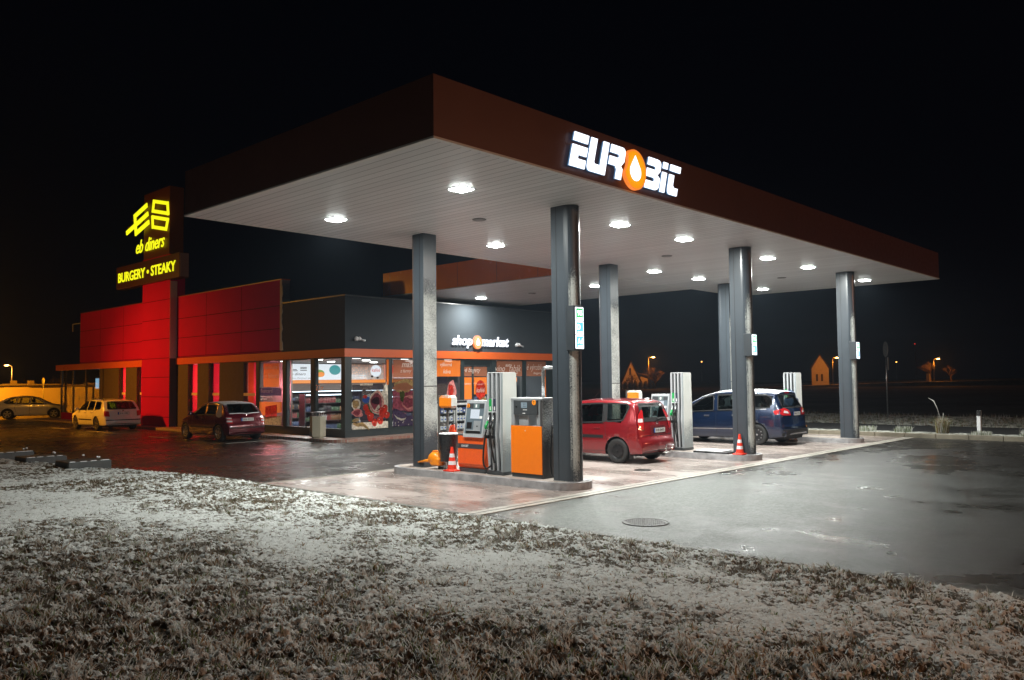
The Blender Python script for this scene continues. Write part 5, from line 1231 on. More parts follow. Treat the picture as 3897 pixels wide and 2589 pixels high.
class Car:
    def __init__(s, name, label, sp, group=None, cat='car'):
        s.sp = sp; s.t = empty(name, (0, 0, 0), label, cat, group); s.body()
    def body(s):
        sp = s.sp; Wd = sp['W']/2; top = smooth_curve(sp['top'], sp.get('sm', 4), .035)
        bot = np.array(sp['bot']); wy = np.array(sp['wy']); fz = np.array(sp['fz'])
        s.Lg = sp['top'][-1][0]; NS = 15; NC = 5; NT = 7; r0 = sp.get('rad', .09)
        rings = []
        for (y, zt) in top:
            zb = np.interp(y, bot[:, 0], bot[:, 1]); zt = max(zt, zb+.02)
            r = min(r0, (zt-zb)*.45); wf = np.interp(y, wy[:, 0], wy[:, 1])
            half = []
            f = lambda z: Wd*wf*np.interp(z, fz[:, 0], fz[:, 1])
            for z in np.linspace(zb, zt-r, NS): half.append((f(z), z))
            xe = f(zt-r)
            for a in np.linspace(0, 90, NC+1)[1:]:
                half.append((xe-r+r*math.cos(R(a)), zt-r+r*math.sin(R(a))))
            xi = xe-r; cr = sp.get('crown', .035)
            half = [(x, z - (cr*(min(x, xi)/xi)**2 if k >= NS else cr*max(0, (z-(zt-r))/r) if 0 else (cr if k >= NS-1 else cr*k/(NS-1))*(1 if zt > 1.15 else .8))) for k, (x, z) in enumerate(half)]
            for q in np.linspace(1, 0, NT+1)[1:]: half.append((xi*q, zt-cr*(q**2)*(1 if zt > 1.15 else .8)))
            ring = [(-x, z) for x, z in half] + [(x, z) for x, z in half[:-1][::-1]]
            ra = sp.get('plan_r', .16); fa = sp.get('plan_f', .26)
            pts = []
            for x, z in ring:
                k = (abs(x)/Wd)**2.4
                yy = y + ra*k*math.exp(-y/.45) - fa*k*math.exp(-(s.Lg-y)/.5)
                pts.append((x, yy, z))
            rings.append(pts)
        n = len(rings[0]); vs = sum(rings, []); m = len(rings)
        fs = [(i*n+k, i*n+k+1, (i+1)*n+k+1, (i+1)*n+k) for i in range(m-1) for k in range(n-1)]
        fs += [(i*n+n-1, i*n, (i+1)*n, (i+1)*n+n-1) for i in range(m-1)]
        b = MB(); b.smooth = True; b._add(vs, fs); b.smooth = False
        c0 = len(b.v); b.v += [(0, vs[0][1], (rings[0][0][2]+rings[0][n//2][2])/2), (0, rings[-1][n//2][1], (rings[-1][0][2]+rings[-1][n//2][2])/2)]
        for k in range(n):
            b.f.append((c0, (k+1) % n, k)); b.m.append(0); b.sm.append(False)
            b.f.append((c0+1, (m-1)*n+k, (m-1)*n+(k+1) % n)); b.m.append(0); b.sm.append(False)
        s.verts = b.v; s.bvh = BVHTree.FromPolygons([Vector(v) for v in b.v], b.f)
        b.m = [0]*len(b.f)
        o = b.build('body', [sp['paint'], M_CARBLK], s.t, True)
        # wheel housings
        yr, yf = sp['axles']; rw = sp['rw']
        cut = MB()
        for y in (yr, yf):
            for sx in (-1, 1):
                x0, x1 = sorted((sx*(Wd+.1), sx*(Wd-.27))); prof = [(rw*1.16, x0), (rw*1.16, x1)]
                cut.lathe(prof, (0, y, rw*.98), 'x', 36)
        co = cut.build('cutter', M_CARBLK); 
        me = co.data
        md = o.modifiers.new('arch', 'BOOLEAN'); md.object = co; md.operation = 'DIFFERENCE'; md.solver = 'EXACT'; md.use_self = True
        dg = bpy.context.evaluated_depsgraph_get(); dg.update()
        nm = bpy.data.meshes.new_from_object(o.evaluated_get(dg)); o.modifiers.clear()
        if len(nm.polygons) > 200:
            # faces inside the arches become black liner
            nm.materials.clear(); nm.materials.append(sp['paint']); nm.materials.append(M_CARBLK)
            for p in nm.polygons:
                c = p.center; liner = False
                for y in (yr, yf):
                    d = math.hypot(c.y-y, c.z-rw*.98)
                    if d < rw*1.165 and abs(c.x) < Wd+.05 and (abs(d-rw*1.16) < .012 and abs(p.normal.x) < .3 or abs(abs(c.x)-(Wd-.27)) < .01): liner = True
                if c.z < .36 and p.normal.z < -.6: liner = True
                p.material_index = 1 if liner else 0
                if liner: p.use_smooth = False
            o.data = nm
        bpy.data.objects.remove(co)
        s.o = o
        for y in (yr, yf):
            for sx in (-1, 1): s.wheel(sx, y)
        # black box filling the underbody
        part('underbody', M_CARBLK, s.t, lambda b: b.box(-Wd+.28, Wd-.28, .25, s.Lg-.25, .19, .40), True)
    def wheel(s, sx, y):
        sp = s.sp; rw = sp['rw']; Wd = sp['W']/2; xo = sx*(Wd-.015); w = .20; d = -sx
        t = part('wheel', sp['rim_m'], s.t, lambda b: None, True) if 0 else None
        X = lambda q: xo + d*q          # q metres inwards
        prof = [(rw*.66, X(.012)), (rw*.80, X(.0)), (rw*.93, X(.010)), (rw, X(.035)), (rw, X(w-.035)), (rw*.93, X(w-.01)), (rw*.66, X(w-.012))]
        hub = MB(); ri = rw*.68; st = sp.get('rim', 'alloy')
        if st == 'alloy':
            hub.lathe([(ri, X(.012)), (ri*.93, X(.006)), (ri*.90, X(.03)), (ri*.86, X(.05))], (0, y, rw), 'x', 32, cap=False)
            for k in range(5):
                a = R(90+72*k+sp.get('rot', 10)); u = Vector((math.cos(a), math.sin(a))); v_ = Vector((-u.y, u.x))
                p = [u*.03+v_*.035, u*ri*.93+v_*.045, u*ri*.93-v_*.045, u*.03-v_*.035]
                x0, x1 = sorted((X(.012), X(.04))); hub.prism([(y+q.x, rw+q.y) for q in p], x0, x1, 'x')
            hub.lathe([(.0, X(.004)), (.045, X(.006)), (.055, X(.03))], (0, y, rw), 'x', 16, cap=False)
        else:
            hub.lathe([(ri, X(.012)), (ri*.94, X(.010)), (ri*.86, X(.035)), (ri*.60, X(.028)), (ri*.40, X(.012)), (ri*.24, X(.020)), (0, X(.02))], (0, y, rw), 'x', 32, cap=False)
        w_o = hub.build('wheel', sp['rim_m'], s.t, True)
        b = MB(); b.lathe(prof, (0, y, rw), 'x', 40, cap=False); b.build('tyre', M_TYRE, w_o, True)
        b = MB(); b.lathe([(0, X(.075)), (ri*1.0, X(.075))], (0, y, rw), 'x', 28, cap=False); b.build('brake_disc', M_CARBLK, w_o, True)
        if st != 'alloy':
            b = MB()
            for k in range(10):
                a = 2*math.pi*k/10; cy, cz = y+ri*.72*math.cos(a), rw+ri*.72*math.sin(a)
                b.lathe([(0, X(.024)), (.017, X(.0245)), (.017, X(.03))], (0, cy, cz), 'x', 8, cap=False)
            b.lathe([(0, X(.006)), (.028, X(.008)), (.03, X(.02))], (0, y, rw), 'x', 12, cap=False)
            b.build('wheel_hole', pm('wheel_hole', (.004, .004, .004), .8) if st == 'steel' else M_ALLOY, w_o, True)
    def cast(s, p, axis, sgn):
        """axis 'x': p=(y,z) seen from side sgn; axis 'y': p=(x,z) seen from rear (-1) or front (+1); 'z': p=(x,y) from above"""
        if axis == 'x': o, d = Vector((sgn*5, p[0], p[1])), Vector((-sgn, 0, 0))
        elif axis == 'd':
            do = Vector((sgn, -1, 0)).normalized(); tt = Vector((sgn, 1, 0)).normalized(); P_ = Vector((sgn*(s.sp['W']/2-.10), .12, p[1]))+tt*p[0]
            o, d = P_+do*3, -do
        elif axis == 'y': o, d = Vector((p[0], -5 if sgn < 0 else s.Lg+5, p[1])), Vector((0, 1 if sgn < 0 else -1, 0))
        else: o, d = Vector((p[0], p[1], 5)), Vector((0, 0, -1))
        h = s.bvh.ray_cast(o, d); return (h[0], -d) if h[0] is not None else (None, None)
    def drape(s, name, poly, axis, sgn, mat, off=.005, rnd=.03, grid=.07, parent=None, label=None):
        if rnd: poly = round_poly(poly, rnd)
        P = []; m = len(poly)
        for i in range(m):
            a, c = Vector(poly[i]), Vector(poly[(i+1) % m]); n = max(1, int((c-a).length/.06))
            for k in range(n): P.append(a+(c-a)*k/n)
        nb = len(P); xs = [p.x for p in P]; zs = [p.y for p in P]
        def inside(x, z):
            r = False; j = nb-1
            for i in range(nb):
                if (P[i].y > z) != (P[j].y > z) and x < (P[j].x-P[i].x)*(z-P[i].y)/(P[j].y-P[i].y)+P[i].x: r = not r
                j = i
            return r
        V = list(P)
        for x in np.arange(min(xs)+grid/2, max(xs), grid):
            for z in np.arange(min(zs)+grid/2, max(zs), grid):
                if inside(x, z): V.append(Vector((x, z)))
        r = delaunay_2d_cdt(V, [(i, (i+1) % nb) for i in range(nb)], [], 1, 1e-5)
        vv, ff = r[0], r[2]; out = []; ok = []
        for p in vv:
            h, d = s.cast(p, axis, sgn); ok.append(h is not None); out.append(tuple(h+d*off) if h is not None else (0, 0, 0))
        F = []
        for f in ff:
            if not all(ok[i] for i in f): continue
            cx = sum(vv[i].x for i in f)/len(f); cz = sum(vv[i].y for i in f)/len(f)
            if not inside(cx, cz): continue
            A, B_, C_ = (Vector(out[i]) for i in f[:3])
            if max((A-B_).length, (B_-C_).length, (A-C_).length) > .45: continue
            nrm = (B_-A).cross(C_-A); dd = s.cast(vv[f[0]], axis, sgn)[1]
            F.append(tuple(f) if nrm.dot(dd) > 0 else tuple(f[::-1]))
        b = MB(); b.smooth = True; b._add(out, F)
        o = b.build(name, mat, parent or s.t, True)
        if label: o['label'] = label
        return o
    def window(s, name, poly, axis, sgn, frame=.036, mat=None):
        s.cuts = getattr(s, 'cuts', []); s.cuts.append((poly, axis, sgn))
        w = s.drape(name, poly, axis, sgn, mat or M_CARPANE, off=.004, rnd=.04)
        c = Vector((sum(p[0] for p in poly)/len(poly), sum(p[1] for p in poly)/len(poly)))
        rp = [Vector(p) for p in round_poly(poly, .05)]; ins = [p+(c-p).normalized()*frame*.45 for p in rp]
        s.line('window_frame', [tuple(p) for p in ins+[ins[0]]], frame, axis, sgn, M_CARBLK, .008, parent=w)
        return w
    def finish(s, zseat=.55):
        def ins(P, x, z):
            r = False; j = len(P)-1
            for i in range(len(P)):
                if (P[i][1] > z) != (P[j][1] > z) and x < (P[j][0]-P[i][0])*(z-P[i][1])/(P[j][1]-P[i][1])+P[i][0]: r = not r
                j = i
            return r
        bm = bmesh.new(); bm.from_mesh(s.o.data); kill = []
        for f in bm.faces:
            c = f.calc_center_median(); n = f.normal
            if c.z < .85: continue
            for poly, axis, sgn in s.cuts:
                if axis == 'x' and c.x*sgn > 0 and abs(n.x) > .35: q = (c.y, c.z)
                elif axis == 'y' and (c.y < s.Lg*.5) == (sgn < 0) and abs(n.y) > .12: q = (c.x, c.z)
                else: continue
                if ins(poly, *q): kill.append(f); break
        bmesh.ops.delete(bm, geom=kill, context='FACES'); bm.to_mesh(s.o.data); bm.free()
        sp = s.sp; yr, yf = sp['axles']; w = sp['W']/2-.22; cloth = pm('car_seat', (.05, .052, .055), .9, 0, .3, 20, .4)
        yb, ymid = yr+.30, (yr+yf)/2+.20
        for sx in (-1, 1):
            part('front_seat', cloth, s.t, lambda b: (b.box(sx*.36-.24, sx*.36+.24, ymid, ymid+.50, zseat-.25, zseat, .05), b.prism([(ymid-.02, zseat-.1), (ymid+.12, zseat-.1), (ymid-.06, zseat+.52), (ymid-.18, zseat+.50)], sx*.36-.23, sx*.36+.23, 'x'), b.box(sx*.36-.13, sx*.36+.13, ymid-.20, ymid-.10, zseat+.54, zseat+.73, .04)), True)
            part('rear_headrest', cloth, s.t, lambda b: b.box(sx*.36-.12, sx*.36+.12, yb-.24, yb-.15, zseat+.50, zseat+.64, .03), True)
        part('rear_bench', cloth, s.t, lambda b: (b.box(-w, w, yb, yb+.45, zseat-.28, zseat-.02, .05), b.prism([(yb-.03, zseat-.2), (yb+.10, zseat-.2), (yb-.12, zseat+.48), (yb-.24, zseat+.46)], -w, w, 'x')), True)
        part('dashboard', M_CARBLK, s.t, lambda b: b.box(-w-.02, w+.02, yf-.62, yf-.30, .60, .92, .06), True)
        part('steering_wheel', M_CARBLK, s.t, lambda b: b.tube([(-.36+.18*math.cos(a), yf-.72+.06*math.sin(a), .90+.17*math.sin(a)) for a in np.linspace(0, 2*math.pi, 18)], .016, 6), True)
        part('cabin_floor', M_CARBLK, s.t, lambda b: b.box(-w-.04, w+.04, .35, yf-.25, .38, .42), True)
    def line(s, name, pts, w, axis, sgn, mat, off=.004, parent=None):
        """thin strip following the bodywork"""
        Q = [];
        for i in range(len(pts)-1):
            a, c = Vector(pts[i]), Vector(pts[i+1]); n = max(1, int((c-a).length/.05))
            Q += [a+(c-a)*k/n for k in range(n)]
        Q.append(Vector(pts[-1])); L_, R_ = [], []
        for i, p in enumerate(Q):
            d = (Q[min(i+1, len(Q)-1)]-Q[max(i-1, 0)]).normalized(); nr = Vector((-d.y, d.x))*w/2
            for q, o in ((p+nr, L_), (p-nr, R_)):
                h, dd = s.cast(q, axis, sgn); o.append(tuple(h+dd*off) if h is not None else None)
        b = MB(); b.smooth = True
        for i in range(len(Q)-1):
            q = [L_[i], L_[i+1], R_[i+1], R_[i]]
            if None not in q and (Vector(q[0])-Vector(q[1])).length < .3:
                nn = (Vector(q[1])-Vector(q[0])).cross(Vector(q[3])-Vector(q[0])); dd = s.cast(Q[i], axis, sgn)[1]
                b._add(q if nn.dot(dd) > 0 else q[::-1], [(0, 1, 2, 3)])
        return b.build(name, mat, parent or s.t, True)
    def plate(s, x, z, txt, w=.50, h=.11, rear=True):
        sg = -1 if rear else 1; hh, _ = s.cast((x, z), 'y', sg); y = hh.y + sg*.018
        def pb(b):
            b.box(x-w/2-.008, x+w/2+.008, min(y, y-sg*.012), max(y, y-sg*.012), z-h/2-.008, z+h/2+.008)
            Y = y+sg*.002; b.cur = 1; b.quad((x-w/2, Y, z-h/2), (x+w/2, Y, z-h/2), (x+w/2, Y, z+h/2), (x-w/2, Y, z+h/2))
            Y = y+sg*.003; b.cur = 2; b.quad((x-w/2, Y, z-h/2), (x-w/2+.05, Y, z-h/2), (x-w/2+.05, Y, z+h/2), (x-w/2, Y, z+h/2))
            b.cur = 3; put_text(b, txt, lambda u, v, d: (x-w/2+.075+u, y-.004, z-.035+v), w=w-.12, h=.07, bold=.01)
        part('number_plate', [M_CARBLK, M_PLATE, M_EUBLUE, M_PRINTDK], s.t, pb, True)
    def mirror(s, y, z):
        for sx in (-1, 1):
            h, _ = s.cast((y, z), 'x', sx)
            part('wing_mirror', s.sp['paint'], s.t, lambda b: (b.lathe_e((h.x+sx*.11, y-.01, z+.05), .11, 12, (1.0, .62, .68)), b.box(min(h.x-sx*.01, h.x+sx*.06), max(h.x-sx*.01, h.x+sx*.06), y-.03, y+.03, z-.01, z+.03)), True)
            part('mirror_glass', M_CHROME, s.t, lambda b: b.lathe_e((h.x+sx*.11, y-.060, z+.05), .085, 12, (1.0, .12, .68)), True)
    def handle(s, y, z, mat, sgn=-1):
        for sx in (-1, 1):
            h, _ = s.cast((y, z), 'x', sx)
            part('door_handle', mat, s.t, lambda b: b.box(min(h.x, h.x+sx*.032), max(h.x, h.x+sx*.032), y-.10, y+.10, z-.018, z+.018, .008), True)
    def place(s, x, y, rot=0):
        s.t.location = (x, y, 0); s.t.rotation_euler = (0, 0, rot)
    def both(s, name, poly, mat, **k):
        for sx in (-1, 1): s.drape(name, poly, 'x', sx, mat, **k)
def common(c, windows, glass=M_CARGLASS, seams=(), rubstrip=None):
    for w in windows:
        for sx in (-1, 1): c.window('side_window', w, 'x', sx)
    for sm_ in seams:
        for sx in (-1, 1): c.line('door_gap', sm_, .012, 'x', sx, M_BLACK, .003)
    if rubstrip:
        (y0, y1, z, h) = rubstrip
        for sx in (-1, 1): c.line('rubbing_strip', [(y0, z), (y1, z)], h, 'x', sx, M_CARBLK, .012)

# red tall hatchback at the middle lane
rm = Car('parked_car', 'red boxy hatchback with black steel wheels and tow bar between the first two islands', dict(
    W=1.68, rad=.10, crown=.04, paint=car_paint('paint_red', (.24, .008, .013)),
    top=[(.02, .34), (0, .42), (0, .60), (.05, .635), (.09, .66), (.11, .85), (.15, 1.05), (.30, 1.46), (.36, 1.54), (.46, 1.585), (.9, 1.615), (1.5, 1.62), (2.1, 1.59), (2.55, 1.49), (3.25, 1.03), (3.6, .94), (3.95, .82), (4.14, .66), (4.2, .50), (4.2, .34)],
    bot=[(0, .27), (.3, .24), (.6, .22), (3.7, .20), (4.2, .25)], wy=[(0, .90), (.15, .95), (.4, .985), (.8, 1), (3.2, 1), (3.8, .95), (4.2, .84)],
    fz=[(.2, .94), (.35, .985), (.55, 1.0), (.80, 1.0), (.98, .975), (1.08, .945), (1.5, .80), (1.65, .74)], axles=(.80, 3.42), rw=.315, rim='steel', rim_m=M_STEELBLK, plan_r=.14))
common(rm, [[(.62, 1.07), (.66, 1.06), (1.13, 1.03), (1.20, 1.50), (.56, 1.50), (.48, 1.42)], [(1.22, 1.02), (2.45, .97), (2.72, .98), (2.30, 1.40), (1.95, 1.48), (1.28, 1.505)]],
    seams=[[(1.16, 1.0), (1.14, .75), (1.08, .50), (1.0, .32)], [(1.0, .32), (2.2, .27)], [(2.25, .98), (2.28, .27)]], rubstrip=(1.20, 2.2, .66, .075))
rm.both('window_pillar', [(1.14, 1.03), (1.24, 1.02), (1.30, 1.50), (1.20, 1.50)], M_CARBLK, off=.008, rnd=.004)
for sx in (-1, 1): rm.line('window_sill_trim', [(1.2, 1.0), (2.6, .955)], .018, 'x', sx, M_CHROME, .009)
rm.window('rear_window', [(-.60, 1.075), (.60, 1.075), (.54, 1.47), (-.54, 1.47)], 'y', -1, .10)
rm.window('windscreen', [(-.55, 1.08), (.55, 1.08), (.48, 1.46), (-.48, 1.46)], 'y', 1)
for sx in (-1, 1):
    lm = rm.drape('tail_lamp', [(-.11, .80), (-.115, 1.33), (-.06, 1.38), (.05, 1.24), (.10, 1.04), (.06, .87)], 'd', sx, M_CHROME, off=.005, rnd=.05, grid=.04)
    rm.drape('lamp_lens', [(-.098, .83), (-.10, 1.31), (-.06, 1.345), (.035, 1.22), (.08, 1.04), (.045, .89)], 'd', sx, M_LAMPRED, off=.013, rnd=.04, grid=.04, parent=lm)
    rm.drape('reversing_lens', [(-.08, 1.03), (-.08, 1.12), (.05, 1.12), (.06, 1.03)], 'd', sx, M_LAMPCLR, off=.018, rnd=.02, parent=lm)
rm.plate(.03, .82, '3HB 8490'); rm.line('tailgate_gap', [(-.66, .70), (.66, .70)], .012, 'y', -1, M_BLACK); rm.line('bumper_edge', [(-.78, .615), (.78, .615)], .015, 'y', -1, M_CHROME, .002) if 0 else None
rm.drape('plate_recess', [(-.32, .70), (.36, .70), (.36, .94), (-.32, .94)], 'y', -1, pm('recess_dark_red', (.10, .008, .010), .3, coat=.5), off=.004, rnd=.02)
part('badge', [M_CHROME], rm.t, lambda b: b.lathe([(.045, rm.cast((0, .99), 'y', -1)[0].y-.012), (.05, rm.cast((0, .99), 'y', -1)[0].y)], (0, 0, 0), 'x', 4) if 0 else b.lathe_e((0, rm.cast((0, 1.0), 'y', -1)[0].y, 1.0), .045, 14, (1, .3, 1)), True)
part('rear_wiper', M_CARBLK, rm.t, lambda b: b.tube([(.02, rm.cast((.02, 1.09), 'y', -1)[0].y-.02, 1.09), (.22, rm.cast((.22, 1.11), 'y', -1)[0].y-.02, 1.115), (.50, rm.cast((.5, 1.11), 'y', -1)[0].y-.02, 1.10)], [.022, .014, .008], 6), True)
part('tow_bar', M_CHROME, rm.t, lambda b: (b.tube([(0, .2, .28), (0, -.06, .27), (0, -.12, .33), (0, -.12, .40)], [.022, .022, .018, .016], 8), b.ball((0, -.12, .425), .026, 10), b.tube([(.15, .05, .24), (.3, -.03, .26), (.42, -.04, .36), (.44, -.04, .46)], .018, 8)), True)
part('mud_flap', M_RUBBER, rm.t, lambda b: (b.box(-.80, -.64, .42, .44, .12, .38), b.box(.64, .80, .42, .44, .12, .38)), True)
rm.handle(1.40, .88, rm.sp['paint']); rm.mirror(2.60, .98)
part('aerial', M_BLACK, rm.t, lambda b: b.tube([(0, 2.15, 1.58), (0, 1.85, 1.86)], [.006, .003], 6), True)
part('roof_snow', M_SNOW, rm.t, lambda b: [b.lathe_e((x, y, 1.60), r, 8, (1, .7, .18)) for x, y, r in ((.3, .62, .09), (.42, .9, .06), (.1, 1.2, .05), (-.1, .8, .04))], True)['kind'] = 'stuff'
for sx in (-1, 1): rm.drape('headlamp', [(sx*.45, .66), (sx*.75, .68), (sx*.74, .84), (sx*.50, .80)], 'y', 1, M_LAMPCLR, rnd=.03)
rm.finish(0.62)
rm.place(10.10, 2.84)

# dark blue people carrier
gx = Car('parked_car', 'large dark blue people carrier with a snowy roof between the second and third islands', dict(
    W=1.88, rad=.11, crown=.05, paint=car_paint('paint_blue', (.003, .013, .045), frost=.9),
    top=[(.02, .36), (0, .42), (0, .56), (.06, .60), (.10, .66), (.13, 1.0), (.20, 1.18), (.46, 1.60), (.40, 1.665), (.55, 1.695), (1.2, 1.745), (1.9, 1.75), (2.5, 1.71), (3.0, 1.58), (3.9, 1.12), (4.25, 1.02), (4.6, .88), (4.78, .68), (4.82, .5), (4.82, .34)],
    bot=[(0, .30), (.3, .26), (.7, .22), (4.3, .20), (4.82, .26)], wy=[(0, .88), (.15, .94), (.4, .98), (.9, 1), (3.6, 1), (4.3, .95), (4.82, .82)],
    fz=[(.2, .94), (.35, .985), (.55, 1.0), (.85, 1.0), (1.0, .98), (1.12, .95), (1.6, .80), (1.75, .74)], axles=(1.02, 3.87), rw=.33, rim='steel2', rim_m=M_STEELBLK, plan_r=.16))
common(gx, [[(.52, 1.32), (.62, 1.17), (1.5, 1.12), (1.62, 1.58), (.72, 1.57), (.56, 1.50)], [(1.62, 1.11), (2.38, 1.07), (2.44, 1.57), (1.74, 1.59)], [(2.50, 1.06), (3.30, 1.01), (3.62, 1.02), (3.05, 1.42), (2.82, 1.52), (2.56, 1.56)]],
    seams=[[(2.42, 1.05), (2.42, .28)], [(1.58, 1.1), (1.45, .9), (1.42, .6), (1.30, .45)], [(3.35, 1.0), (3.45, .28)]])
for sx in (-1, 1):
    gx.line('window_sill_trim', [(.70, 1.135), (1.5, 1.09), (3.6, .99)], .022, 'x', sx, M_CHROME, .009)
    gx.line('window_frame_trim', [(.75, 1.595), (2.5, 1.60), (3.05, 1.48)], .018, 'x', sx, M_CHROME, .006)
    gx.line('side_moulding', [(1.42, .50), (3.42, .47)], .02, 'x', sx, M_CHROME, .010)
    lm = gx.drape('tail_lamp', [(sx*.38, .93), (sx*.42, 1.10), (sx*.62, 1.17), (sx*.86, 1.12), (sx*.885, 1.0), (sx*.80, .94)], 'y', -1, M_LAMPRED, off=.008, rnd=.03)
    gx.drape('clear_lens', [(sx*.48, .99), (sx*.52, 1.06), (sx*.68, 1.09), (sx*.74, 1.02)], 'y', -1, M_LAMPCLR, off=.014, rnd=.02, parent=lm)
    gx.drape('headlamp', [(sx*.45, .70), (sx*.86, .74), (sx*.80, .95), (sx*.55, .86)], 'y', 1, M_LAMPCLR, rnd=.03)
gx.both('tail_lamp_side', [(.20, 1.0), (.26, 1.11), (.48, 1.08), (.42, .96)], M_LAMPRED, off=.008, rnd=.03)
gx.window('rear_window', [(-.70, 1.17), (.70, 1.17), (.60, 1.58), (-.60, 1.58)], 'y', -1)
gx.window('windscreen', [(-.65, 1.15), (.65, 1.15), (.55, 1.58), (-.55, 1.58)], 'y', 1)
gx.drape('high_brake_lamp', [(-.16, 1.615), (.16, 1.615), (.16, 1.64), (-.16, 1.64)], 'y', -1, M_LAMPRED, off=.01, rnd=.01)
gx.drape('bumper_trim', [(-.80, .55), (.80, .55), (.80, .585), (-.80, .585)], 'y', -1, M_CHROME, off=.008, rnd=.01); gx.drape('bumper_lower', [(-.86, .30), (.86, .30), (.86, .52), (-.86, .52)], 'y', -1, M_CARBLK, off=.006, rnd=.03)
gx.plate(0, .98, '4H6 2751'); gx.handle(1.75, .92, M_CHROME); gx.handle(2.75, .90, M_CHROME); gx.mirror(3.42, 1.03)
part('rear_wiper', M_CARBLK, gx.t, lambda b: b.tube([(.02, gx.cast((.02, 1.19), 'y', -1)[0].y-.02, 1.19), (.5, gx.cast((.5, 1.21), 'y', -1)[0].y-.02, 1.21)], [.016, .008], 6), True)
gx.finish(0.66)
gx.place(17.42, 2.46)

# small red hatchback at the shop
fb = Car('parked_car', 'small dark red hatchback with frost on its roof parked beside the shop windows', dict(
    W=1.645, rad=.09, crown=.04, paint=car_paint('paint_dark_red', (.13, .004, .012), frost=.95),
    top=[(.02, .32), (0, .40), (0, .62), (.05, .66), (.12, .90), (.20, .98), (.62, 1.36), (.72, 1.405), (1.2, 1.45), (1.8, 1.44), (2.1, 1.39), (2.85, .98), (3.2, .92), (3.65, .80), (3.9, .62), (3.96, .45), (3.96, .32)],
    bot=[(0, .26), (.3, .22), (3.6, .20), (3.96, .25)], wy=[(0, .88), (.15, .94), (.4, .98), (.8, 1), (3.0, 1), (3.6, .94), (3.96, .80)],
    fz=[(.2, .94), (.35, .985), (.55, 1.0), (.75, 1.0), (.92, .97), (1.02, .94), (1.35, .79), (1.5, .73)], axles=(.73, 3.19), rw=.30, rim='alloy', rim_m=M_ALLOY, plan_r=.13))
common(fb, [[(.95, .96), (1.62, .95), (1.72, 1.34), (1.12, 1.33), (.98, 1.2)], [(1.70, .945), (2.60, .92), (2.15, 1.26), (1.80, 1.34)]],
    seams=[[(1.66, .94), (1.66, .28)], [(1.02, .94), (.95, .7), (1.1, .45)], [(2.6, .9), (2.62, .28)]], rubstrip=(1.15, 2.75, .50, .05))
fb.both('frosted_pillar', [(.50, .90), (.70, .86), (.90, .92), (.95, 1.34), (.74, 1.36)], pm('frost_coat', (.42, .40, .36), .8, 0, .2, 40), off=.006, rnd=.05)
fb.window('rear_window', [(-.62, 1.02), (.62, 1.02), (.52, 1.34), (-.52, 1.34)], 'y', -1)
fb.window('windscreen', [(-.6, 1.02), (.6, 1.02), (.5, 1.34), (-.5, 1.34)], 'y', 1)
fb.line('snow_line', [(-.60, 1.005), (-.2, 1.015), (.05, .99), (.25, 1.01), (.6, 1.02)], .022, 'y', -1, M_SNOW, .010)
for sx in (-1, 1):
    lm = fb.drape('tail_lamp', [(sx*.56, .64), (sx*.58, .88), (sx*.76, .90), (sx*.775, .66)], 'y', -1, M_LAMPRED, off=.008, rnd=.03)
    fb.drape('clear_lens', [(sx*.58, .70), (sx*.59, .76), (sx*.76, .77), (sx*.765, .71)], 'y', -1, M_LAMPCLR, off=.014, rnd=.01, parent=lm)
    fb.drape('clear_lens', [(sx*.59, .81), (sx*.60, .86), (sx*.76, .87), (sx*.765, .82)], 'y', -1, M_LAMPCLR, off=.014, rnd=.01, parent=lm)
    fb.drape('headlamp', [(sx*.45, .62), (sx*.74, .66), (sx*.70, .80), (sx*.5, .76)], 'y', 1, M_LAMPCLR, rnd=.03)
fb.line('bumper_strip', [(-.74, .50), (.74, .50)], .04, 'y', -1, M_CARBLK, .012)
fb.plate(0, .79, '6H6 8312'); fb.handle(1.82, .82, M_CARBLK); fb.mirror(2.55, .93)
part('badge', M_CHROME, fb.t, lambda b: b.lathe_e((0, fb.cast((0, .93), 'y', -1)[0].y, .93), .035, 12, (1, .3, 1)), True)
part('aerial', M_BLACK, fb.t, lambda b: b.tube([(0, .78, 1.41), (0, .62, 1.58)], [.005, .003], 6), True)
fb.finish(0.5)
fb.place(7.86, 19.08, R(1.5))

# pale estate car
oc = Car('parked_car', 'pale estate car with roof rails parked by the red tower, its side lit yellow', dict(
    W=1.77, rad=.09, crown=.04, paint=car_paint('paint_white', (.62, .62, .60), flake=0),
    top=[(.02, .34), (0, .42), (0, .60), (.05, .64), (.10, .80), (.16, .95), (.56, 1.34), (.62, 1.40), (.9, 1.43), (1.7, 1.455), (2.2, 1.44), (2.6, 1.37), (3.4, .98), (3.8, .90), (4.3, .78), (4.52, .60), (4.57, .45), (4.57, .32)],
    bot=[(0, .28), (.3, .24), (4.2, .20), (4.57, .25)], wy=[(0, .88), (.15, .94), (.4, .98), (.9, 1), (3.6, 1), (4.2, .94), (4.57, .80)],
    fz=[(.2, .94), (.35, .985), (.55, 1.0), (.75, 1.0), (.92, .97), (1.0, .94), (1.38, .80), (1.5, .75)], axles=(1.0, 3.58), rw=.315, rim='alloy', rim_m=pm('dark_alloy', (.09, .09, .09), .4, .6), plan_r=.13))
common(oc, [[(.62, 1.02), (.78, .97), (1.28, .96), (1.34, 1.34), (.86, 1.34), (.72, 1.26)], [(1.40, .955), (2.12, .945), (2.14, 1.36), (1.46, 1.355)], [(2.20, .94), (3.20, .92), (2.72, 1.24), (2.45, 1.34), (2.24, 1.36)]],
    seams=[[(2.16, .94), (2.16, .28)], [(1.36, .94), (1.3, .7), (1.38, .45)], [(3.2, .9), (3.22, .28)]], rubstrip=(1.5, 3.1, .50, .05))
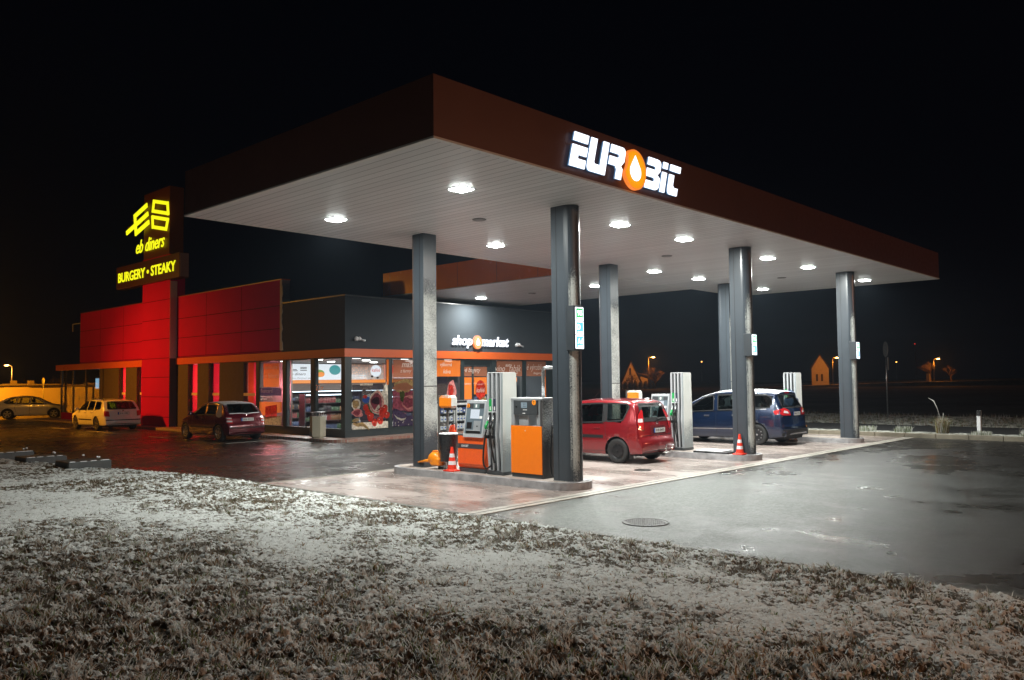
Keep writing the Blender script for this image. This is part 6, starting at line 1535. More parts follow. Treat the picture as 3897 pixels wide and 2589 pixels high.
oc.window('rear_window', [(-.66, .99), (.66, .99), (.56, 1.33), (-.56, 1.33)], 'y', -1)
oc.window('windscreen', [(-.6, 1.02), (.6, 1.02), (.5, 1.35), (-.5, 1.35)], 'y', 1)
for sx in (-1, 1):
    lm = oc.drape('tail_lamp', [(sx*.60, .66), (sx*.62, .90), (sx*.80, .92), (sx*.83, .68)], 'y', -1, M_LAMPRED, off=.008, rnd=.02)
    part('roof_rail', M_BLACK, oc.t, lambda b: b.tube([(sx*.60, .75, 1.40), (sx*.62, .95, 1.46), (sx*.62, 2.2, 1.475), (sx*.60, 2.4, 1.40)], .014, 8), True)
    oc.drape('headlamp', [(sx*.5, .62), (sx*.80, .66), (sx*.76, .80), (sx*.55, .76)], 'y', 1, M_LAMPCLR, rnd=.03)
oc.line('bumper_strip', [(-.80, .50), (.80, .50)], .045, 'y', -1, M_CARBLK, .012)
oc.plate(0, .80, '5H6 1384'); oc.handle(1.55, .84, oc.sp['paint']); oc.handle(2.35, .83, oc.sp['paint']); oc.mirror(3.12, .93)
part('badge', M_CHROME, oc.t, lambda b: b.lathe_e((0, oc.cast((0, .91), 'y', -1)[0].y, .91), .04, 12, (1, .3, 1)), True)
oc.finish(0.5)
oc.place(7.86, 30.20)

# silver hatchback seen from the side
sv = Car('parked_car', 'silver hatchback standing sideways before the orange-lit wall', dict(
    W=1.74, rad=.09, crown=.04, paint=car_paint('paint_silver', (.70, .70, .69), flake=0),
    top=[(.02, .36), (0, .45), (0, .68), (.05, .86), (.12, .98), (.55, 1.24), (.95, 1.41), (1.6, 1.47), (2.1, 1.45), (2.5, 1.36), (3.2, .98), (3.6, .90), (4.05, .76), (4.25, .58), (4.3, .45), (4.3, .32)],
    bot=[(0, .28), (.3, .24), (4.0, .20), (4.3, .25)], wy=[(0, .86), (.15, .93), (.4, .98), (.9, 1), (3.4, 1), (4.0, .93), (4.3, .80)],
    fz=[(.2, .94), (.35, .985), (.55, 1.0), (.75, 1.0), (.92, .97), (1.0, .94), (1.38, .80), (1.5, .75)], axles=(.86, 3.44), rw=.32, rim='alloy', rim_m=M_ALLOY, rot=0))
common(sv, [[(.62, 1.06), (.80, .98), (1.30, .97), (1.40, 1.37), (1.02, 1.33)], [(1.36, .965), (2.05, .95), (2.10, 1.39), (1.46, 1.38)], [(2.12, .945), (3.02, .93), (2.60, 1.22), (2.35, 1.35), (2.17, 1.385)]],
    seams=[[(2.08, .94), (2.08, .28)], [(1.3, .94), (1.25, .7), (1.35, .45)], [(3.05, .9), (3.08, .28)]])
sv.window('rear_window', [(-.60, 1.02), (.60, 1.02), (.52, 1.30), (-.52, 1.30)], 'y', -1)
sv.window('windscreen', [(-.6, 1.02), (.6, 1.02), (.5, 1.34), (-.5, 1.34)], 'y', 1)
for sx in (-1, 1):
    sv.drape('tail_lamp', [(sx*.5, .80), (sx*.54, .95), (sx*.80, .95), (sx*.82, .78)], 'y', -1, M_LAMPRED, off=.008, rnd=.02)
    sv.drape('headlamp', [(sx*.5, .62), (sx*.80, .66), (sx*.74, .80), (sx*.55, .74)], 'y', 1, M_LAMPCLR, rnd=.03)
sv.both('tail_lamp_side', [(.10, .82), (.12, .95), (.40, .96), (.36, .84)], M_LAMPRED, off=.008, rnd=.02)
sv.plate(0, .58, '2H8 7706'); sv.handle(1.5, .86, sv.sp['paint']); sv.handle(2.3, .85, sv.sp['paint']); sv.mirror(2.95, .95)
a = math.atan2(-1.07, 2.37) - math.pi/2
fwd = Vector((math.sin(-a), math.cos(-a))); lef = Vector((-fwd.y, fwd.x))
mid = Vector((9.80, 49.65)) + lef*.80; org = mid - fwd*2.15
sv.finish(0.5)
sv.place(org.x, org.y, a)

# ================================================================== PERSON by the far pump
def person(x, y, rot):
    t = empty('person', (x, y, 0), 'person in a dark blue hooded jacket and jeans refuelling behind the blue car', 'person')
    me = bpy.data.meshes.new('body')
    J = {'pel': (0, 0, .90), 'wai': (0, .01, 1.05), 'che': (0, .02, 1.27), 'nec': (0, .03, 1.42), 'hea': (0, .05, 1.53), 'cro': (0, .05, 1.64),
         'hl': (-.09, 0, .86), 'kl': (-.11, .04, .47), 'al': (-.11, 0, .09), 'tl': (-.12, .15, .04), 'hr': (.09, 0, .86), 'kr': (.11, .02, .47), 'ar': (.12, -.04, .09), 'tr': (.14, .11, .04),
         'sl': (-.19, .02, 1.36), 'el': (-.25, .06, 1.10), 'wl': (-.18, .26, 1.04), 'pl': (-.16, .33, 1.04), 'sr': (.19, .02, 1.36), 'er': (.26, .0, 1.10), 'wr': (.24, .12, .90), 'pr': (.23, .17, .84)}
    rad = {'pel': .145, 'wai': .135, 'che': .155, 'nec': .06, 'hea': .095, 'cro': .06, 'hl': .10, 'kl': .065, 'al': .05, 'tl': .04, 'hr': .10, 'kr': .065, 'ar': .05, 'tr': .04,
           'sl': .075, 'el': .055, 'wl': .038, 'pl': .04, 'sr': .075, 'er': .055, 'wr': .038, 'pr': .04}
    E_ = [('pel', 'wai'), ('wai', 'che'), ('che', 'nec'), ('nec', 'hea'), ('hea', 'cro'), ('pel', 'hl'), ('hl', 'kl'), ('kl', 'al'), ('al', 'tl'), ('pel', 'hr'), ('hr', 'kr'), ('kr', 'ar'), ('ar', 'tr'),
          ('che', 'sl'), ('sl', 'el'), ('el', 'wl'), ('wl', 'pl'), ('che', 'sr'), ('sr', 'er'), ('er', 'wr'), ('wr', 'pr')]
    def skin(name, J, rad, E_, root, mat, sub=2):
        ks = list(J); me = bpy.data.meshes.new(name); me.from_pydata([J[k] for k in ks], [(ks.index(a), ks.index(c)) for a, c in E_], [])
        o = bpy.data.objects.new(name, me); SC.collection.objects.link(o)
        o.modifiers.new('s', 'SKIN'); sv_ = me.skin_vertices[0].data
        for i, k in enumerate(ks): sv_[i].radius = (rad[k], rad[k]); sv_[i].use_root = (k == root)
        sd = o.modifiers.new('d', 'SUBSURF'); sd.levels = sub; sd.render_levels = sub
        dg = bpy.context.evaluated_depsgraph_get(); nm = bpy.data.meshes.new_from_object(o.evaluated_get(dg)); o.modifiers.clear(); o.data = nm
        nm.materials.clear(); nm.materials.append(mat); nm.polygons.foreach_set('use_smooth', [True]*len(nm.polygons)); o.parent = t; return o
    skinm = pm('skin_tone', (.45, .26, .18), .5); cloth = pm('jacket_blue', (.02, .045, .11), .8, bumpv=.5, scale=20); jean = pm('jeans', (.035, .055, .11), .9, 0, .4, 12, .5)
    skin('body', J, rad, E_, 'pel', skinm)
    jk = {k: J[k] for k in ('pel', 'wai', 'che', 'nec', 'sl', 'el', 'wl', 'sr', 'er', 'wr')}; jr = {k: rad[k]*1.16+.012 for k in jk}; jr['nec'] = .075
    skin('jacket', jk, jr, [e for e in E_ if e[0] in jk and e[1] in jk], 'pel', cloth)
    tk = {k: J[k] for k in ('pel', 'hl', 'kl', 'al', 'hr', 'kr', 'ar')}; tr_ = {k: rad[k]*1.12+.010 for k in tk}; tr_['al'] = tr_['ar'] = .075
    skin('trousers', tk, tr_, [e for e in E_ if e[0] in tk and e[1] in tk], 'pel', jean)
    part('hood', cloth, t, lambda b: (b.lathe_e((0, .03, 1.555), .125, 16, (.95, 1.02, 1.08))), True)
    part('face', skinm, t, lambda b: (b.lathe_e((0, .115, 1.545), .075, 14, (.9, .75, 1.15)), b.lathe_e((0, .175, 1.535), .018, 8, (.8, 1, 1.2)), b.lathe_e((-.028, .165, 1.56), .009, 8, (1, .6, .7)), b.lathe_e((.028, .165, 1.56), .009, 8, (1, .6, .7))), True)
    for k in (-1, 1):
        part('shoe', pm('shoe_brown', (.06, .035, .025), .6), t, lambda b: (b.box(-.04+k*.125, .05+k*.125, -.10 + (.02 if k < 0 else -.03), .19 + (.02 if k < 0 else -.03), .001, .085, .03)), True)
    for hx, hy, hz in ((-.155, .36, 1.04), (.225, .20, .80)):
        part('hand', skinm, t, lambda b: (b.lathe_e((hx, hy, hz), .034, 10, (1, .9, 1.3)), [b.tube([(hx-.024+.016*i, hy+.01, hz-.02), (hx-.024+.016*i, hy+.045, hz-.045-.004*(i % 2)), (hx-.024+.016*i, hy+.03, hz-.085+.006*abs(i-1.5))], [.009, .008, .007], 6) for i in range(4)], b.tube([(hx+.03, hy, hz+.01), (hx+.045, hy+.035, hz-.02), (hx+.03, hy+.05, hz-.04)], [.010, .009, .008], 6)), True)
    t.rotation_euler = (0, 0, rot)
person(18.52, 3.22, R(75))

# ================================================================== STREET LIGHTS AND BACKGROUND
M_SOD = glow('sodium_glow', (1, .50, .12), 30)
M_POLE = pm('lamp_pole', (.30, .29, .27), .5, .3)
def street_lamp(x, y, z0, h, arm, energy, label, col=SODIUM, spot=None, group='sodium street lamps', s=1.0):
    t = empty('street_lamp', (x, y, z0), label, 'street lamp', group); ax, ay = arm
    part('pole', M_POLE, t, lambda b: b.tube([(x, y, z0-.3), (x, y, z0+h*.5), (x, y, z0+h-.1)], [.085*s, .07*s, .045*s], 10))
    part('arm', M_POLE, t, lambda b: b.tube([(x, y, z0+h-.12), (x+ax*.3, y+ay*.3, z0+h), (x+ax, y+ay, z0+h+.05)], .03*s, 8))
    hx, hy, hz = x+ax*1.4, y+ay*1.4, z0+h+.04
    def head(b):
        u = Vector((ax, ay)).normalized(); v_ = Vector((-u.y, u.x)); l, w = .38*s, .14*s
        pts = [Vector((hx, hy))+u*l*c+v_*w*d for c, d in ((-1, -.6), (.8, -1), (1, 0), (.8, 1), (-1, .6))]
        b.prism([tuple(p) for p in pts], hz, hz+.10*s)
    hd = part('lamp_head', M_POLE, t, head)
    part('lamp_glass', M_SOD, hd, lambda b: b.lathe_e((hx, hy, hz-.005), .24*s, 14, (1, 1, .35)))
    if energy:
        if spot: add_light('SPOT', 'lamp', (hx, hy, hz-.16*s), energy, col, .12, t, aim=spot[0], spot_size=R(spot[1]), spot_blend=spot[2])
        else: add_light('POINT', 'lamp', (hx, hy, hz-.35*s), energy, col, .15, t)
    return t
# lamps of the car park, just outside the picture on the left and behind the camera, one added far right
street_lamp(-1.2, 34.6, 0, 7.2, (1.2, -.1), 5400, 'tall sodium street lamp at the edge of the car park opposite the red tower', spot=((.88, -.30, -.80), 98, 1), col=(1, .34, .015))
street_lamp(7.3, 52.6, 0, 6.0, (-.5, .5), 8000, 'sodium street lamp close to the long orange-lit wall', col=(1, .33, .006), spot=((.25, 1, -.75), 150, .5))
add_light('POINT', 'lamp_spill', (.35, 34.5, 7.0), 1300, SODIUM, .15)
street_lamp(.6, -20.5, .1, 7.0, (-.4, 1.1), 2300, 'tall sodium street lamp on the lawn behind the photographer', col=(1, .56, .36), spot=((.02, 1, -.60), 74, .9))
add_light('POINT', 'lamp_spill', (.2, -18.9, 6.6), 520, (1, .47, .22), .15)
street_lamp(27, -31, 0, 8.5, (-.5, 1.1), 3000, 'tall sodium street lamp beside the lane, far to the right of the photographer', col=(1, .40, .20))  # added lamp out of view, brightens the right end of the fascia
# wall with roof tiles, sign pole and lamp on the left
wl = empty('boundary_wall', (9, 57, 0), 'long plastered wall with a ragged snowy top, lit orange by a street lamp', 'wall')
part('wall_face', pm('plaster_cream', (.52, .44, .33), .85, 0, .18, .8, .4, bscale=40), wl, lambda b: b.box(-6, 26, 57, 57.3, -.05, 2.12))
def capf(b):
    rs = random.Random(8); x = -6
    while x < 26:
        w = rs.uniform(.5, 1.6); b.box(x, x+w-.02, 56.9-rs.uniform(0, .1), 57.4, 2.12, 2.18+rs.uniform(0, .10), .02); x += w
part('coping', pm('wall_cap', (.16, .13, .10), .8), wl, capf)
for x in (10.9, 12.0, 6.5):
    part('pier_cap', MATS['wall_cap'], wl, lambda b: b.box(x-.18, x+.18, 56.95, 57.35, 2.25, 2.48, .02))
sp_ = empty('sign_post', (12.48, 56.0, 0), 'thin pole with a small round sign standing before the orange wall', 'road sign')
part('pole', M_POLE, sp_, lambda b: b.tube([(12.48, 56, -.02), (12.48, 56, 2.65)], .035, 8))
part('disc', M_GREY, sp_, lambda b: b.lathe([(.0, 12.45), (.28, 12.45), (.28, 12.47), (0, 12.47)], (0, 56, 2.40), 'x', 20))
street_lamp(24.0, 104.5, 0, 4.6, (-.45, -.1), 520, 'small bright sodium lamp beyond the wall on the far left', col=(1, .38, .05))
def bare_tree(x, y, z0, h, seed, label, spread=.75, depth=5, col=None, n0=3):
    t = empty('tree', (x, y, z0), label, 'tree', 'bare trees in the background'); rs = random.Random(seed)
    tr, cr = MB(), MB()
    def br(p, d, l, r, k):
        q = p+d*l; mid_ = p+d*l*.5+Vector((rs.uniform(-1, 1), rs.uniform(-1, 1), rs.uniform(-.3, .6)))*l*.08
        (tr if k < 1 else cr).tube([p, mid_, q], [r, r*.85, r*.65], 5 if k > 1 else 8, cap=False)
        if k >= depth: return
        for i in range(rs.randint(2, 4) if k else n0+1):
            nd = (d+Vector((rs.uniform(-1, 1), rs.uniform(-1, 1), rs.uniform(-.35, .75)))*spread*1.3).normalized()
            br(p+d*l*rs.uniform(.55, 1), nd, l*rs.uniform(.55, .85), r*.58, k+1)
    br(Vector((x, y, z0)), Vector((rs.uniform(-.05, .05), 0, 1)).normalized(), h*.30, h*.022+.03, 0)
    m_ = col or pm('bark_twigs', (.16, .11, .07), .85, 0, .3, 3)
    tr.build('trunk', m_, t); cr.build('crown', m_, t); return t
bare_tree(19.5, 98, 0, 5.0, 3, 'low bare tree with drooping branches left of the far lamp beyond the wall')
bare_tree(23.3, 99, 0, 4.6, 5, 'bare tree right beside the far lamp beyond the wall')
bare_tree(28.0, 101, 0, 4.6, 9, 'bushy bare tree beyond the wall near the glazed entrance')
bare_tree(31.0, 103, 0, 4.2, 12, 'smaller bare tree beyond the wall, nearest to the diner wing')
bare_tree(154.4, 97.0, -.7, 7.4, 21, 'bare tree right of the lamp and the steep gabled house', .8, 6)
bare_tree(150.9, 101.0, -.7, 5.5, 23, 'thin bare tree behind the hedge by the steep gabled house', .8, 5)
bare_tree(200.0, 50.8, 1.0, 6.6, 25, 'bare tree behind the lamp on the far right', .8, 6)
bare_tree(203.0, 47.2, 1.0, 5.2, 27, 'low bare tree right of the lamp on the far right', .8, 5)

# embankment with a street, on the right behind the field
P0 = [(120, 133, -.9), (137.95, 114.63, -.80), (148.91, 102.88, -.92), (156.51, 94.7, -.75), (162.08, 88.72, -.55), (177.61, 71.99, .22), (186.33, 62.6, .62), (195.39, 52.86, .86), (203.34, 44.32, 1.02), (212.61, 34.37, 1.10), (232, 14, 1.2), (255, -10, 1.2)]
# the bank's upper edge, then the snowy ground behind it
def bank():
    b = MB(); n = len(P0); rows = []
    for k, (x, y, z) in enumerate(P0):
        d = Vector((x-CAM.x, y-CAM.y, 0)).normalized()
        rows.append([(x-d.x*10, y-d.y*10, -1.2), (x-d.x*1.5, y-d.y*2.6, z-.30), (x-d.x*2, y-d.y*2, z), (x+d.x*12, y+d.y*12, z+.05), (x+d.x*90, y+d.y*90, z+.3)])
    out = []
    for i in range(n-1):
        for s_ in range(12):
            t_ = s_/12; out.append([tuple(np.array(rows[i][j])*(1-t_)+np.array(rows[i+1][j])*t_ + np.array([0, 0, RNG.uniform(-.06, .06) if 0 < j < 3 else 0])) for j in range(5)])
    out.append(rows[-1]); vs = sum(out, []); fs = [(i*5+j, (i+1)*5+j, (i+1)*5+j+1, i*5+j+1) for i in range(len(out)-1) for j in range(4)]
    b.smooth = True; b._add(vs, [f[::-1] for f in fs]); b.m = [1 if min(f) % 5 < 2 and (min(f) % 5) in (0, 1) else 0 for f in fs]; return b  # front slope coloured dark like the field, standing in for its lack of light
m, nt, b = base_mat('bank_snow'); v = worldpos(nt)
mk = ramp(nt, noise(nt, v, 1.1, 6, .7), [(.40, 0), (.58, 1)])
L(nt, mixc(nt, mk, (.06, .05, .03), (.50, .50, .48)), b.inputs['Base Color']); b.inputs['Roughness'].default_value = .9
tag(bank().build('embankment', [m, bpy.data.materials['field_soil']]), 'low snowy bank along the far street', 'bank', kind='structure')

def ray_line(p, q, d):   # a point between p and q pushed d metres further from the camera
    v_ = Vector(p); u = (v_-CAM).normalized(); return v_+u*d
# steep gabled house
def gable(name, bl, br_, pk, eave, depth, label, wallm, roofm, wing=None):
    bl, br_, pk = ray_line(bl, 0, 8), ray_line(br_, 0, 8), ray_line(pk, 0, 8)
    t = empty(name, (bl[0], bl[1], 0), label, 'house'); A = Vector(bl); B = Vector(br_); Pk = Vector(pk)
    back = Vector((A.x-CAM.x, A.y-CAM.y, 0)).normalized()*depth
    eA = Vector((A.x, A.y, eave)); eB = Vector((B.x, B.y, eave)); Pk = Vector(((A.x+B.x)/2, (A.y+B.y)/2, Pk.z))
    def walls(b):
        vs = [A, B, eB, Pk, eA]; n = 5; allv = [tuple(p) for p in vs]+[tuple(p+back) for p in vs]
        b._add(allv, [(0, 1, 2, 3, 4), (9, 8, 7, 6, 5), (0, 5, 6, 1), (1, 6, 7, 2), (4, 9, 5, 0)])
    part('wall', wallm, t, walls)
    out = (B-A).normalized()*.4; dn = Vector((0, 0, -.15)); f = -back.normalized()*.35
    def roof(b):
        for e, o_ in ((eA, -out), (eB, out)):
            p = [e+o_+dn*2+f, Pk+f, Pk+back, e+o_+dn*2+back]; th = Vector((0, 0, .38))
            vs = [tuple(q+Vector((0, 0, .02))) for q in p]+[tuple(q+th) for q in p]
            b._add(vs, [(0, 1, 2, 3), (7, 6, 5, 4), (0, 4, 5, 1), (1, 5, 6, 2), (2, 6, 7, 3), (3, 7, 4, 0)])
    part('roof', roofm, t, roof)
    return t, A, B, back
M_HWALL = pm('house_plaster', (.55, .48, .36), .85, 0, .2, 1.5); M_HROOF = pm('dark_roof', (.05, .035, .03), .8, 0, .3, 3); M_HDARK = pm('house_dark', (.03, .02, .015), .6)
h1, A, B, bk = gable('house', (149.0, 102.6, -.9), (151.95, 99.4, -.9), (150.4, 100.7, 6.2), 1.3, 8, 'small steep-gabled house with a dark window behind the hedge', M_HWALL, M_HROOF)
ab = (B-A).normalized(); fr_ = -bk.normalized()
def hrect(b, u0, u1, z0, z1, d=.03, A=A, ab=ab, f=fr_):
    o_ = A+f*d; b.quad(*[tuple(Vector((o_.x+ab.x*u, o_.y+ab.y*u, z))) for u, z in ((u0, z0), (u1, z0), (u1, z1), (u0, z1))])
part('window', M_HDARK, h1, lambda b: hrect(b, 1.75, 2.25, 3.3, 4.9)); part('chimney_shadow', M_HDARK, h1, lambda b: hrect(b, 2.1, 2.65, -.5, 3.2)) if 0 else part('door', M_HDARK, h1, lambda b: hrect(b, 2.15, 2.65, .0, 3.0)); part('window', M_HDARK, h1, lambda b: hrect(b, .95, 1.6, 1.75, 2.15))
def wing(b):
    a0 = B+fr_*.0; a1 = ray_line((153.1, 98.25, -.9), 0, 8); d = bk*.7
    for q in (0,):
        vs = [a0, a1, Vector((a1.x, a1.y, 2.3)), Vector((a0.x, a0.y, 2.9))]; b._add([tuple(p) for p in vs]+[tuple(p+d) for p in vs], [(0, 1, 2, 3), (7, 6, 5, 4), (1, 5, 6, 2)])
part('wing_wall', M_HWALL, h1, wing)
wr_ = [ray_line(p, 0, 7.5) for p in ((151.3, 99.8, 3.5), (153.5, 97.7, 2.6))]
part('wing_roof', M_HROOF, h1, lambda b: b._add([tuple(wr_[0]), tuple(wr_[1]), tuple(wr_[1]+Vector((0, 0, .25))), tuple(wr_[0]+Vector((0, 0, .25)))]+[tuple(p+bk*.8) for p in (wr_[0], wr_[1], wr_[1]+Vector((0, 0, .25)), wr_[0]+Vector((0, 0, .25)))], [(0, 1, 2, 3), (3, 2, 6, 7), (0, 4, 5, 1), (4, 7, 6, 5), (1, 5, 6, 2), (0, 3, 7, 4)]))
h2, A2, B2, bk2 = gable('transformer_house', (179.08, 70.39, .4), (181.79, 67.48, .4), (180.3, 68.6, 7.3), 4.35, 4, 'little orange-lit gabled tower house with two narrow dark openings', M_HWALL, M_HROOF)
ab2 = (B2-A2).normalized(); f2_ = -bk2.normalized()
part('ledge', pm('ledge_light', (.6, .5, .4), .7), h2, lambda b: hrect(b, 0, 3.98, 3.55, 3.68, .06, A2, ab2, f2_))
for u in (1.0, 2.2): part('window', M_HDARK, h2, lambda b: hrect(b, u, u+.5, 1.3, 3.0, .04, A2, ab2, f2_))
# hedge made of clipped bushes
M_HEDGE = pm('hedge_twigs', (.12, .10, .05), .9, 0, .5, 6)
hl, hr = Vector((146.6, 105.1, 0)), Vector((153.9, 97.3, 0))
def leaf_mass(b, c, rx, rz, n, seed, sz=.14):
    rs = np.random.RandomState(seed); 
    for i in range(n):
        d = rs.randn(3); d /= np.linalg.norm(d); q = rs.uniform(.72, 1.0)**.5
        p = Vector((c[0]+d[0]*rx*q, c[1]+d[1]*rx*q, c[2]+max(-.95, d[2])*rz*q)); a = Vector(rs.randn(3)).normalized()*sz*rs.uniform(.5, 1.2); e = Vector(rs.randn(3)).normalized()*sz*rs.uniform(.5, 1.2)
        b._add([tuple(p-a), tuple(p+e), tuple(p+a)], [(0, 1, 2)])
for i in range(9):
    p = hl.lerp(hr, (i+.5)/9); t = empty('hedge_bush', (p.x, p.y, -.8), f'clipped orange-lit hedge bush, {["first","second","third","fourth","fifth","sixth","seventh","eighth","ninth"][i]} from the left end before the gabled house', 'hedge bush', 'hedge bushes before the gabled house')
    part('foliage', M_HEDGE, t, lambda b: (leaf_mass(b, (p.x, p.y, .55), .62, 1.25, 520, 60+i), b.lathe_e((p.x, p.y, .45), .5, 10, (1, 1, 2.2))))
    part('stem', M_HROOF, t, lambda b: b.tube([(p.x, p.y, -.95), (p.x, p.y, .4)], .08, 6))
street_lamp(153.3, 98.1, -.75, 8.0, (.55, -.6), 2000, 'sodium street lamp between the gabled house and the bare tree', col=(1, .29, .02), s=1.5)
street_lamp(182.4, 66.8, .5, 6.2, (.5, -.55), 1100, 'sodium street lamp beside the little tower house', col=(1, .29, .02), s=1.5)
street_lamp(198.4, 49.6, 1.0, 5.2, (.5, -.55), 1000, 'sodium street lamp farthest to the right with a bare tree behind it', col=(1, .29, .02), s=1.5)
cb = empty('utility_cabinet', (197.4, 50.5, 1), 'small pale utility cabinet left of the farthest right lamp', 'cabinet')
part('body', M_HWALL, cb, lambda b: b.box(197.0, 197.6, 50.2, 50.9, .9, 2.85, .05)); part('lid', M_HROOF, cb, lambda b: b.box(196.95, 197.65, 50.15, 50.95, 2.86, 2.92))
for k, (x, y, z, c, lab) in enumerate(((434, 246, 12.6, 'o', 'tiny distant orange lamp between the middle columns'), (525, 163, 11.4, 'o', 'tiny distant orange lamp right of the round sign'), (532, 154, 22.5, 'r', 'tiny distant red light high above the right field'), (384, 300, 9.5, 'o', 'tiny distant lamp right of the nearest column'))):
    t = empty('distant_lamp', (x, y, 0), lab, 'street lamp')
    part('pole', M_POLE, t, lambda b: b.tube([(x, y, -1), (x, y, z-.3)], .12, 6))
    part('lamp_glass', glow('far_orange', (1, .45, .1), 6) if c == 'o' else glow('far_red', (1, .03, .02), 2), t, lambda b: b.lathe_e((x, y, z), .42 if c == 'o' else .32, 10, (1, 1, .8)))

# right verge: round sign seen from behind, marker post, tufts of grass
rs_ = empty('round_road_sign', (36.5, 6.2, 0), 'grey back of a round road sign on a tall thin pole beyond the lane', 'road sign')
part('pole', M_STEEL, rs_, lambda b: b.tube([(36.5, 6.2, -.08), (36.5, 6.2, 3.85)], .035, 8))
def disc(b):
    c = Vector((36.46, 6.2, 3.52)); n = Vector((.58, -.81, 0)).normalized(); u = Vector((-n.y, n.x, 0)); w = Vector((0, 0, 1)); k = 36
    f_ = [tuple(c+(u*math.cos(2*math.pi*i/k)+w*math.sin(2*math.pi*i/k))*.40) for i in range(k)]; g = [tuple(Vector(p)+n*.02) for p in f_]
    b._add(f_+g, [tuple(range(k)), tuple(range(2*k-1, k-1, -1))]+[(i, i+k, (i+1) % k+k, (i+1) % k) for i in range(k)])
part('disc', pm('sign_back', (.30, .28, .27), .6), rs_, disc)
part('small_plate', pm('sign_plate', (.25, .24, .22), .6), rs_, lambda b: b.box(36.50, 36.60, 6.09, 6.13, 2.45, 3.10))
mk_ = empty('marker_post', (24.2, -.92, .12), 'short white marker post with a dark top on the snowy verge', 'marker post')
part('post', M_WHITE, mk_, lambda b: b.box(24.14, 24.26, -.98, -.86, .11, .72, .012)); part('dark_top', M_BLACK, mk_, lambda b: b.box(24.13, 24.23, -.975, -.865, .721, .90)); part('white_edge', M_WHITE, mk_, lambda b: b.box(24.231, 24.27, -.985, -.855, .721, .90))
def tuft(x, y, z, n, h, r, seed, label, mats, plume=False, name='grass_tuft'):
    t = empty(name, (x, y, z), label, 'plant', 'plants along the far verge'); rs = np.random.RandomState(seed)
    def st(b):
        for i in range(n):
            a = rs.uniform(0, 6.28); q = r*math.sqrt(rs.rand()); hh = h*rs.uniform(.5, 1); ln = rs.uniform(.1, .75)*hh; an = rs.uniform(0, 6.28); w = rs.uniform(.004, .009)
            p = Vector((x+q*math.cos(a), y+q*math.sin(a), z-.02)); d = Vector((math.cos(an), math.sin(an), 0)); s_ = Vector((-d.y, d.x, 0))*w; b.cur = rs.randint(len(mats))
            m1 = p+d*ln*.35+Vector((0, 0, hh*.65)); e = p+d*ln+Vector((0, 0, hh*(1-.25*ln/hh)))
            b._add([tuple(p-s_), tuple(p+s_), tuple(m1+s_*.7), tuple(m1-s_*.7), tuple(e)], [(0, 1, 2, 3), (3, 2, 4)])
    part('blades', mats, t, st)
    if plume:
        part('seed_head', [gm[0]], t, lambda b: (b.tube([(x, y, z+.3), (x-.05, y+.12, z+.85), (x-.02, y+.24, z+1.12), (x, y+.42, z+1.22)], [.005, .010, .018, .005], 6), b.tube([(x, y, z+.3), (x+.02, y-.05, z+.7)], [.006, .012], 5)))
    return t
tuft(23.45, .05, .125, 520, .72, .20, 5, 'tall dry ornamental grass with an arching seed head on the verge', [gm[1], gm[2], gm[0], pm('straw', (.30, .24, .10), .8)], True, 'ornamental_grass')
for i, (x, y, n, h, lab) in enumerate(((23.3, 6.4, 420, .40, 'frosty low plant on the verge behind the blue car'), (23.3, 5.3, 260, .28, 'small frosty plant on the verge just left of the farthest column'), (23.4, 2.55, 300, .28, 'frosty plant on the verge right of the farthest column'),
      (23.4, 1.35, 240, .30, 'small dry plant between the farthest column and the tall grass'), (23.3, -1.2, 300, .20, 'low frosty tuft at the foot of the marker post'), (23.3, -2.6, 320, .30, 'frosty tuft at the right edge of the picture'))):
    tuft(x, y, .125, n, h, .30, 30+i, lab, [gm[0], gm[1], gm[0]])
# weedy snowy ground beyond the lane
def weeds():
    n1, n2 = 70, 420; xs = np.linspace(29.3, 40.5, n1); ys = np.linspace(-25, 40, n2); X_, Y_ = np.meshgrid(xs, ys, indexing='ij')
    Z_ = .02 + .16*fbm(X_, Y_, 1.6, 4, 71)*np.clip((X_-29.3)/1.0, 0, 1)*np.clip((40.5-X_)/2, 0, 1) - .06
    return np.stack([X_, Y_, Z_], -1).reshape(-1, 3), grid_faces(n1, n2, np.ones((n1-1, n2-1), bool))[:, ::-1]
V_, F_ = weeds(); wd = np_mesh('weedy_ground', V_, F_, MV); tag(wd, 'uneven snowy ground with weeds beyond the dark lane', 'rough ground', kind='structure')
rs = np.random.RandomState(77); n = 26000
x = rs.uniform(29.3, 40, n); y = rs.uniform(-14, 34, n); dn = fbm(x, y, .8, 3, 91); ok = rs.rand(n) < np.clip((dn-.35)*3, .05, 1); x, y = x[ok], y[ok]; n = len(x)
hh = rs.uniform(.06, .28, n); an = rs.uniform(0, 6.28, n); w = .010; wa = rs.uniform(0, 3.14, n); ln = rs.uniform(.1, .9, n)*hh
V_ = np.stack([np.stack(p, -1) for p in ((x-w*np.cos(wa), y-w*np.sin(wa), x*0), (x+w*np.cos(wa), y+w*np.sin(wa), x*0), (x+ln*np.cos(an), y+ln*np.sin(an), hh))], 1).reshape(-1, 3)
wg = np_mesh('weeds', V_, np.arange(3*n).reshape(-1, 3), gm); wg.data.polygons.foreach_set('material_index', rs.choice([0, 1, 2], n, p=[.35, .25, .4]).astype(np.int32))
tag(wg, 'frosted weeds on the rough ground beyond the lane', 'weeds', kind='stuff')
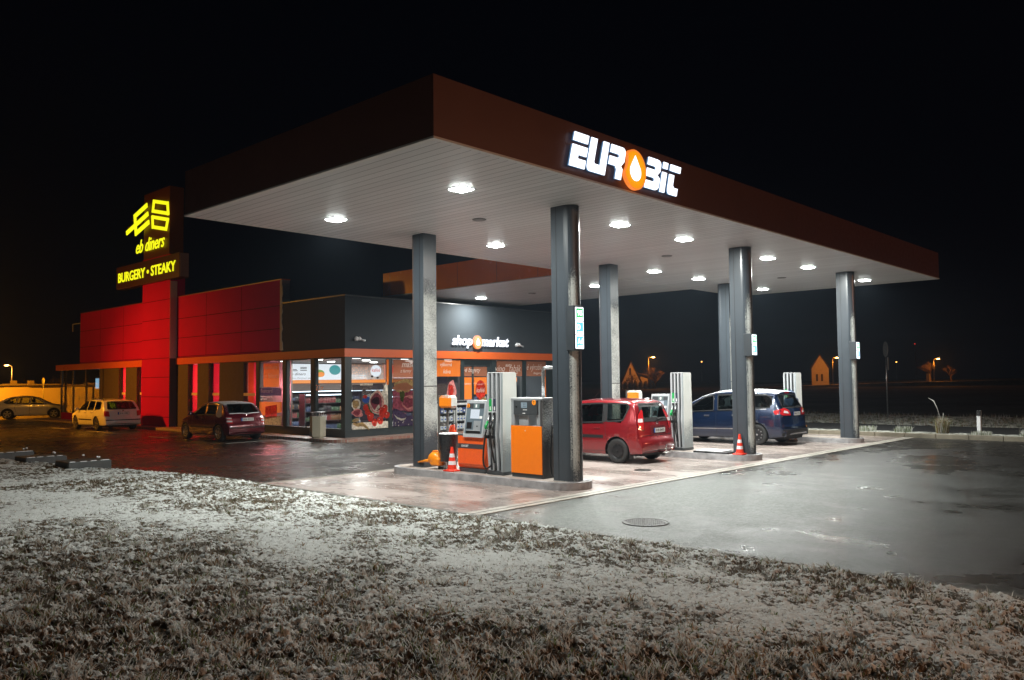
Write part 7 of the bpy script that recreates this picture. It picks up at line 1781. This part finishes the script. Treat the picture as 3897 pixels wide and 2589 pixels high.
# low concrete blocks at the edge of the lawn on the left
mb_ = pm('dark_block', (.05, .055, .055), .5, 0, .4, 4, .5, bscale=40)
for i, (x0, x1, y0, y1, zt, lab) in enumerate(((-.38, .62, 12.75, 13.65, .24, 'dark low concrete block with snowy edge by the lawn corner, nearest of the three'), (-.55, .45, 15.3, 16.2, .22, 'dark low concrete block with a snowy edge, middle one of the three by the lawn'), (-.6, .38, 17.7, 18.6, .22, 'dark low concrete block with a snowy edge, farthest of the three by the lawn'))):
    t = empty('concrete_block', ((x0+x1)/2, (y0+y1)/2, 0), lab, 'concrete block', 'low concrete blocks by the lawn')
    part('block', mb_, t, lambda b: b.box(x0, x1, y0, y1, -.02, zt, .02))
    part('snow_edge', M_SNOW, t, lambda b: [b.box(x0+.04+q*.24, x0+.04+q*.24+RNG.uniform(.12, .23), y0+.01, y0+.06+RNG.uniform(0, .05), zt+.001, zt+.012, .003) for q in range(4)])
    part('snow_clump', M_SNOW, t, lambda b: b.lathe_e((x1-.05, y1-.10, zt+.03), .028, 10, (1, 1, .8)))
sc_ = [(1.70, 16.5), (1.66, 17.6), (1.5, 19.6), (1.5, 22.2)]
bb = MB(); [bb.lathe_e((x, y, .015), .035, 10, (1.3, 1, .7)) for x, y in sc_]; tag(bb.build('snow_clumps', M_SNOW), 'small lumps of snow on the wet asphalt by the concrete blocks', 'snow', kind='stuff')

# ------------------------------------------------------------------ thin mist in the air
hz_m = bpy.data.materials.new('mist'); hz_m.use_nodes = True; nt = hz_m.node_tree; nt.nodes.clear()
out = N(nt, 'ShaderNodeOutputMaterial'); pv = N(nt, 'ShaderNodeVolumePrincipled'); pv.inputs['Color'].default_value = (.62, .8, 1, 1); pv.inputs['Density'].default_value = .0005; pv.inputs['Anisotropy'].default_value = .5
L(nt, pv.outputs[0], out.inputs['Volume'])
bb = MB(); bb.box(-100, 560, -70, 330, -2.2, 30); hz = bb.build('haze', hz_m); tag(hz, 'thin winter mist in the night air', 'haze', kind='stuff')
